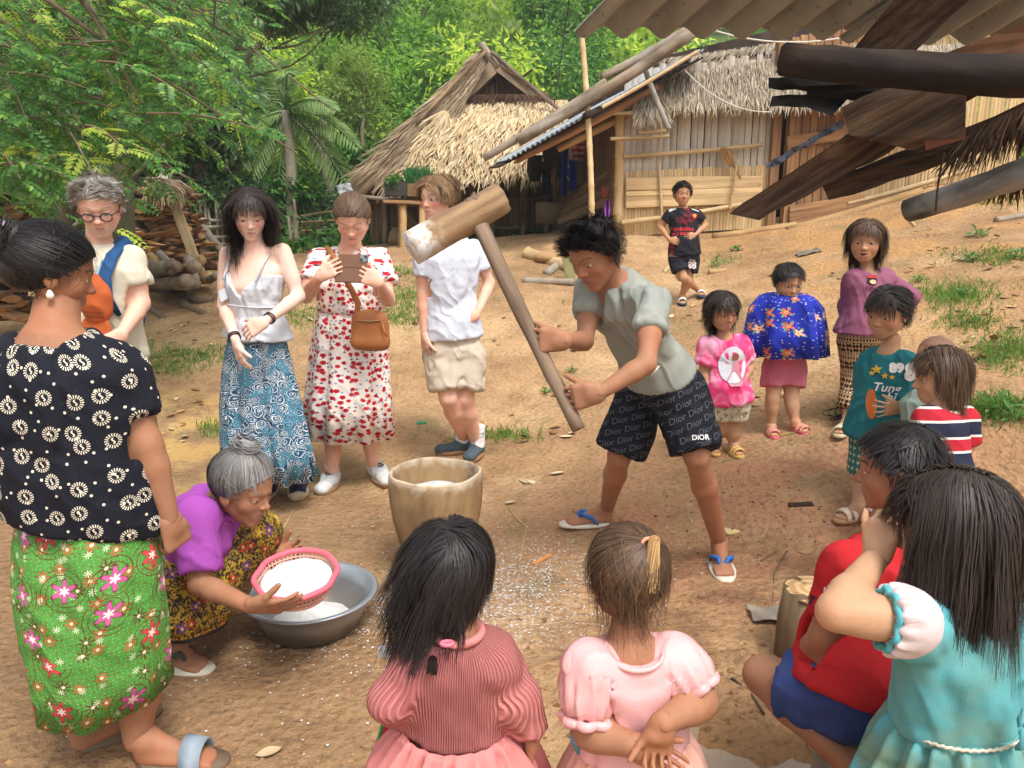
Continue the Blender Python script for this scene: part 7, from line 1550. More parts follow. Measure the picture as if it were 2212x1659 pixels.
# toddler in pink
def toddler():
	Y = 4.2; q = lambda x, y, dy=0: PY(x, y, Y + dy); f1, f2 = gnd(1586, 980), gnd(1545, 975)
	p = Person('frowning toddler in a pink tie-dye shirt standing half behind the mallet man', on((1.22, Y)), 'kid')
	B, T = q(1572, 880), q(1564, 726); t = p.torso(B, T, q(1604, 738, -.02) - q(1526, 738, .02), kst(.100, .8, .03)); wL = q(1606, 822, -.08)
	arms(p, .03, L=(q(1598, 742), q(1619, 792, .02), wL, (.033, .029, .028, .020)), R=(q(1530, 742), q(1520, 800), q(1530, 840, -.06), (.033, .029, .028, .020)))
	legs(p, L=(q(1586, 880), q(1582, 925), f1 + A(0, .03, .05), (.058, .040, .039, .028)), R=(q(1556, 880), q(1550, 925), f2 + A(0, .03, .05), (.058, .040, .039, .028)))
	p.neck(T - A(0, 0, .02), q(1562, 712), .036, .036); p.hand(wL, A(-.7, -.3, -.5), A(-.2, .9, 0), A(-.5, -.2, .7), .105, curl=.8, rw=.02, vox=.0055)
	p.foot(f1 + A(0, .03, .05), f1 + A(0, .05, .01), A(.1, -1, 0), .14, .027, vox=.006); p.foot(f2 + A(0, .03, .05), f2 + A(0, .05, .01), A(-.1, -1, 0), .14, .027, vox=.006)
	p.head(q(1560, 674, -.03), A(.32, -.92, -.22), A(0, -.15, 1), .208, .0125, dict(eye=.6, blush=.9, lip=(.52, .26, .24), brow=(.14, .10, .07), browa=.3, slant=.10, browup=1), child=1.0, cheek=1.25, nose=.9, lips=.9); p.body(.013)
	sh = tee(p, tie_dye(), .75, .014, .10, (.02, .012, .05), None, (.014, .026), .08, trap=.034, wr=.006, vox=.009)
	v, f = disc2d(.075, 24, None, .10); decal(v, f, q(1572, 790), RGT, UPV, sh, plain('print_pale', C(214, 214, 220), .8), sh, 'print', .004); pk = plain('print_rose', C(206, 140, 150), .8)
	v, f = poly2d([(-.010, .05), (.014, .05), (.020, .0), (.045, -.07), (.03, -.09), (-.03, -.09), (-.045, -.06), (-.018, 0)]); decal(v, f, q(1576, 800), RGT, UPV, sh, pk, sh, 'print', .007); v, f = disc2d(.02, 16); decal(v, f, q(1577, 772), RGT, UPV, sh, plain('print_brown', C(150, 84, 58), .8), sh, 'print', .007)
	shorts(p, two_tone('cream_green_print', C(206, 192, 164), C(132, 150, 118), 20.0, .36, 1.0, 3), (.55, .55), .014, .3, (.022, .03), wr=.005, vox=.009)
	for fp, d in ((f1, A(.1, -1, 0)), (f2, A(-.1, -1, 0))): flipflop(p, fp + A(0, .055, -.004), d, .15, plain('yellow_foam', C(206, 166, 96), .7), plain('yellow_foam2', C(214, 176, 106), .7), .016, 'clog', 'double')
	longhair(p, HAIR['dark'], 1500, .62, .06, 12, .0022, .06, .26, noise=.14, clump=.5, lenfn=lambda r: .8 + .4 * sm(-r[:, 1], -.1, .2), seg=8)
toddler()
# child wrapped in the blue cloth
def poncho_child():
	Y = 4.42; q = lambda x, y, dy=0: PY(x, y, Y + dy); f1, f2 = gnd(1668, 940), gnd(1720, 932)
	p = Person('small child hunched inside a royal blue flowered cloth, in pink sandals', on((1.62, Y)), 'kid')
	B, T = q(1694, 800, .05), q(1702, 668, -.05); t = p.torso(B, T, A(1, 0, 0), kst(.095, .8)); p.arms = {}
	legs(p, R=(q(1674, 800, .03), q(1669, 862, -.02), f1 + A(0, .03, .05), (.058, .040, .038, .027)), L=(q(1714, 800, .03), q(1709, 862, -.02), f2 + A(0, .03, .05), (.058, .040, .038, .027)))
	p.neck(T, q(1702, 650, -.08), .036, .036)
	for f_, d in ((f1, A(-.05, -1, 0)), (f2, A(.3, -1, 0))): p.foot(f_ + A(0, .03, .05), f_ + A(0, .05, .01), d, .14, .026, vox=.006); flipflop(p, f_ + A(0, .055, -.004), d, .15, plain('pink_foam', C(206, 96, 112), .7), plain('pink_foam2', C(222, 150, 130), .7), .016, 'clog', 'double')
	p.head(q(1703, 611, -.10), A(.10, -.95, -.30), A(0, -.25, 1), .200, .0125, dict(eye=.95, blush=.6, lip=(.5, .25, .22), brow=(.14, .10, .07), browa=.3, browup=1), child=1.0, cheek=1.1, nose=.85); p.body(.013)
	shorts(p, cloth_mat('pink_shorts', C(204, 110, 130), .85, .12), (.60, .60), .014, .35, (.02, .028), wr=.004, vox=.009)
	s, f = A(1, 0, 0), A(0, -1, 0); V, F, U = loft([(q(1700, 655, -.06), s, f, .085, .09), (q(1699, 634, -.05), s, f, .115, .10), (q(1698, 640, -.04), s, f, .155, .12), (q(1697, 664, -.02), s, f, .205, .14), (q(1696, 715), s, f, .228, .16), (q(1695, 766), s, f, .236, .17)], 96, lambda a, v: v * (.020 * np.sin(a * 7) + .014 * np.sin(a * 12 + 1)) * sm(v, .2, .7))
	V[:, 2] += np.where(np.abs(V[:, 0] - q(1697, 700)[0]) > .16, -.004, 0); put('blue_cloth', V, F, blue_poncho(), p.root, uv=U)
	mop(p, HAIR['black'], 1300, .20, .05, 15, .0026, (0, -.2, .5), noise=.12, clump=.4, grow=.05, lenfn=lambda r: 1.0 - .25 * sm(r[:, 1], .0, .3))
poncho_child()
# girl in the mauve long-sleeved shirt
def mauve_girl():
	Y = 4.28; q = lambda x, y, dy=0: PY(x, y, Y + dy); f1, f2 = gnd(1822, 935), gnd(1826, 915)
	p = Person('girl in a mauve long-sleeved shirt and elephant-print trousers, mouth open', on((1.9, Y)), 'kid')
	B, T = q(1862, 735), q(1875, 583); t = p.torso(B, T, q(1918, 592, .05) - q(1836, 590, -.03), kst(.112, .78)); wL = q(1945, 690, -.02)
	arms(p, .032, L=(q(1912, 598, .04), q(1968, 640, .1), wL, (.035, .031, .029, .021)), R=(q(1842, 598, -.03), q(1832, 660, .06), q(1842, 715, .10), (.035, .031, .029, .021)))
	legs(p, R=(q(1846, 740), q(1848, 820), f1 + A(.02, .02, .05), (.066, .043, .041, .028)), L=(q(1882, 740, .04), q(1880, 820), f2 + A(.12, .02, .05), (.066, .043, .041, .028)))
	p.neck(T - A(0, 0, .02), q(1873, 566), .038, .038); p.foot(f1 + A(.02, .02, .05), f1 + A(.03, .04, .01), A(-.6, -.8, 0), .16, .027, vox=.006)
	p.head(q(1870, 522, -.03), A(-.46, -.86, -.12), A(-.05, -.1, 1), .226, .0125, dict(eye=.4, blush=.9, lip=(.5, .22, .2), brow=(.16, .11, .08), browa=.3, slant=.10, browup=1), child=.7, cheek=1.15, mouth=.55); p.body(.013)
	sh = tee(p, cloth_mat('mauve_shirt', C(136, 82, 104), .88, .1), .9, .014, .12, (.02, .012, .050), None, (.013, .013), .10, trap=.034, long=True, wr=.006, vox=.009)
	v, f = disc2d(.030, 20, None, .022); decal(v, f, q(1868, 612), RGT, UPV, sh, plain('emblem_dark', C(40, 34, 40), .8), sh, 'emblem', .004); v, f = disc2d(.020, 20, None, .012); decal(v, f, q(1868, 614), RGT, UPV, sh, plain('emblem_tan', C(216, 176, 140), .8), sh, 'emblem', .007); v, f = poly2d([(-.028, 0), (.028, 0), (.018, .014), (-.018, .014)]); decal(v, f, q(1868, 605), RGT, UPV, sh, plain('crest_red', C(200, 52, 48), .7), sh, 'emblem', .007)
	v, f = text2d('K.Woo', .026, 0, .0006, .03); decal(v, f, q(1866, 628), RGT, UPV, sh, plain('dark_print', C(70, 46, 60), .8), sh, 'lettering', .004)
	shorts(p, elephant_pants(), (1.72, 1.72), .016, .32, (.022, .03), 'trousers', .010, .006)
	flipflop(p, f1 + A(.03, .045, -.004), A(-.6, -.8, 0), .17, plain('sand_foam', C(196, 184, 150), .7), plain('sand_foam2', C(206, 196, 166), .7), .016, 'clog', 'double'); flipflop(p, f2 + A(.12, .045, -.004), A(-.8, -.6, 0), .17, plain('sand_foam', C(196, 184, 150), .7), plain('sand_foam2', C(206, 196, 166), .7), .016, 'clog', 'double')
	longhair(p, HAIR['childbrown'], 1700, .80, .05, 16, .0022, .02, .24, noise=.06, clump=.35, lenfn=lambda r: .75 + .3 * sm(-r[:, 1], -.1, .2), seg=8)
mauve_girl()
# girl in the teal shirt
def teal_girl():
	Y = 3.55; q = lambda x, y, dy=0: PY(x, y, Y + dy); f1, f2 = gnd(1842, 1120), gnd(1900, 1120)
	p = Person('girl in a teal printed shirt with her hand on her belly, looking left', on((1.75, Y)), 'kid')
	B, T = q(1897, 950), q(1920, 757); t = p.torso(B, T, q(1966, 772, -.09) - q(1888, 765, .08), kst(.120, .78)); wL = q(1945, 880, -.20)
	arms(p, .034, L=(q(1958, 780, -.08), q(2030, 850, -.04), wL, (.038, .033, .031, .022)), R=(q(1886, 775, .08), q(1872, 850, .10), q(1866, 920, .04), (.038, .033, .031, .022)))
	legs(p, R=(q(1880, 955), q(1868, 1040), f1 + A(.02, .0, .055), (.07, .046, .044, .030)), L=(q(1925, 955), q(1915, 1040), f2 + A(.02, .0, .055), (.07, .046, .044, .030)))
	p.neck(T - A(0, 0, .02), q(1926, 735), .042, .042); p.hand(wL, A(-.95, -.1, -.1), A(-.1, .95, .1), A(-.1, .2, .9), .135, curl=.18, spread=.35, thumb=.2, rw=.022)
	p.foot(f1 + A(.02, 0, .055), f1 + A(.05, .02, .01), A(-.9, -.4, 0), .17, .03, vox=.006); p.foot(f2 + A(.02, 0, .055), f2 + A(.05, .02, .01), A(-.9, -.4, 0), .17, .03, vox=.006)
	p.head(q(1917, 678, -.02), A(-.80, -.56, -.20), A(-.10, -.1, 1), .232, .0125, dict(eye=.35, blush=.9, lip=(.5, .24, .22), brow=(.16, .11, .08), browa=.3, slant=.10, browup=1, down=1.2), child=.7, cheek=1.1, nose=.9); p.body(.013)
	tm = cloth_mat('teal_shirt', C(36, 112, 118), .88, .15); sh = tee(p, tm, .85, .016, .05, (.02, .012, .054), None, (.014, .03), .10, trap=.038, wr=.007, vox=.009)
	wh = plain('white_print', C(226, 224, 220), .8); ye = plain('yellow_print', C(228, 186, 60), .8); vr = unit(RGT * .9 + FWD * -.3)
	for (x, y, r_) in ((1893, 798, .024), (1884, 806, .014), (1908, 812, .016), (1922, 815, .014)): v, f = disc2d(r_, 10, .42); decal(v, f, q(x, y, -.05), vr, UPV, sh, ye, sh, 'star', .004)
	v, f = text2d('89', .056, 0, .004, .03); decal(v, f, q(1934, 796, -.08), vr, UPV, sh, wh, sh, 'lettering', .004); v, f = text2d('8', .10, 0, .008, .03); decal(v, f, q(1968, 805, -.14), RGT, UPV, sh, wh, sh, 'lettering', .004)
	for txt, x, y in (('Tung', 1912, 838), ('hi', 1920, 858)): v, f = text2d(txt, .055, .25, .001, .03); decal(v, f, q(x, y, -.08), vr - UPV * .1, UPV, sh, wh, sh, 'lettering', .004)
	v, f = poly2d([(-.10, .004), (.10, .004), (.10, -.012), (-.10, -.012)]); decal(v, f, q(1915, 776, -.05), vr - UPV * .12, UPV, sh, plain('navy_print', C(44, 50, 66), .8), sh, 'band', .004)
	v, f = disc2d(.022, 20, None, .07); decal(v, f, q(1880, 872, -.05), vr, UPV, sh, plain('orange_print', C(200, 110, 50), .8), sh, 'print', .004)
	shorts(p, two_tone('green_check', C(60, 110, 104), C(214, 210, 190), 30.0, .3, .0, 4), (.8, .8), .016, .3, (.022, .034), wr=.005);
	for f_ in (f1, f2): flipflop(p, f_ + A(.06, .025, -.004), A(-.9, -.4, 0), .18, plain('tan_foam', C(180, 140, 104), .7), plain('cream_strap', C(214, 198, 176), .6), .018, 'sandal', 'double')
	ex = [[ell((0, -.42, .02), (.12, .11, .12)), .06]]
	longhair(p, HAIR['dark'], 1500, .30, .05, 18, .0023, .0, .30, noise=.08, clump=.35, grow=.05, seg=8, back=(0, -.9, .2), extra=ex)
	r = np.random.default_rng(3); H = Hair(p.h); n = 420; rt = A(0, -.46, .0) + rdir(r, n) * .08; pts = H.grow(rt, lambda a, b: A(0, -.35, 0) + p.h.g + 0 * a, .34 * (.6 + .5 * r.random(n)), 8, .0, .6, .15, r, .5, .4, push=False); put('ponytail', *H.ribbons(pts, .0022), HAIR['dark'], p.root)
teal_girl()
# ---------------------------------------------------------------- bald toddler mostly hidden, striped child
def hidden_child():
	p = Person('little child with a nearly shaved head hidden between the teal girl and the striped child', on(P(1985, 1010, 3.25)), 'kid')
	c = P(2018, 776, 3.3); B, T = P(2005, 985, 3.3), P(2004, 840, 3.3); t = p.torso(B, T, A(.9, -.4, 0), kst(.09, .85)); arms(p, .03, L=(P(2026, 862, 3.25), P(2034, 910, 3.2), P(2020, 950, 3.15), (.03, .027, .026, .02)), R=(P(1982, 862, 3.4), P(1974, 910, 3.4), P(1978, 950, 3.3), (.03, .027, .026, .02)))
	fl = on(P(1985, 1070, 3.3)); legs(p, L=(P(2003, 985, 3.2), fl + A(.05, -.02, .2), fl + A(.05, 0, .04), (.055, .04, .036, .027)), R=(P(1975, 985, 3.25), fl + A(-.05, -.02, .2), fl + A(-.05, 0, .04), (.055, .04, .036, .027)))
	p.neck(T, c - A(0, 0, .07), .035, .035); p.head(c, A(-.85, -.3, -.1), A(0, 0, 1), .195, .018, dict(eye=.6), child=1.0, cheek=1.2); p.body(.013)
	tee(p, cloth_mat('sage_shirt', C(140, 156, 142), .88, .15), .7, .012, .0, (.02, .01, .045), None, (.012, .02), .05, trap=.03, wr=.004)
	shorts(p, cloth_mat('navy_shorts', C(38, 40, 50)), (.7, .7), .014, .25, (.02, .03), wr=.004)
	p.hair([], hair_mat('stubble_hair', C(140, 102, 80), C(160, 118, 92), .8), True, .006, .03)
hidden_child()
def striped_child():
	t0 = 2.75; q = lambda x, y, d=0: P(x, y, t0 + d); p = Person('child with bobbed brown hair in a navy polo with red and white stripes, facing left', on(q(2040, 1150)), 'kid')
	B, T = q(2035, 1065), q(2036, 892); t = p.torso(B, T, A(-.55, -.85, 0), kst(.100, .82)); arms(p, .034, L=(q(2005, 905, -.08), q(1998, 985, -.12), q(1980, 1040, -.12), (.034, .03, .028, .021)), R=(q(2080, 900, .08), q(2088, 985, .1), q(2060, 1040, .12), (.034, .03, .028, .021)))
	fl = on(q(2040, 1170)); legs(p, L=(q(2020, 1070, -.04), fl + A(-.04, -.05, .25), fl + A(-.04, -.05, .05), (.06, .042, .04, .028)), R=(q(2050, 1070, .04), fl + A(.06, .05, .25), fl + A(.06, .05, .05), (.06, .042, .04, .028)))
	for d in (A(-.04, -.05, 0), A(.06, .05, 0)): p.foot(fl + d + A(0, 0, .05), fl + d + A(.03, 0, .01), A(-.9, .1, 0), .15, .028, vox=.008); flipflop(p, fl + d + A(.035, 0, -.004), A(-.9, .1, 0), .16, plain('tan_foam', C(180, 140, 104), .7), plain('cream_strap', C(214, 198, 176), .6), .016)
	p.neck(T, q(2028, 868), .036, .036); p.head(q(2030, 815), A(-.93, .16, -.15), A(-.05, 0, 1), .205, .014, dict(eye=.5, blush=.8), child=1.0, cheek=1.2); p.body(.013)
	st = stripes('navy_red_stripe', [(0, 1, C(34, 38, 58)), (.30, .72, C(178, 38, 52)), (.24, .32, C(222, 214, 204)), (.70, .78, C(222, 214, 204))], .02, .105)
	tee(p, st, .7, .014, .0, (.01, .02, .052), None, (.013, .022), .06, trap=.036, wr=.006, uv='b')
	put('collar', *tube([t.at(.058 * math.cos(a), .01 + .058 * math.sin(a), 1.0) for a in np.linspace(0, 6.283, 24)], .010, 6, False), cloth_mat('cream_collar', C(214, 196, 178), .85), p.root)
	shorts(p, cloth_mat('navy_shorts', C(38, 40, 50)), (.7, .7), .014, .25, (.02, .03), wr=.004)
	longhair(p, HAIR['childbrown'], 1500, .72, .06, 21, .002, .0, .26, noise=.08, clump=.4, lenfn=lambda r: .7 + .3 * sm(-r[:, 1], -.1, .2), seg=9)
striped_child()
# ---------------------------------------------------------------- boy in red sitting on a stump
def red_boy():
	q = P; p = Person('boy in a red shirt and blue shorts sitting with his back to the camera', on(P(1850, 1640, 1.85)), 'tan')
	B, T = P(1835, 1512, 1.76), P(1925, 1168, 1.80); t = p.torso(B, T, P(1822, 1205, 1.66) - P(1990, 1190, 1.90), kst(.118, .74)); wL = P(1720, 1452, 1.92)
	arms(p, .036, L=(P(1826, 1215, 1.70), P(1778, 1375, 1.74), wL, (.037, .032, .03, .022)), R=(P(1990, 1215, 1.94), P(1995, 1360, 2.05), P(1900, 1440, 2.1), (.037, .032, .03, .022)))
	aL = P(1850, 1665, 1.70); aR = P(1900, 1640, 2.1); legs(p, L=(P(1825, 1515, 1.74), P(1648, 1458, 1.86), aL, (.070, .046, .046, .030)), R=(P(1870, 1510, 1.92), P(1740, 1440, 2.12), aR, (.070, .046, .046, .030)))
	fl, fr = on(aL), on(aR); p.bp.append([cone(aL, fl + A(0, .05, .05), .03, .028), .02]); p.bp.append([cone(aR, fr + A(0, .05, .05), .03, .028), .02])
	for f_ in (fl, fr): p.foot(f_ + A(0, .05, .05), f_ + A(.02, .06, .01), A(-.8, .3, 0), .17, .028, vox=.008); flipflop(p, f_ + A(.025, .06, -.004), A(-.8, .3, 0), .18, plain('tan_foam', C(180, 140, 104), .7), plain('blue_strap', C(44, 104, 176), .6), .016)
	p.neck(T - t.u * .02, P(1922, 1120, 1.79), .042, .042); p.head(P(1938, 1016, 1.78), A(-.86, .46, -.12), A(-.05, .05, 1), .205, .012, dict(eye=.5, blush=.5, brow=(.05, .035, .03)), child=.7, ear=1.2, cheek=1.1)
	p.hand(wL, A(-.5, .6, -.4), A(.4, .3, -.8), A(-.3, -.5, .2), .125, curl=.5, rw=.022); p.body(.012)
	sh = tee(p, cloth_mat('red_shirt', C(176, 34, 38), .85, .1), .72, .024, .02, (-.01, .015, .055), None, (.013, .024), .05, trap=.038, wr=.008, vox=.010, uv='b')
	wh = plain('cream_print', C(222, 206, 190), .8); dk = plain('dark_print2', C(60, 34, 40), .8); bR = -t.s
	v, f = text2d('\u0e25\u0e32\u0e19', .085, 0, .003, .03); decal(v, f, t.at(-.01, -.12, .60), bR, t.u, sh, wh, sh, 'lettering', .004)
	sh_, el_ = p.arms['L'][0], p.arms['L'][1]; ad = unit(sh_ - el_); e = lerp(sh_, el_, .45); sr = unit(np.cross(ad, CAMP - e)) * -1; sr = sr if sr @ RGT > 0 else -sr
	for (w_, h_, fr_, m_) in ((.09, .022, .50, dk), (.10, .010, .60, wh), (.11, .012, .67, plain('green_band', C(46, 74, 52), .8))): v, f = poly2d([(-w_ / 2, -h_ / 2), (0, -h_ / 2), (w_ / 2, -h_ / 2), (w_ / 2, h_ / 2), (0, h_ / 2), (-w_ / 2, h_ / 2)]); decal(v, f, lerp(sh_, el_, fr_), sr, ad, sh, m_, sh, 'band', .005)
	v, f = text2d('35', .05, 0, .003, .03); decal(v, f, lerp(sh_, el_, .36), sr, ad, sh, wh, sh, 'lettering', .005)
	so = shorts(p, cloth_mat('blue_shorts', C(56, 70, 118), .85, .25), (.72, .72), .012, .16, (.018, .030), wr=.006, vox=.010); v, f = text2d('M', .04, .3, .002, .03); decal(v, f, P(1755, 1450, 1.75), RGT, UPV, so, wh, so, 'lettering', .004)
	mop(p, HAIR['black'], 2400, .15, .03, 22, .0014, (0, -.25, .46), noise=.10, clump=.2, grow=.03)
red_boy()
# ---------------------------------------------------------------- girl in the turquoise dress, nearest on the right
def blue_girl():
	p = Person('girl in a faded turquoise dress with long loose hair, hand raised to her mouth', on(P(2060, 1659, 1.42)), 'kid')
	B, T = P(2065, 1730, 1.42), P(2075, 1300, 1.36); t = p.torso(B, T, P(1960, 1350, 1.30) - P(2170, 1350, 1.50), kst(.108, .78)); wL = P(1893, 1205, 1.42)
	arms(p, .036, L=(P(1972, 1345, 1.30), P(1806, 1322, 1.30), wL, (.036, .033, .031, .023)), R=(P(2172, 1350, 1.50), P(2185, 1500, 1.52), P(2150, 1620, 1.6), (.036, .032, .03, .022)))
	fl = on(P(2060, 1659, 1.45) * A(1, 1, 0)); legs(p, L=(B + t.s * .05, fl + t.s * .05 + A(0, 0, .27), fl + t.s * .05 + A(0, 0, .05), (.066, .044, .042, .03)), R=(B - t.s * .05, fl - t.s * .05 + A(0, 0, .27), fl - t.s * .05 + A(0, 0, .05), (.066, .044, .042, .03)))
	for sg in (-1, 1): p.foot(fl + t.s * .05 * sg + A(0, 0, .05), fl + t.s * .05 * sg + A(.03, -.02, .01), A(-.6, .8, 0), .17, .03, vox=.008); flipflop(p, fl + t.s * .05 * sg + A(.035, -.02, -.004), A(-.6, .8, 0), .18, plain('pink_foam', C(206, 96, 112), .7), plain('pink_foam2', C(222, 150, 130), .7), .016)
	p.neck(T - A(0, 0, .02), P(2062, 1240, 1.36), .042, .042); p.head(P(2052, 1148, 1.36), A(-.76, .60, -.22), A(-.08, .1, 1), .212, .014, dict(eye=.5, blush=.7), child=.7, cheek=1.1)
	p.hand(wL, A(.25, .15, 1), A(.75, .5, -.1), A(-.2, .5, .5), .13, curl=.75, thumb=.4, rw=.023); p.body(.012)
	n = NT('turquoise_cloth', .85, .2); o = n.obj(); c = n.mix(C(70, 152, 160), C(98, 176, 182), n.noise(o, 7, 3)); z = n.sep(n.pos())[2]; c = n.mix(c, C(118, 132, 100), n.step(n.noise(o, 6, 5, .65), .38, .62) * (1.0 - n.step(z, .5, 1.0)) * .85); TQ = n.done(c, crease(n, o, 1.0)); lace = cloth_mat('cream_lace', C(206, 198, 178), .85)
	bo = tee(p, TQ, .2, .016, .42, (-.015, .01, .065), None, (.012, .016), .02, 'bodice', trap=.036, wr=.006, vox=.009, uv='b')
	sh, el = p.arms['L'][0], p.arms['L'][1]; V, F = mesh_prims([[ell(lerp(sh, el, .16), (.062, .058, .058)), .02], [cone(lerp(sh, el, .1), lerp(sh, el, .42), .05, .045), .03]], .008, [endcut(sh, lerp(sh, el, .36), .09)]); N = normals(V, F); ax = unit(el - sh); e1 = unit(np.cross(ax, (0, 0, 1))); e2 = np.cross(ax, e1); an = np.arctan2((V - sh) @ e1, (V - sh) @ e2); V = V + N * (.005 * np.sin(an * 14) * sm((V - sh) @ ax, .0, .05))[:, None]; put('puff_sleeve', V, F, cloth_mat('pale_mauve', C(206, 188, 186), .85, .1), bo)
	put('sleeve_frill', *tube([lerp(sh, el, .37) + (.048 + .004 * math.sin(a * 9)) * (math.cos(a) * e1 + math.sin(a) * e2) for a in np.linspace(0, 6.283, 60)], .006, 6, False), TQ, bo)
	s, f = t.s, t.f; cs = [t.at(0, 0, h) for h in (.46, .40, .2, .0, -.25, -.5, -.62)]
	fold = lambda a, v: (.018 * np.sin(a * 17) + .011 * np.sin(a * 29 + 1)) * sm(v, .0, .25) * (1 - .4 * v) + .012 * v * np.sin(a * 8 + 2) + np.where(v > .62, .02, 0)
	V, F, U = loft([(c_, s, f, a, b) for c_, a, b in zip(cs, (.118, .128, .165, .195, .22, .235, .24), (.098, .108, .145, .17, .19, .2, .205))], 120, fold); put('dress_skirt', V, F, TQ, p.root, uv=U)
	put('waist_lace', *tube([cs[0] + s * .126 * math.cos(a) + f * .106 * math.sin(a) + A(0, 0, -.0015 * math.sin(a * 60)) for a in np.linspace(0, 6.283, 180)], .003, 5, False), lace, bo); put('hem_lace', *tube([t.at(.208 * math.cos(a), .185 * math.sin(a), -.14) for a in np.linspace(0, 6.283, 90)], .005, 5, False), lace, bo)
	for (x, y) in ((1850, 1480), (1862, 1520)):
		o_V['_sk'] = (V, F)
	for sg in (-1, 1): put('tie', *tube([t.at(sg * .03, -.11, .46), t.at(sg * .055, -.135, .55), t.at(sg * .06, -.13, .66), t.at(sg * .03, -.12, .48)], [.006, .022, .02, .004], 6, flat=(t.f, .25)), TQ, bo)
	longhair(p, HAIR['dark'], 4000, 1.25, .06, 24, .0012, .05, .3, noise=.07, clump=.6, wave=.10, seg=10, sweep=.45, lock=.55, lenfn=lambda r: .85 + .2 * sm(-r[:, 1], -.1, .2))
blue_girl()
# ---------------------------------------------------------------- two girls in pink, backs to the camera
def cord_girl():
	p = Person('little girl with loose black hair in a dusty pink corduroy and tulle dress', on(P(985, 1659, 1.62)), 'tan')
	B, T = P(985, 1660, 1.56), P(988, 1362, 1.47); t = p.torso(B, T, P(882, 1410, 1.47) - P(1092, 1380, 1.49), kst(.090, .78)); wL, wR = P(870, 1545, 1.62), P(1150, 1590, 1.52)
	arms(p, .034, L=(P(904, 1420, 1.47), P(840, 1512, 1.46), wL, (.031, .027, .029, .022)), R=(P(1068, 1405, 1.49), P(1114, 1500, 1.50), wR, (.031, .027, .029, .022)))
	fl = on(P(985, 1659, 1.58) * A(1, 1, 0)); legs(p, L=(B + t.s * .045, fl + t.s * .05 + A(0, 0, .22), fl + t.s * .05 + A(0, 0, .05), (.055, .04, .038, .027)), R=(B - t.s * .045, fl - t.s * .05 + A(0, 0, .22), fl - t.s * .05 + A(0, 0, .05), (.055, .04, .038, .027)))
	for sg in (-1, 1): p.foot(fl + t.s * .05 * sg + A(0, 0, .05), fl + t.s * .05 * sg + A(0, -.03, .01), A(0, 1, 0), .145, .027, vox=.008); flipflop(p, fl + t.s * .05 * sg + A(0, -.035, -.004), A(0, 1, 0), .155, plain('pink_foam', C(206, 96, 112), .7), plain('pink_foam2', C(222, 150, 130), .7), .016)
	p.neck(T - A(0, 0, .02), P(985, 1320, 1.48), .036, .036); p.head(P(972, 1237, 1.49), A(-.12, .96, -.20), A(-.02, .15, 1), .193, .018, dict(eye=.5), child=1.0); p.hand(wR, A(-.1, .2, -1), A(-.8, 0, 0), A(0, 1, 0), .11, curl=.5, rw=.02); p.hand(wL, A(.5, .7, .2), A(.5, 0, 0), A(0, 0, 1), .11, curl=.7, rw=.02); p.body(.012)
	cd = cloth_mat('pink_corduroy', C(192, 118, 116), .9, .12, C(212, 150, 130), .4, rib=105)
	bo = tee(p, cd, .92, .016, .30, (-.005, .025, .043), None, (.010, .012), .0, 'bodice', trap=.034, long=True, wr=.007, vox=.009, uv='b'); put('collar', *tube([t.at(.046 * math.cos(a), -.005 + .046 * math.sin(a), 1.0 + .012) for a in np.linspace(0, 6.283, 24)], .009, 6, False), cd, bo)
	s, f = t.s, t.f; TU = cloth_mat('pink_tulle', C(206, 128, 124), .8, .1); cs = [t.at(0, 0, h) for h in (.34, .26, .1, -.15, -.45)]
	V, F, U = loft([(c_, s, f, a, b) for c_, a, b in zip(cs, (.108, .122, .16, .19, .21), (.088, .10, .135, .165, .185))], 140, lambda a, v: (.009 * np.sin(a * 23) + .006 * np.sin(a * 37 + 1)) * sm(v, 0, .2) + .012 * v * np.sin(a * 9)); put('tulle_skirt', V, F, TU, p.root, uv=U)
	longhair(p, HAIR['black'], 3800, .80, .07, 26, .0011, .02, None, noise=.10, clump=.7, wave=.16, seg=9, lenfn=lambda r: .85 + .35 * (r[:, 0] > .05), back=(.35, 0, 0), grow=.04, sweep=.5, lock=.6)
	r = np.random.default_rng(9); H = Hair(p.h); n = 260; base = p.h.local(P(940, 1395, 1.40)); rt = base + rdir(r, n) * .03; pts = H.grow(rt, lambda a, b: p.h.g + 0 * a, .16 * (.5 + .6 * r.random(n)), 6, 0, .5, .25, r, .2, .3, push=False); put('pigtail', *H.ribbons(pts, .0014), HAIR['black'], p.root); put('hair_band', *tube([P(966, 1390, 1.385) + .011 * (math.cos(a) * RGT + math.sin(a) * FWD) for a in np.linspace(0, 6.283, 12)], .004, 5, False), plain('pink_band', C(222, 120, 140), .6), p.root)
	# snack packet held in front
	sp = thing('snack_packet', 'green and red snack packet held by the girl in corduroy', 'packet', P(838, 1560, 1.60)); put('wrapper', *rbox(P(845, 1560, 1.60), RGT * .02 + FWD * .01, UPV * .045 + RGT * .012, FWD * .01, .008), plain('green_wrapper', C(60, 130, 70), .35, .3, 20), sp); put('wrapper_label', *rbox(P(838, 1580, 1.588), RGT * .012, UPV * .018 + RGT * .005, FWD * .005, .004), plain('red_wrapper', C(190, 44, 52), .35), sp); put('packet_top', *rbox(P(842, 1408, 1.58), RGT * .024, UPV * .012, FWD * .01, .004), plain('white_wrapper', C(222, 222, 220), .35), sp)
cord_girl()
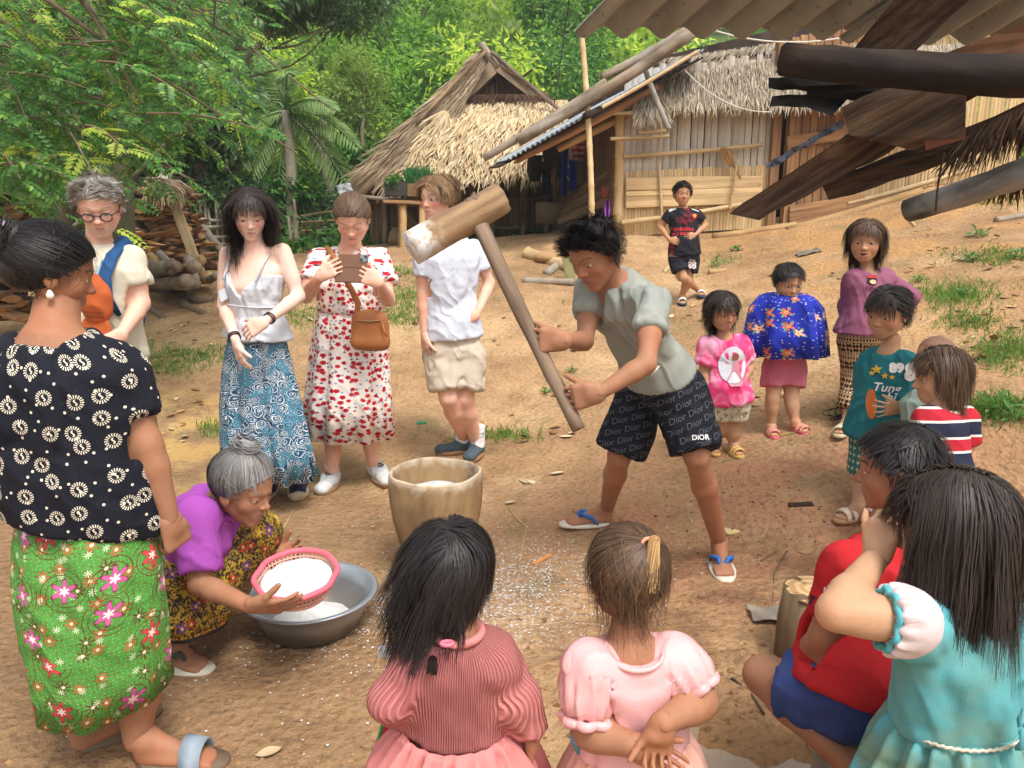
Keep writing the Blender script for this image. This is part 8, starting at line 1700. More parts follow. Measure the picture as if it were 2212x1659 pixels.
def pony_girl():
	p = Person('little girl in a pale pink puff-sleeved dress, hair tied up, hands clasped behind her', on(P(1365, 1659, 1.62)), 'tan')
	B, T = P(1365, 1680, 1.58), P(1362, 1388, 1.49); t = p.torso(B, T, P(1268, 1425, 1.47) - P(1456, 1405, 1.51), kst(.097, .78)); wL, wR = P(1368, 1610, 1.41), P(1432, 1560, 1.39)
	arms(p, .034, L=(P(1272, 1435, 1.47), P(1270, 1580, 1.47), wL, (.034, .032, .031, .024)), R=(P(1452, 1422, 1.50), P(1515, 1515, 1.47), wR, (.034, .032, .031, .024)))
	fl = on(P(1365, 1659, 1.6) * A(1, 1, 0)); legs(p, L=(B + t.s * .045, fl + t.s * .05 + A(0, 0, .22), fl + t.s * .05 + A(0, 0, .05), (.055, .04, .038, .027)), R=(B - t.s * .045, fl - t.s * .05 + A(0, 0, .22), fl - t.s * .05 + A(0, 0, .05), (.055, .04, .038, .027)))
	for sg in (-1, 1): p.foot(fl + t.s * .05 * sg + A(0, 0, .05), fl + t.s * .05 * sg + A(0, -.03, .01), A(0, 1, 0), .145, .027, vox=.008); flipflop(p, fl + t.s * .05 * sg + A(0, -.035, -.004), A(0, 1, 0), .155, plain('sand_foam', C(196, 184, 150), .7), plain('sand_foam2', C(206, 196, 166), .7), .016)
	p.neck(T - A(0, 0, .02), P(1358, 1350, 1.49), .037, .037); p.head(P(1352, 1250, 1.50), A(-.10, .97, -.16), A(0, .12, 1), .190, .018, dict(eye=.5), child=1.0, ear=1.0)
	p.hand(wL, A(.9, -.05, -.45), A(.1, -.95, .1), A(.3, 0, .9), .118, curl=.35, thumb=.3, rw=.024, vox=.0038); p.hand(wR, A(-.15, -.05, -1), A(.1, -.95, .1), A(-.9, 0, .1), .118, curl=.6, thumb=.3, rw=.024, vox=.0038); p.body(.012)
	pk = cloth_mat('pale_pink_satin', C(228, 170, 168), .55, .06, spec=.4); bo = tee(p, pk, .1, .018, .30, (-.025, .022, .050), None, (.012, .012), .05, 'bodice', trap=.034, wr=.007, vox=.009, uv='b')
	put('neck_binding', *tube([t.at(.052 * math.cos(a), -.025 + .050 * math.sin(a), .99 - .02 * max(0, -math.sin(a))) for a in np.linspace(0, 6.283, 30)], .005, 6, False), pk, bo)
	for k in ('L', 'R'):
		sh, el = p.arms[k][0], p.arms[k][1]; ax = unit(el - sh); e1 = unit(np.cross(ax, (0, 1, .2))); e2 = np.cross(ax, e1); V, F = mesh_prims([[ell(lerp(sh, el, .40), (.045, .043, .056)), .02], [cone(sh, lerp(sh, el, .4), .040, .048), .04], [cone(lerp(t.at(0, 0, .84), sh, .55), sh, .042, .042), .04]], .007, [endcut(sh, lerp(sh, el, .78), .09)]); N = normals(V, F); an = np.arctan2((V - sh) @ e1, (V - sh) @ e2); h = (V - sh) @ ax; V = V + N * ((.0035 * np.sin(an * 13 + h * 20) + .0025 * np.sin(an * 23)) * sm(h, -.01, .05))[:, None]; put('puff_sleeve', V, F, pk, bo)
		put('sleeve_frill', *tube([lerp(sh, el, .78) + (.046 + .005 * math.sin(a * 8)) * (math.cos(a) * e1 + math.sin(a) * e2) for a in np.linspace(0, 6.283, 60)], .010, 6, False), pk, bo)
	s, f = t.s, t.f; TU = cloth_mat('blush_tulle', C(226, 168, 150), .8, .08); cs = [t.at(0, 0, h) for h in (.36, .28, .1, -.2, -.5)]
	V, F, U = loft([(c_, s, f, a, b) for c_, a, b in zip(cs, (.104, .114, .145, .175, .2), (.086, .094, .12, .15, .175))], 120, lambda a, v: (.007 * np.sin(a * 25) + .005 * np.sin(a * 39 + 1)) * sm(v, 0, .2)); put('tulle_skirt', V, F, TU, p.root, uv=U)
	ribm = plain('blue_print_ribbon', C(96, 126, 140), .7, .4, 40); put('ribbon', *tube([P(1240, 1578, 1.46), P(1244, 1600, 1.46), P(1250, 1630, 1.46)], [.008, .012, .003], 6, flat=(FWD, .3)), ribm, bo)
	tied(p, HAIR['childbrown'], (-.12, -.34, .42), 2600, 28, .001, vol=.05, grow=.03, noise=.12, loose=700, looseL=.5, clump=.4)
	r = np.random.default_rng(12); H = Hair(p.h); n = 420; base = A(-.14, -.42, .46); rt = base + rdir(r, n) * .045; pts = H.grow(rt, lambda a, b: p.h.g * .9 + A(.10, -.25, 0) + 0 * a, .46 * (.45 + .6 * r.random(n)), 9, .02, .55, .18, r, .4, .5); put('ponytail', *H.ribbons(pts, .0014), HAIR['straw'], p.root)
	for (x, y, m) in ((1374, 1190, 'peach'), (1362, 1192, 'pinkb')): pass
	bd = p.h.world((-.12, -.40, .45)); put('hair_band', *tube([bd + .012 * (math.cos(a) * p.h.s + math.sin(a) * p.h.u) for a in np.linspace(0, 6.283, 12)], .004, 5, False), plain('peach_band', C(222, 150, 120), .6), p.root); b2 = p.h.world((.05, -.40, .41)); put('hair_band', *tube([b2 + .009 * (math.cos(a) * p.h.s + math.sin(a) * p.h.u) for a in np.linspace(0, 6.283, 12)], .0035, 5, False), plain('pink_band', C(222, 120, 140), .6), p.root)
pony_girl()
# ================================================================ THINGS ON THE GROUND
# mortar
mb = on(P(945, 1190, 3.4)); mb = on((P(944, 1190, 3.4)[0], 3.18)); mt = thing('rice_mortar', 'tall carved wooden mortar dusted with flour in the middle of the clearing', 'mortar', mb)
mm = NT('carved_wood', .8, .3); mo = mm.obj(); mz = mm.sep(mo)[2]; g = mm.noise(mm.scale(mo, (9, 9, 2.5)), 1.0, 5, .6, .3); ch = mm.voro(mm.scale(mo, (13, 13, 11)), 1.0)['Distance']; cbase = mm.mix(C(120, 96, 66), C(170, 140, 100), mm.step(g, .3, .7)); fz = mm.noise(mo, 16, 4, .6)
MW = mm.done(mm.mix(cbase, C(216, 202, 178), mm.step(mz + (fz - .5) * .14, .40, .47) * .75), mm.bump(ch * .8 + g * .6, .4, .012))
prof = [(0, 0), (.115, 0), (.135, .03), (.165, .13), (.192, .25), (.204, .36), (.203, .43), (.199, .446), (.192, .45), (.186, .443), (.172, .36), (.13, .24), (.07, .18), (0, .165)]
pz = np.array(prof); tt = np.linspace(0, len(prof) - 1, 60); pz = np.stack([np.interp(tt, np.arange(len(prof)), pz[:, i]) for i in (0, 1)], 1); V, F = lathe(pz, 48, mb); rr = np.random.default_rng(2)
N = V - mb; N[:, 2] = 0; V = V + unit_rows(N) * (.004 * fbm(V, 11, 3))[:, None] + A(0, 0, 1) * (.012 * fbm(V * A(1, 1, 0), 7, 2) * (V[:, 2] > mb[2] + .4))[:, None]; put('bowl', V, F, MW, mt)
FL = NT('rice_flour', .95, .1); flo = FL.obj(); FLO = FL.done(FL.hsv(C(212, 210, 206), .5, 1, (FL.noise(flo, 30, 4) - .5) * .25 + 1.0), FL.bump(FL.noise(flo, 90, 4, .7), .8, .006))
def heap(name, c, R, h, mat, parent, seed, n=40, rough=.006, ry=None, **kw):
	r = np.linspace(0, 1, 14); a = np.arange(n) * 2 * np.pi / n; rg, ag = np.meshgrid(r, a, indexing='ij'); x = R * rg * np.cos(ag); y = (ry or R) * rg * np.sin(ag); z = h * (1 - rg ** 2); Vh = np.stack([x, y, z], -1).reshape(-1, 3) + c; Vh[:, 2] += rough * fbm(Vh, 30, 3) * 2; i = np.arange(13)[:, None]; j = np.arange(n)[None, :]; k = (j + 1) % n
	return put(name, Vh, np.stack([i * n + j, i * n + n + j, i * n + n + k, i * n + k], -1).reshape(-1, 4), mat, parent, **kw)
heap('flour', mb + A(0, 0, .345), .158, .03, FLO, mt, 1)
# basin with flour
bb = on((P(665, 1290, 2.85)[0], 2.66)); bs = thing('metal_basin', 'wide grey metal basin holding sifted flour on the ground', 'basin', bb)
BM = NT('dull_aluminium', .38, .5); bo_ = BM.obj(); bz = BM.sep(bo_)[2]; bn = BM.noise(bo_, 12, 4, .6); BMM = BM.done(BM.mix(C(176, 182, 188), C(130, 114, 92), (1.0 - BM.step(bz + (bn - .5) * .1, .03, .14)) * .7), BM.bump(bn, .15, .004), Metallic=.75)
prof = np.array([(0, .012), (.15, .012), (.165, .018), (.205, .09), (.225, .140), (.246, .146), (.252, .141), (.247, .137), (.229, .132), (.209, .085), (.168, .004), (.15, 0), (0, 0)])
put('bowl', *lathe(prof, 56, bb), BMM, bs); heap('flour', bb + A(.0, -.0, .016), .152, .045, FLO, bs, 2)
# sieve with rice
sc = P(640, 1240, 2.50); sv = thing('pink_sieve', 'pink plastic sieve heaped with white rice held over the basin', 'sieve', sc)
ux, uy = unit(A(1, .1, -.02)), unit(A(-.05, 1, .22)); un = np.cross(ux, uy); PK = plain('pink_plastic', C(226, 104, 118), .4, .08, 20); PB = plain('peach_plastic', C(226, 176, 160), .45)
def oval(r, z, n=48, k=.004): a = np.arange(n + 1) * 2 * np.pi / n; return [sc + ux * r * (1 + k / r * math.sin(8 * x)) * math.cos(x) + uy * r * math.sin(x) + un * z for x in a]
put('rim', *tube(oval(.128, .0), .0095, 8, False), PK, sv)
for i, (r, z) in enumerate(((.121, -.02), (.114, -.04), (.104, -.058))): put('basket_ring', *tube(oval(r, z), .003, 5, False), PB, sv)
ribs = []
for a in np.linspace(0, 2 * np.pi, 56, endpoint=False): e = ux * math.cos(a) + uy * math.sin(a); ribs.append(tube([sc + e * .126, sc + e * .115 - un * .04, sc + e * .10 - un * .064], .0026, 4, False))
put('basket_rib', *merge(*ribs), PB, sv)
put('basket_floor', *tube([sc - un * .062, sc - un * .068], .102, 40), PB, sv)
hv = heap('rice', A(0, 0, 0), .112, .03, FLO, None, 3, 44, .006); Vw = np.array([v.co[:] for v in hv.data.vertices]); Vw = Vw + np.array(hv.location); bpy.data.objects.remove(hv)
r_ = 44; i = np.arange(13)[:, None]; j = np.arange(r_)[None, :]; k = (j + 1) % r_; put('rice', sc + np.outer(Vw[:, 0], ux) + np.outer(Vw[:, 1], uy) + np.outer(Vw[:, 2] - .022, un), np.stack([i * r_ + j, i * r_ + r_ + j, i * r_ + r_ + k, i * r_ + k], -1).reshape(-1, 4), FLO, sv)
# stump
sb = gnd(1745, 1412); st = thing('tree_stump', 'sawn stump in front of the boy in red', 'stump', sb); V, F = log_mesh([sb - A(0, 0, .05), sb + A(0, 0, .12), sb + A(.01, 0, .24)], .115, .108, 18, .05, 8); put('stump_side', V, F, wood('stump_bark', C(92, 76, 56), C(134, 112, 84), .9, (12, 12, 2)), st)
sn = NT('sawn_face', .85, .2); so_ = sn.obj(); sr = sn.vmath('LENGTH', n_ if False else sn.vmath('MULTIPLY', so_, (1, 1, 0)), out=1); rg = sn.math('SINE', (sr + sn.noise(so_, 9, 3) * .05) * 170.0); SAWN = sn.done(sn.mix(sn.mix(C(176, 140, 96), C(198, 164, 120), sn.step(rg, -.4, .6)), C(90, 66, 46), sn.step(sn.noise(so_, 14, 4), .60, .70)), sn.bump(rg, .2, .003))
put('stump_top', *tube([sb + A(.01, 0, .236), sb + A(.01, 0, .246)], [.110, .103], 24), SAWN, st)
_sl = P(1862, 1530, 1.86); put('stool_log', *log_mesh([on(_sl, -.02), A(_sl[0], _sl[1], _sl[2] - .04)], .10, .10, 16, .04, 9), LOGM, label='upright log the boy in red is sitting on', cat='log')
# firewood stacks: every stick its own object
FWM = [wood('firewood_%d' % i, a, b, .95, (10, 10, 2), .6, .9) for i, (a, b) in enumerate(((C(128, 98, 70), C(176, 138, 100)), (C(158, 116, 76), C(206, 160, 110)), (C(100, 80, 62), C(142, 114, 88))))]
sticks = []
for k in range(9):
	r = np.random.default_rng(60 + k); V, F = log_mesh(np.stack([.02 * r.normal(size=5), .02 * r.normal(size=5), np.linspace(0, 1, 5)], 1), 1, 1, 6, .0, k); V[:, :2] *= .5; V[:, 0] *= .7 + .5 * r.random(); V[:30] += (r.random((30, 3)) - .5) * A(.12, .12, .0); sticks.append(build_mesh('firewood', V, F, FWM[k % 3], smooth=False))
r = np.random.default_rng(70); cnt = 0
def stack(x0, x1, y0, y1, t0, t1, n, lab, grp, ht):
	"""A stack seen end-on: sticks lying roughly towards the viewer inside a picture rectangle."""
	for k in range(n):
		u, v = r.random(), (k + r.random()) / n; x = lerp(x0(v) if callable(x0) else x0, x1(v) if callable(x1) else x1, u); y = lerp(y1, y0, v); t = lerp(t0, t1, u) + .06 * r.random(); o = P(x, y, t); d = unit(A(.95, -.45, 0) + rdir(r, 1)[0] * .22); L = .45 + .3 * r.random(); w = .045 + .05 * r.random(); z = d; xx = unit(np.cross(z, (0, 0, 1))); yy = np.cross(z, xx)
		inst('firewood', sticks[r.integers(9)], frame(o - d * L / 2, xx * w, yy * w, z * L), None, lab, 'firewood', grp)
stack(lambda v: 262 + 10 * v, lambda v: 440 - 60 * v, 408, 592, 10.1, 10.5, 260, 'split stick in the tall firewood stack right of the man with glasses', 'tall firewood stack', 1)
put('firewood_shade_slab', *slab(P(250, 600, 10.45), P(445, 592, 10.8), P(400, 400, 10.8), P(255, 402, 10.45), .5), DARKWOOD, label='dark slab standing in for shade inside the tall firewood stack', cat='firewood')  # added dark slab paints the shade between the sticks
stack(-60, 60, 440, 690, 7.2, 7.6, 60, 'stick in the firewood stack at the left edge behind the blouse woman', 'left firewood stack', 1)
put('firewood_shade_slab', *slab(P(-100, 700, 7.8), P(62, 690, 7.9), P(58, 440, 7.9), P(-100, 440, 7.8), .4), DARKWOOD, label='dark slab standing in for shade inside the firewood stack at the left edge', cat='firewood')  # another dark slab, shade of the left stack put into colour
for i, (x0, y0, x1, y1) in enumerate([(345, 395, 352, 362), (330, 398, 350, 380), (352, 382, 384, 430), (355, 396, 372, 370)]): pole('roof_stick', P(x0, y0, 10.1), P(x1, y1, 10.1), .03, .025, BAMBOO_GREY, None, 80 + i, label=('upright', 'slanting', 'drooping', 'short')[i] + ' stick on top of the tall firewood stack', cat='stick')
ct = thing('thatch_cover', 'ragged straw cover hanging over the tall firewood stack', 'thatch', P(365, 430, 9.9)); thatch(P(320, 385, 10.0), P(390, 392, 9.9), P(395, 430, 9.8), P(345, 432, 9.8), 5, 40, .45, .02, STRAW_GREY, ct, 81, .08, .4)
bar('leaning_board', on(P(438, 578, 9.7)), P(372, 428, 9.9), .13, .03, wood('pale_board', C(150, 126, 92), C(190, 166, 128), .8, (14, 14, 1)), None, up=(0, -1, 0), label='long pale bamboo board leaning on the firewood stack', cat='board')
pole('leaning_pole', on(P(505, 535, 11.0)), P(420, 470, 11.2), .055, .05, BARK_PALE, None, 83, label='pale bare pole lying slanted beside the stick fence', cat='pole')
_ll = ['long slanting upper log', 'thin slanting upper log', 'thick middle log ending at right', 'leftmost dark log', 'stout log above the leftmost one', 'middle log pointing up', 'thick rightmost flat log', 'crooked upright log', 'long bottom log', 'small pale log leaning at the right', 'thin log at the far right end', 'stubby log on top']
for i, (x0, y0, x1, y1, rr) in enumerate([(322, 555, 398, 605, .07), (345, 548, 392, 588, .05), (372, 590, 420, 575, .08), (300, 605, 350, 590, .08), (325, 580, 355, 578, .09), (360, 600, 385, 575, .06), (400, 588, 452, 600, .09), (410, 560, 420, 612, .07), (330, 612, 405, 606, .08), (420, 585, 436, 560, .06), (440, 605, 470, 595, .05), (355, 575, 372, 568, .06)]):
	pole('cut_log', P(x0, y0, 9.3 + .06 * (i % 4)), P(x1, y1, 9.1 - .5 * (i % 3)), rr, rr * .9, (LOGCUT, BARK_PALE, LOGM)[i % 3], None, 90 + i, rough=.08, label=_ll[i] + ' of the low log heap below the firewood stack', cat='log', group='low log heap')
# tree roots across the ground
rt = thing('tree_root', 'exposed tree roots snaking over the leaf-strewn ground behind the girl in white', 'root', on(P(400, 640, 8.6)))
for i, l in enumerate([[(290, 640), (340, 632), (390, 640), (430, 655), (462, 650)], [(395, 640), (400, 665), (440, 680)], [(330, 615), (380, 622), (450, 612)], [(300, 665), (330, 672), (352, 690)]]): put('root', *tube([gnd(x, y) + A(0, 0, .02) for x, y in l], np.linspace(.06, .035, len(l)), 8), BARK, rt)
# stick fence
fe = thing('stick_fence', 'rough fence of crooked sticks between the firewood and the girl in white', 'fence', on(P(450, 520, 12.6)))
for i, (x, y0, y1) in enumerate([(436, 420, 535), (455, 450, 530), (470, 430, 525), (482, 455, 530), (420, 470, 540), (448, 440, 528), (640, 430, 520), (628, 470, 520)]): pole('fence_stake', P(x, y1, 12.5), P(x - 6, y0, 12.5), .045 if i in (0, 6) else .025, .02, BARK_PALE if i % 2 else LOGM, fe, 110 + i, bend=.02)
for i, (x0, y0, x1, y1) in enumerate([(408, 470, 500, 478), (410, 490, 492, 488), (415, 508, 500, 512), (420, 525, 498, 528)]): pole('fence_rail', P(x0, y0, 12.4), P(x1, y1, 12.4), .03, .025, BARK_PALE, fe, 120 + i, bend=.02)
fp_ = thing('pen_fence', 'low weathered wooden pen behind the head of the woman with the phone', 'fence', on(P(690, 500, 14.0)))
for i, x in enumerate(range(655, 745, 11)): bar('pen_slat', P(x, 525, 13.6), P(x + 1, 478, 13.6), .07, .03, BAMBOO_SHADE, fp_)
for i, (y0, y1) in enumerate(((480, 474), (498, 494), (466, 452))): bar('pen_rail', P(650, y0, 13.5), P(745, y1, 13.5), .07, .03, BAMBOO_SHADE, fp_)
# bamboo logs on the bank and a post
for i, (x0, y0, x1, y1, rr, m_, lb, nm) in enumerate([(1140, 558, 1245, 592, .075, POLE, 'thick bamboo length lying on the bank behind the mallet', 0), (1180, 598, 1230, 560, .05, BARK_PALE, 'pale broken branch propped on the thick bamboo length', 0), (1130, 612, 1240, 616, .04, LOGM, 'dark slab of wood lying below the thick bamboo length', 0), (1436, 590, 1466, 545, .018, POLE, 'thin stick leaning on the slope left of the football-shirt boy', 0), (1455, 585, 1472, 610, .03, LOGCUT, 'short wood offcut lying at the feet of the football-shirt boy', 0), (1530, 592, 1570, 590, .03, LOGCUT, 'pale offcut lying right of the football-shirt boy', 0), (1955, 462, 1975, 490, .016, POLE, 'thin pale stick lying above the mauve-shirt girl', 0), (2150, 480, 2212, 470, .03, LOGM, 'brown branch lying on the bank at the right edge', 0)]):
	a, b = gnd(x0, y0), gnd(x1, y1); b = b if np.linalg.norm(b - a) < 2.5 else P(x1, y1, (a - CAMP) @ FWD); pole('bamboo_log' if m_ is POLE else 'log', a + A(0, 0, rr * .7), b + A(0, 0, rr * .8), rr, rr * .95, m_, None, 130 + i, 4 if m_ is POLE else 0, rough=.05, label=lb, cat='log' if rr > .025 else 'stick')
bar('fence_post', on(P(1235, 612, 8.1), -.05), P(1222, 545, 8.1), .10, .05, wood('green_plank', C(110, 108, 70), C(146, 138, 98), .85, (10, 10, 1)), None, up=(0, -1, 0), label='mossy plank post standing at the end of the bamboo length', cat='post')
put('flat_stone', *mesh_prims([ell(gnd(1210, 555) + A(0, 0, .06), (.26, .2, .10)), ell(gnd(1190, 562) + A(0, 0, .03), (.2, .2, .08))], .02), plain('earth_stone', C(166, 132, 92), .95, .3, 9), label='flat tan stone on the bank above the bamboo length', cat='stone')
# small litter on the ground
ST_ = plain('straw_stem', C(176, 152, 98), .8)
def stalk(pts, rad, lab, mat=ST_, cat='stalk', nm='stalk'): put(nm, *tube([gnd(x, y) + A(0, 0, rad) for x, y in pts], rad, 5), mat, label=lab, cat=cat)
stalk([(1098, 1098), (1112, 1118), (1138, 1142), (1130, 1175), (1122, 1215)], .0045, 'bent dry stalk lying right of the mortar')
stalk([(636, 1098), (620, 1130), (590, 1172)], .0045, 'thin dry twig lying below the sneakers of the girl in white')
stalk([(1642, 1215), (1690, 1185), (1740, 1200), (1790, 1200)], .004, 'thin root running across the mud near the red boy', plain('dry_root', C(110, 86, 62), .9)); stalk([(1700, 1190), (1672, 1240), (1668, 1320), (1700, 1400)], .004, 'long crooked rootlet beside the stump', plain('dry_root', C(110, 86, 62), .9))
stalk([(1580, 1468), (1620, 1500), (1650, 1545)], .005, 'dark twig lying in the mud beside the pink dress', plain('dark_twig', C(70, 58, 44), .9)); stalk([(1600, 970), (1680, 945), (1720, 935)], .005, 'greenish stem lying behind the pink sandals', plain('green_stem', C(130, 130, 74), .8))
stalk([(1560, 1000), (1600, 985)], .005, 'short green stem near the toddler foot', plain('green_stem', C(130, 130, 74), .8))
a, b = gnd(1152, 1222), gnd(1190, 1202); bar('wood_chip', a + A(0, 0, .008), b + A(0, 0, .008), .02, .012, wood('fresh_chip', C(190, 130, 74), C(214, 158, 98), .8, (14, 14, 1)), None, label='orange wood chip lying in the spilled flour', cat='wood chip')
a, b = gnd(1702, 1095), gnd(1756, 1092); bar('bark_chip', a + A(0, 0, .008), b + A(0, 0, .008), .04, .015, DARKWOOD, None, label='dark bark chip lying on the red earth', cat='wood chip')
for (x, y, lb, c) in ((1578, 1150, 'pale scrap lying beyond the left flip-flop of the mallet man', C(206, 184, 130)), (910, 915, 'green and white paper packet on the dirt left of the teenage boy', C(60, 130, 92)), (1770, 905, 'blue plastic scrap', C(120, 150, 170))):
	if 'blue' in lb: continue
	o = gnd(x, y); put('scrap', *rbox(o + A(0, 0, .008), A(.035, .01, 0), A(-.008, .03, 0), A(0, 0, .006), .003), plain('scrap_%d' % x, c, .6), label=lb, cat='scrap')
PLS = plain('muddy_plastic', C(128, 118, 104), .5, .8, 9)
for (x, y, lb, sc_) in ((1680, 1335, 'crumpled muddy plastic sheet lying beside the stump', .10), (2340 / 2212 * 1650, 552, 'blue-green plastic strip on the slope beside the football-shirt boy', .12)):
	o = gnd(x, y); gx, gy = np.meshgrid(np.linspace(-1, 1, 12), np.linspace(-1, 1, 8), indexing='ij'); Vp = np.stack([o[0] + gx.ravel() * sc_, o[1] + gy.ravel() * sc_ * .6, 0 * gx.ravel()], 1); Vp += .3 * sc_ * np.stack([vnoise(Vp, 9, 3), vnoise(Vp, 9, 8), 0 * gx.ravel()], 1); Vp[:, 2] = gz(Vp[:, 0], Vp[:, 1]) + .012 + np.abs(fbm(Vp, 14, 2)) * sc_ * .4; put('plastic_scrap', Vp, grid_faces(12, 8), PLS, label=lb, cat='plastic')
cb = gnd(1830, 905); put('wire_tangle', *merge(*[tube([cb + A(.12 * math.cos(a * 1.7 + k) + .03 * k, .07 * math.sin(a + k), .03 + .025 * math.sin(a * 2 + k)) for a in np.linspace(0, 7, 26)], .003, 4) for k in range(4)]), plain('black_wire', C(34, 32, 32), .5), label='tangle of black wire on the ground near the beige clogs', cat='wire')
# fallen leaves: individuals
DL = []
for k, (c0, c1) in enumerate([(C(150, 112, 72), C(180, 142, 98)), (C(186, 158, 120), C(206, 184, 150)), (C(120, 88, 58), C(150, 110, 76))]):
	gx, gy = np.meshgrid(np.linspace(0, 1, 7), np.linspace(-1, 1, 5), indexing='ij'); w = np.sin(np.pi * gx) ** .8 * .28; V = np.stack([gx, gy * w, .22 * (gx - .5) ** 2 + .25 * (gy * w) ** 2 / .08 * .3 + .02 * k], -1).reshape(-1, 3); n = NT('dry_leaf_%d' % k, .8, .2); DL.append(build_mesh('dry_leaf', V, grid_faces(7, 5), n.done(n.hsv(n.mix(c0, c1, n.noise(n.obj(), 5, 3)), .5, 1, (n.rand() - .5) * .5 + 1))))
r = np.random.default_rng(90); spots = []
for (x0, x1, y0, y1, n) in ((290, 480, 620, 760, 70), (300, 470, 760, 960, 30), (640, 700, 600, 720, 16), (820, 910, 560, 700, 26), (1050, 1240, 600, 930, 12), (1000, 1240, 930, 960, 12), (1350, 1560, 620, 720, 10), (1650, 1820, 480, 640, 18), (1960, 2212, 480, 620, 26), (2050, 2212, 640, 800, 46), (1540, 1800, 850, 940, 10), (400, 640, 1090, 1240, 6), (1000, 1250, 1000, 1120, 5)):
	for _ in range(n): spots.append((x0 + (x1 - x0) * r.random(), y0 + (y1 - y0) * r.random()))
for (x, y) in spots[:300]:
	o = gnd(x, y) + A(0, 0, .006); s_ = .045 + .05 * r.random(); a = 6.28 * r.random(); xx = A(math.cos(a), math.sin(a), .25 * r.normal()); yy = unit(np.cross((0, 0, 1), xx)); zz = unit(np.cross(xx, yy)); inst('dry_leaf', DL[r.integers(3)], frame(o, unit(xx) * s_, yy * s_, zz * s_), None, 'fallen dry brown leaf lying on the dirt', 'leaf', 'fallen dry leaves')
for (x, y, s_, lb) in ((552, 1642, .075, 'big dry leaf by the sandal of the blouse woman at the bottom edge'), (1090, 1092, .07, 'curled leaf lying right of the mortar'), (1460, 1085, .05, 'small leaf')):
	if lb != 'small leaf': inst('dry_leaf', DL[1], frame(gnd(x, y) + A(0, 0, .01), A(.9, .4, .1) * s_, A(-.4, .9, 0) * s_, A(0, 0, 1) * s_), None, lb, 'leaf')
# clods, chips of charcoal, spilled flour: uncountable
def bits(name, pts, size, mat, seed, kind='stuff', flat=.6, **kw):
	"""Small irregular lumps (bent octahedra) in one mesh."""
	r = np.random.default_rng(seed); n = len(pts); base = np.array([(1, 0, 0), (-1, 0, 0), (0, 1, 0), (0, -1, 0), (0, 0, 1), (0, 0, -1)], float); V = base[None] * (.5 + r.random((n, 6, 1))) * np.asarray(size)[:, None, None] * A(1, 1, flat); a = 6.28 * r.random(n); ca, sa = np.cos(a)[:, None], np.sin(a)[:, None]; V = np.stack([V[..., 0] * ca - V[..., 1] * sa, V[..., 0] * sa + V[..., 1] * ca, V[..., 2]], -1) + pts[:, None]; F = np.array([(0, 2, 4), (2, 1, 4), (1, 3, 4), (3, 0, 4), (2, 0, 5), (1, 2, 5), (3, 1, 5), (0, 3, 5)])
	put(name, V.reshape(-1, 3), (np.arange(n)[:, None, None] * 6 + F[None]).reshape(-1, 3), mat, None, loc=A(0, 0, 0), kind=kind, smooth=False, **kw)
def gpts(x, y, dz=0.0): return np.stack([x, y, gz(x, y) + dz], 1)
r = np.random.default_rng(91)
n = 2600; x = -2.6 + 5.4 * r.random(n); y = 1.2 + 5.5 * r.random(n) ** 1.2; m = fbm(np.stack([x, y, 0 * x], 1), 2.2, 3) > -.12; bits('clods', gpts(x[m], y[m], .0), .003 + .009 * r.random(m.sum()) ** 2.5, plain('clod', C(164, 126, 88), .95, .4, 9), 1, label='crumbs of dried mud scattered over the clearing', cat='clods')
n = 380; x = PUD[0] - .1 + .42 * r.normal(size=n); y = PUD[1] + .35 + .4 * r.normal(size=n); bits('mud_lumps', gpts(x, y, .002), .004 + .010 * r.random(n) ** 2, plain('wet_mud', C(128, 90, 56), .5, .3, 12), 2, label='churned wet mud lumps round the puddle', cat='mud')
n = 130; c = gnd(1620, 1130); x = c[0] + .28 * r.normal(size=n); y = c[1] + .22 * r.normal(size=n); bits('charcoal', gpts(x, y, .003), .003 + .005 * r.random(n) ** 2, plain('charcoal', C(46, 40, 40), .8), 3, label='scattered bits of charcoal right of the mallet man', cat='charcoal')
fx = [];
for (px, py, sx, sy, n) in ((1085, 1255, .22, .18, 2300), (900, 1330, .30, .14, 1900), (1180, 1190, .35, .22, 700), (760, 1400, .35, .3, 350), (1000, 1180, .5, .4, 500)): c = gnd(px, py); fx.append(gpts(c[0] + sx * r.normal(size=n), c[1] + sy * r.normal(size=n), .002))
fx = np.concatenate(fx); bits('spilled_flour', fx, .0015 + .0040 * r.random(len(fx)) ** 2, FLO, 4, flat=.3, label='white flour and broken rice spilled around the mortar', cat='flour')
# grass and weeds
GR = leaf_mat('grass_blade', [C(96, 138, 58), C(124, 160, 74), C(80, 118, 50), C(150, 170, 92)], .35); gp = []
for (x, y, w, h, n) in ((400, 770, 120, 18, 900), (350, 800, 60, 14, 350), (640, 690, 60, 22, 450), (880, 650, 60, 30, 900), (860, 690, 60, 16, 400), (1090, 945, 60, 10, 260), (1010, 952, 40, 6, 120), (2060, 640, 90, 26, 900), (2140, 560, 70, 18, 420), (2090, 700, 60, 18, 350), (2170, 760, 60, 34, 700), (2150, 890, 60, 22, 700), (1560, 565, 30, 10, 120), (600, 528, 90, 8, 900), (650, 540, 60, 8, 300), (2150, 440, 60, 10, 200), (860, 590, 40, 10, 300), (460, 930, 20, 14, 120), (1830, 890, 18, 20, 100)):
	for _ in range(n): gp.append((x + w * r.normal() * .6, y + h * r.normal() * .6))
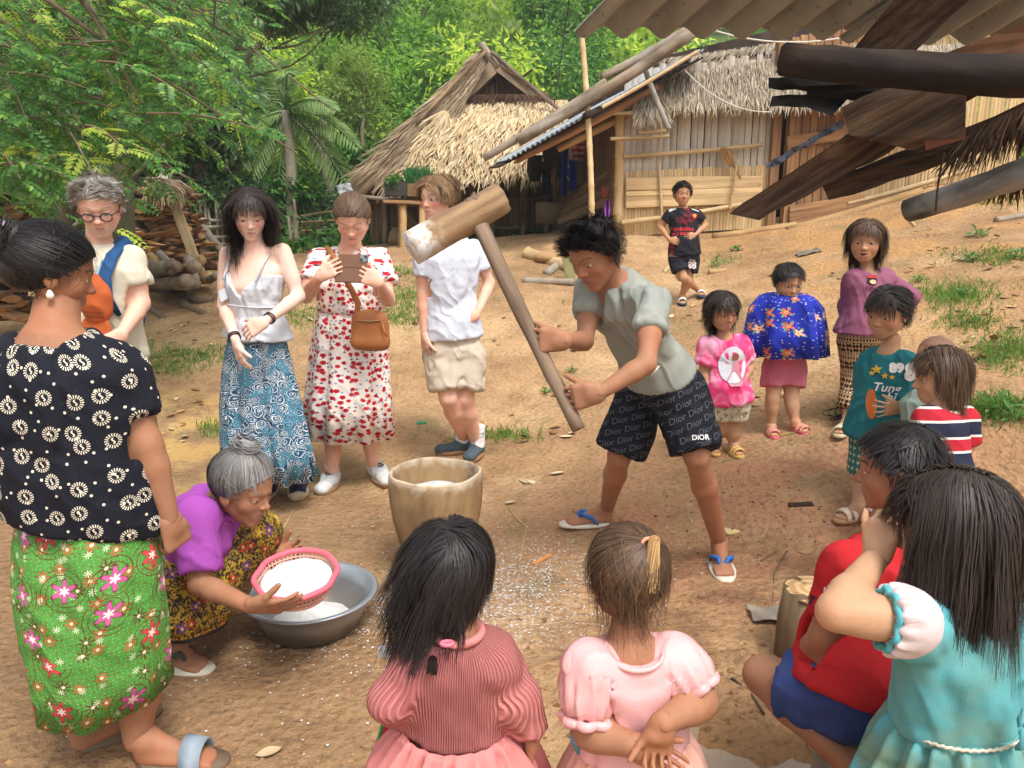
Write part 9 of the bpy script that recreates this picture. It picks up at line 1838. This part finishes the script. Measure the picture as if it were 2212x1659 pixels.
gpx = np.array([gnd(x, y) for x, y in gp[::3]]); rep = np.repeat(gpx, 3, 0) + np.c_[.03 * r.normal(size=(len(gpx) * 3, 2)), np.zeros(len(gpx) * 3)]; rep[:, 2] = gz(rep[:, 0], rep[:, 1]); n = len(rep); put('grass', *leaves(rep, A(0, 0, 1) + r.normal(size=(n, 3)) * A(.5, .5, .1), rdir(r, n), .025 + .045 * r.random(n), .006 + .004 * r.random(n), .1), GR, loc=A(0, 0, 0), kind='stuff', smooth=False, label='thin green grass in patches on the dirt', cat='grass')
WD = leaf_mat('weed_leaf', [C(92, 136, 78), C(116, 156, 94), C(78, 120, 66)], .3)
for (x, y, k, lb) in ((2115, 512, .11, 'dark leafy weed high on the right bank'), (2092, 566, .08, 'small broad-leaved weed below the bank edge on the right'), (1985, 610, .07, 'tiny weed behind the mauve-shirt girl'), (2150, 890, .13, 'large green weed clump right of the striped child'), (2190, 910, .10, 'green weed clump at the right edge beside the striped child'), (1590, 545, .09, 'leafy weed on the slope right of the football-shirt boy'), (1545, 575, .07, 'small weed on the slope beside the football-shirt boy'), (1235, 805, .05, 'tiny green seedling right of the mallet handle'), (1182, 852, .06, 'creeping weed right of the teenage boy'), (2205, 560, .1, 'broad-leaved weed at the right edge'), (2080, 640, .08, 'low weed in the grass on the right bank'), (1180, 548, .05, 'seedling beside the bamboo length')):
	k *= .75; o = gnd(x, y); n = 42; d = rdir(r, n) * A(1, 1, .5) + A(0, 0, .5); c = o + unit_rows(d) * (k * r.random((n, 1))) + A(0, 0, .01); rt = thing('weed', lb, 'plant', o); put('leaf', *leaves(c, d, unit_rows(A(0, 0, 1) + .5 * rdir(r, n)), k * (.5 + .5 * r.random(n)), k * .35 * (.6 + .6 * r.random(n))), WD, rt, smooth=False); put('stem', *merge(*[tube([o, c[i]], .003, 4, False) for i in range(0, n, 5)]), ST_, rt)
# ================================================================ AIR
_lo, _hi = A(-75, -14, -6), A(75, 128, 46)
hz = bpy.data.materials.new('haze'); hz.use_nodes = True; hz.node_tree.nodes.remove(hz.node_tree.nodes['Principled BSDF'])
_pv = hz.node_tree.nodes.new('ShaderNodeVolumePrincipled'); _pv.inputs['Color'].default_value = (.93, .97, 1, 1); _pv.inputs['Density'].default_value = .0022; _pv.inputs['Anisotropy'].default_value = .3
hz.node_tree.links.new(_pv.outputs[0], hz.node_tree.nodes['Material Output'].inputs['Volume'])
put('haze', *box((_lo + _hi) / 2, A((_hi - _lo)[0] / 2, 0, 0), A(0, (_hi - _lo)[1] / 2, 0), A(0, 0, (_hi - _lo)[2] / 2)), hz, kind='stuff')
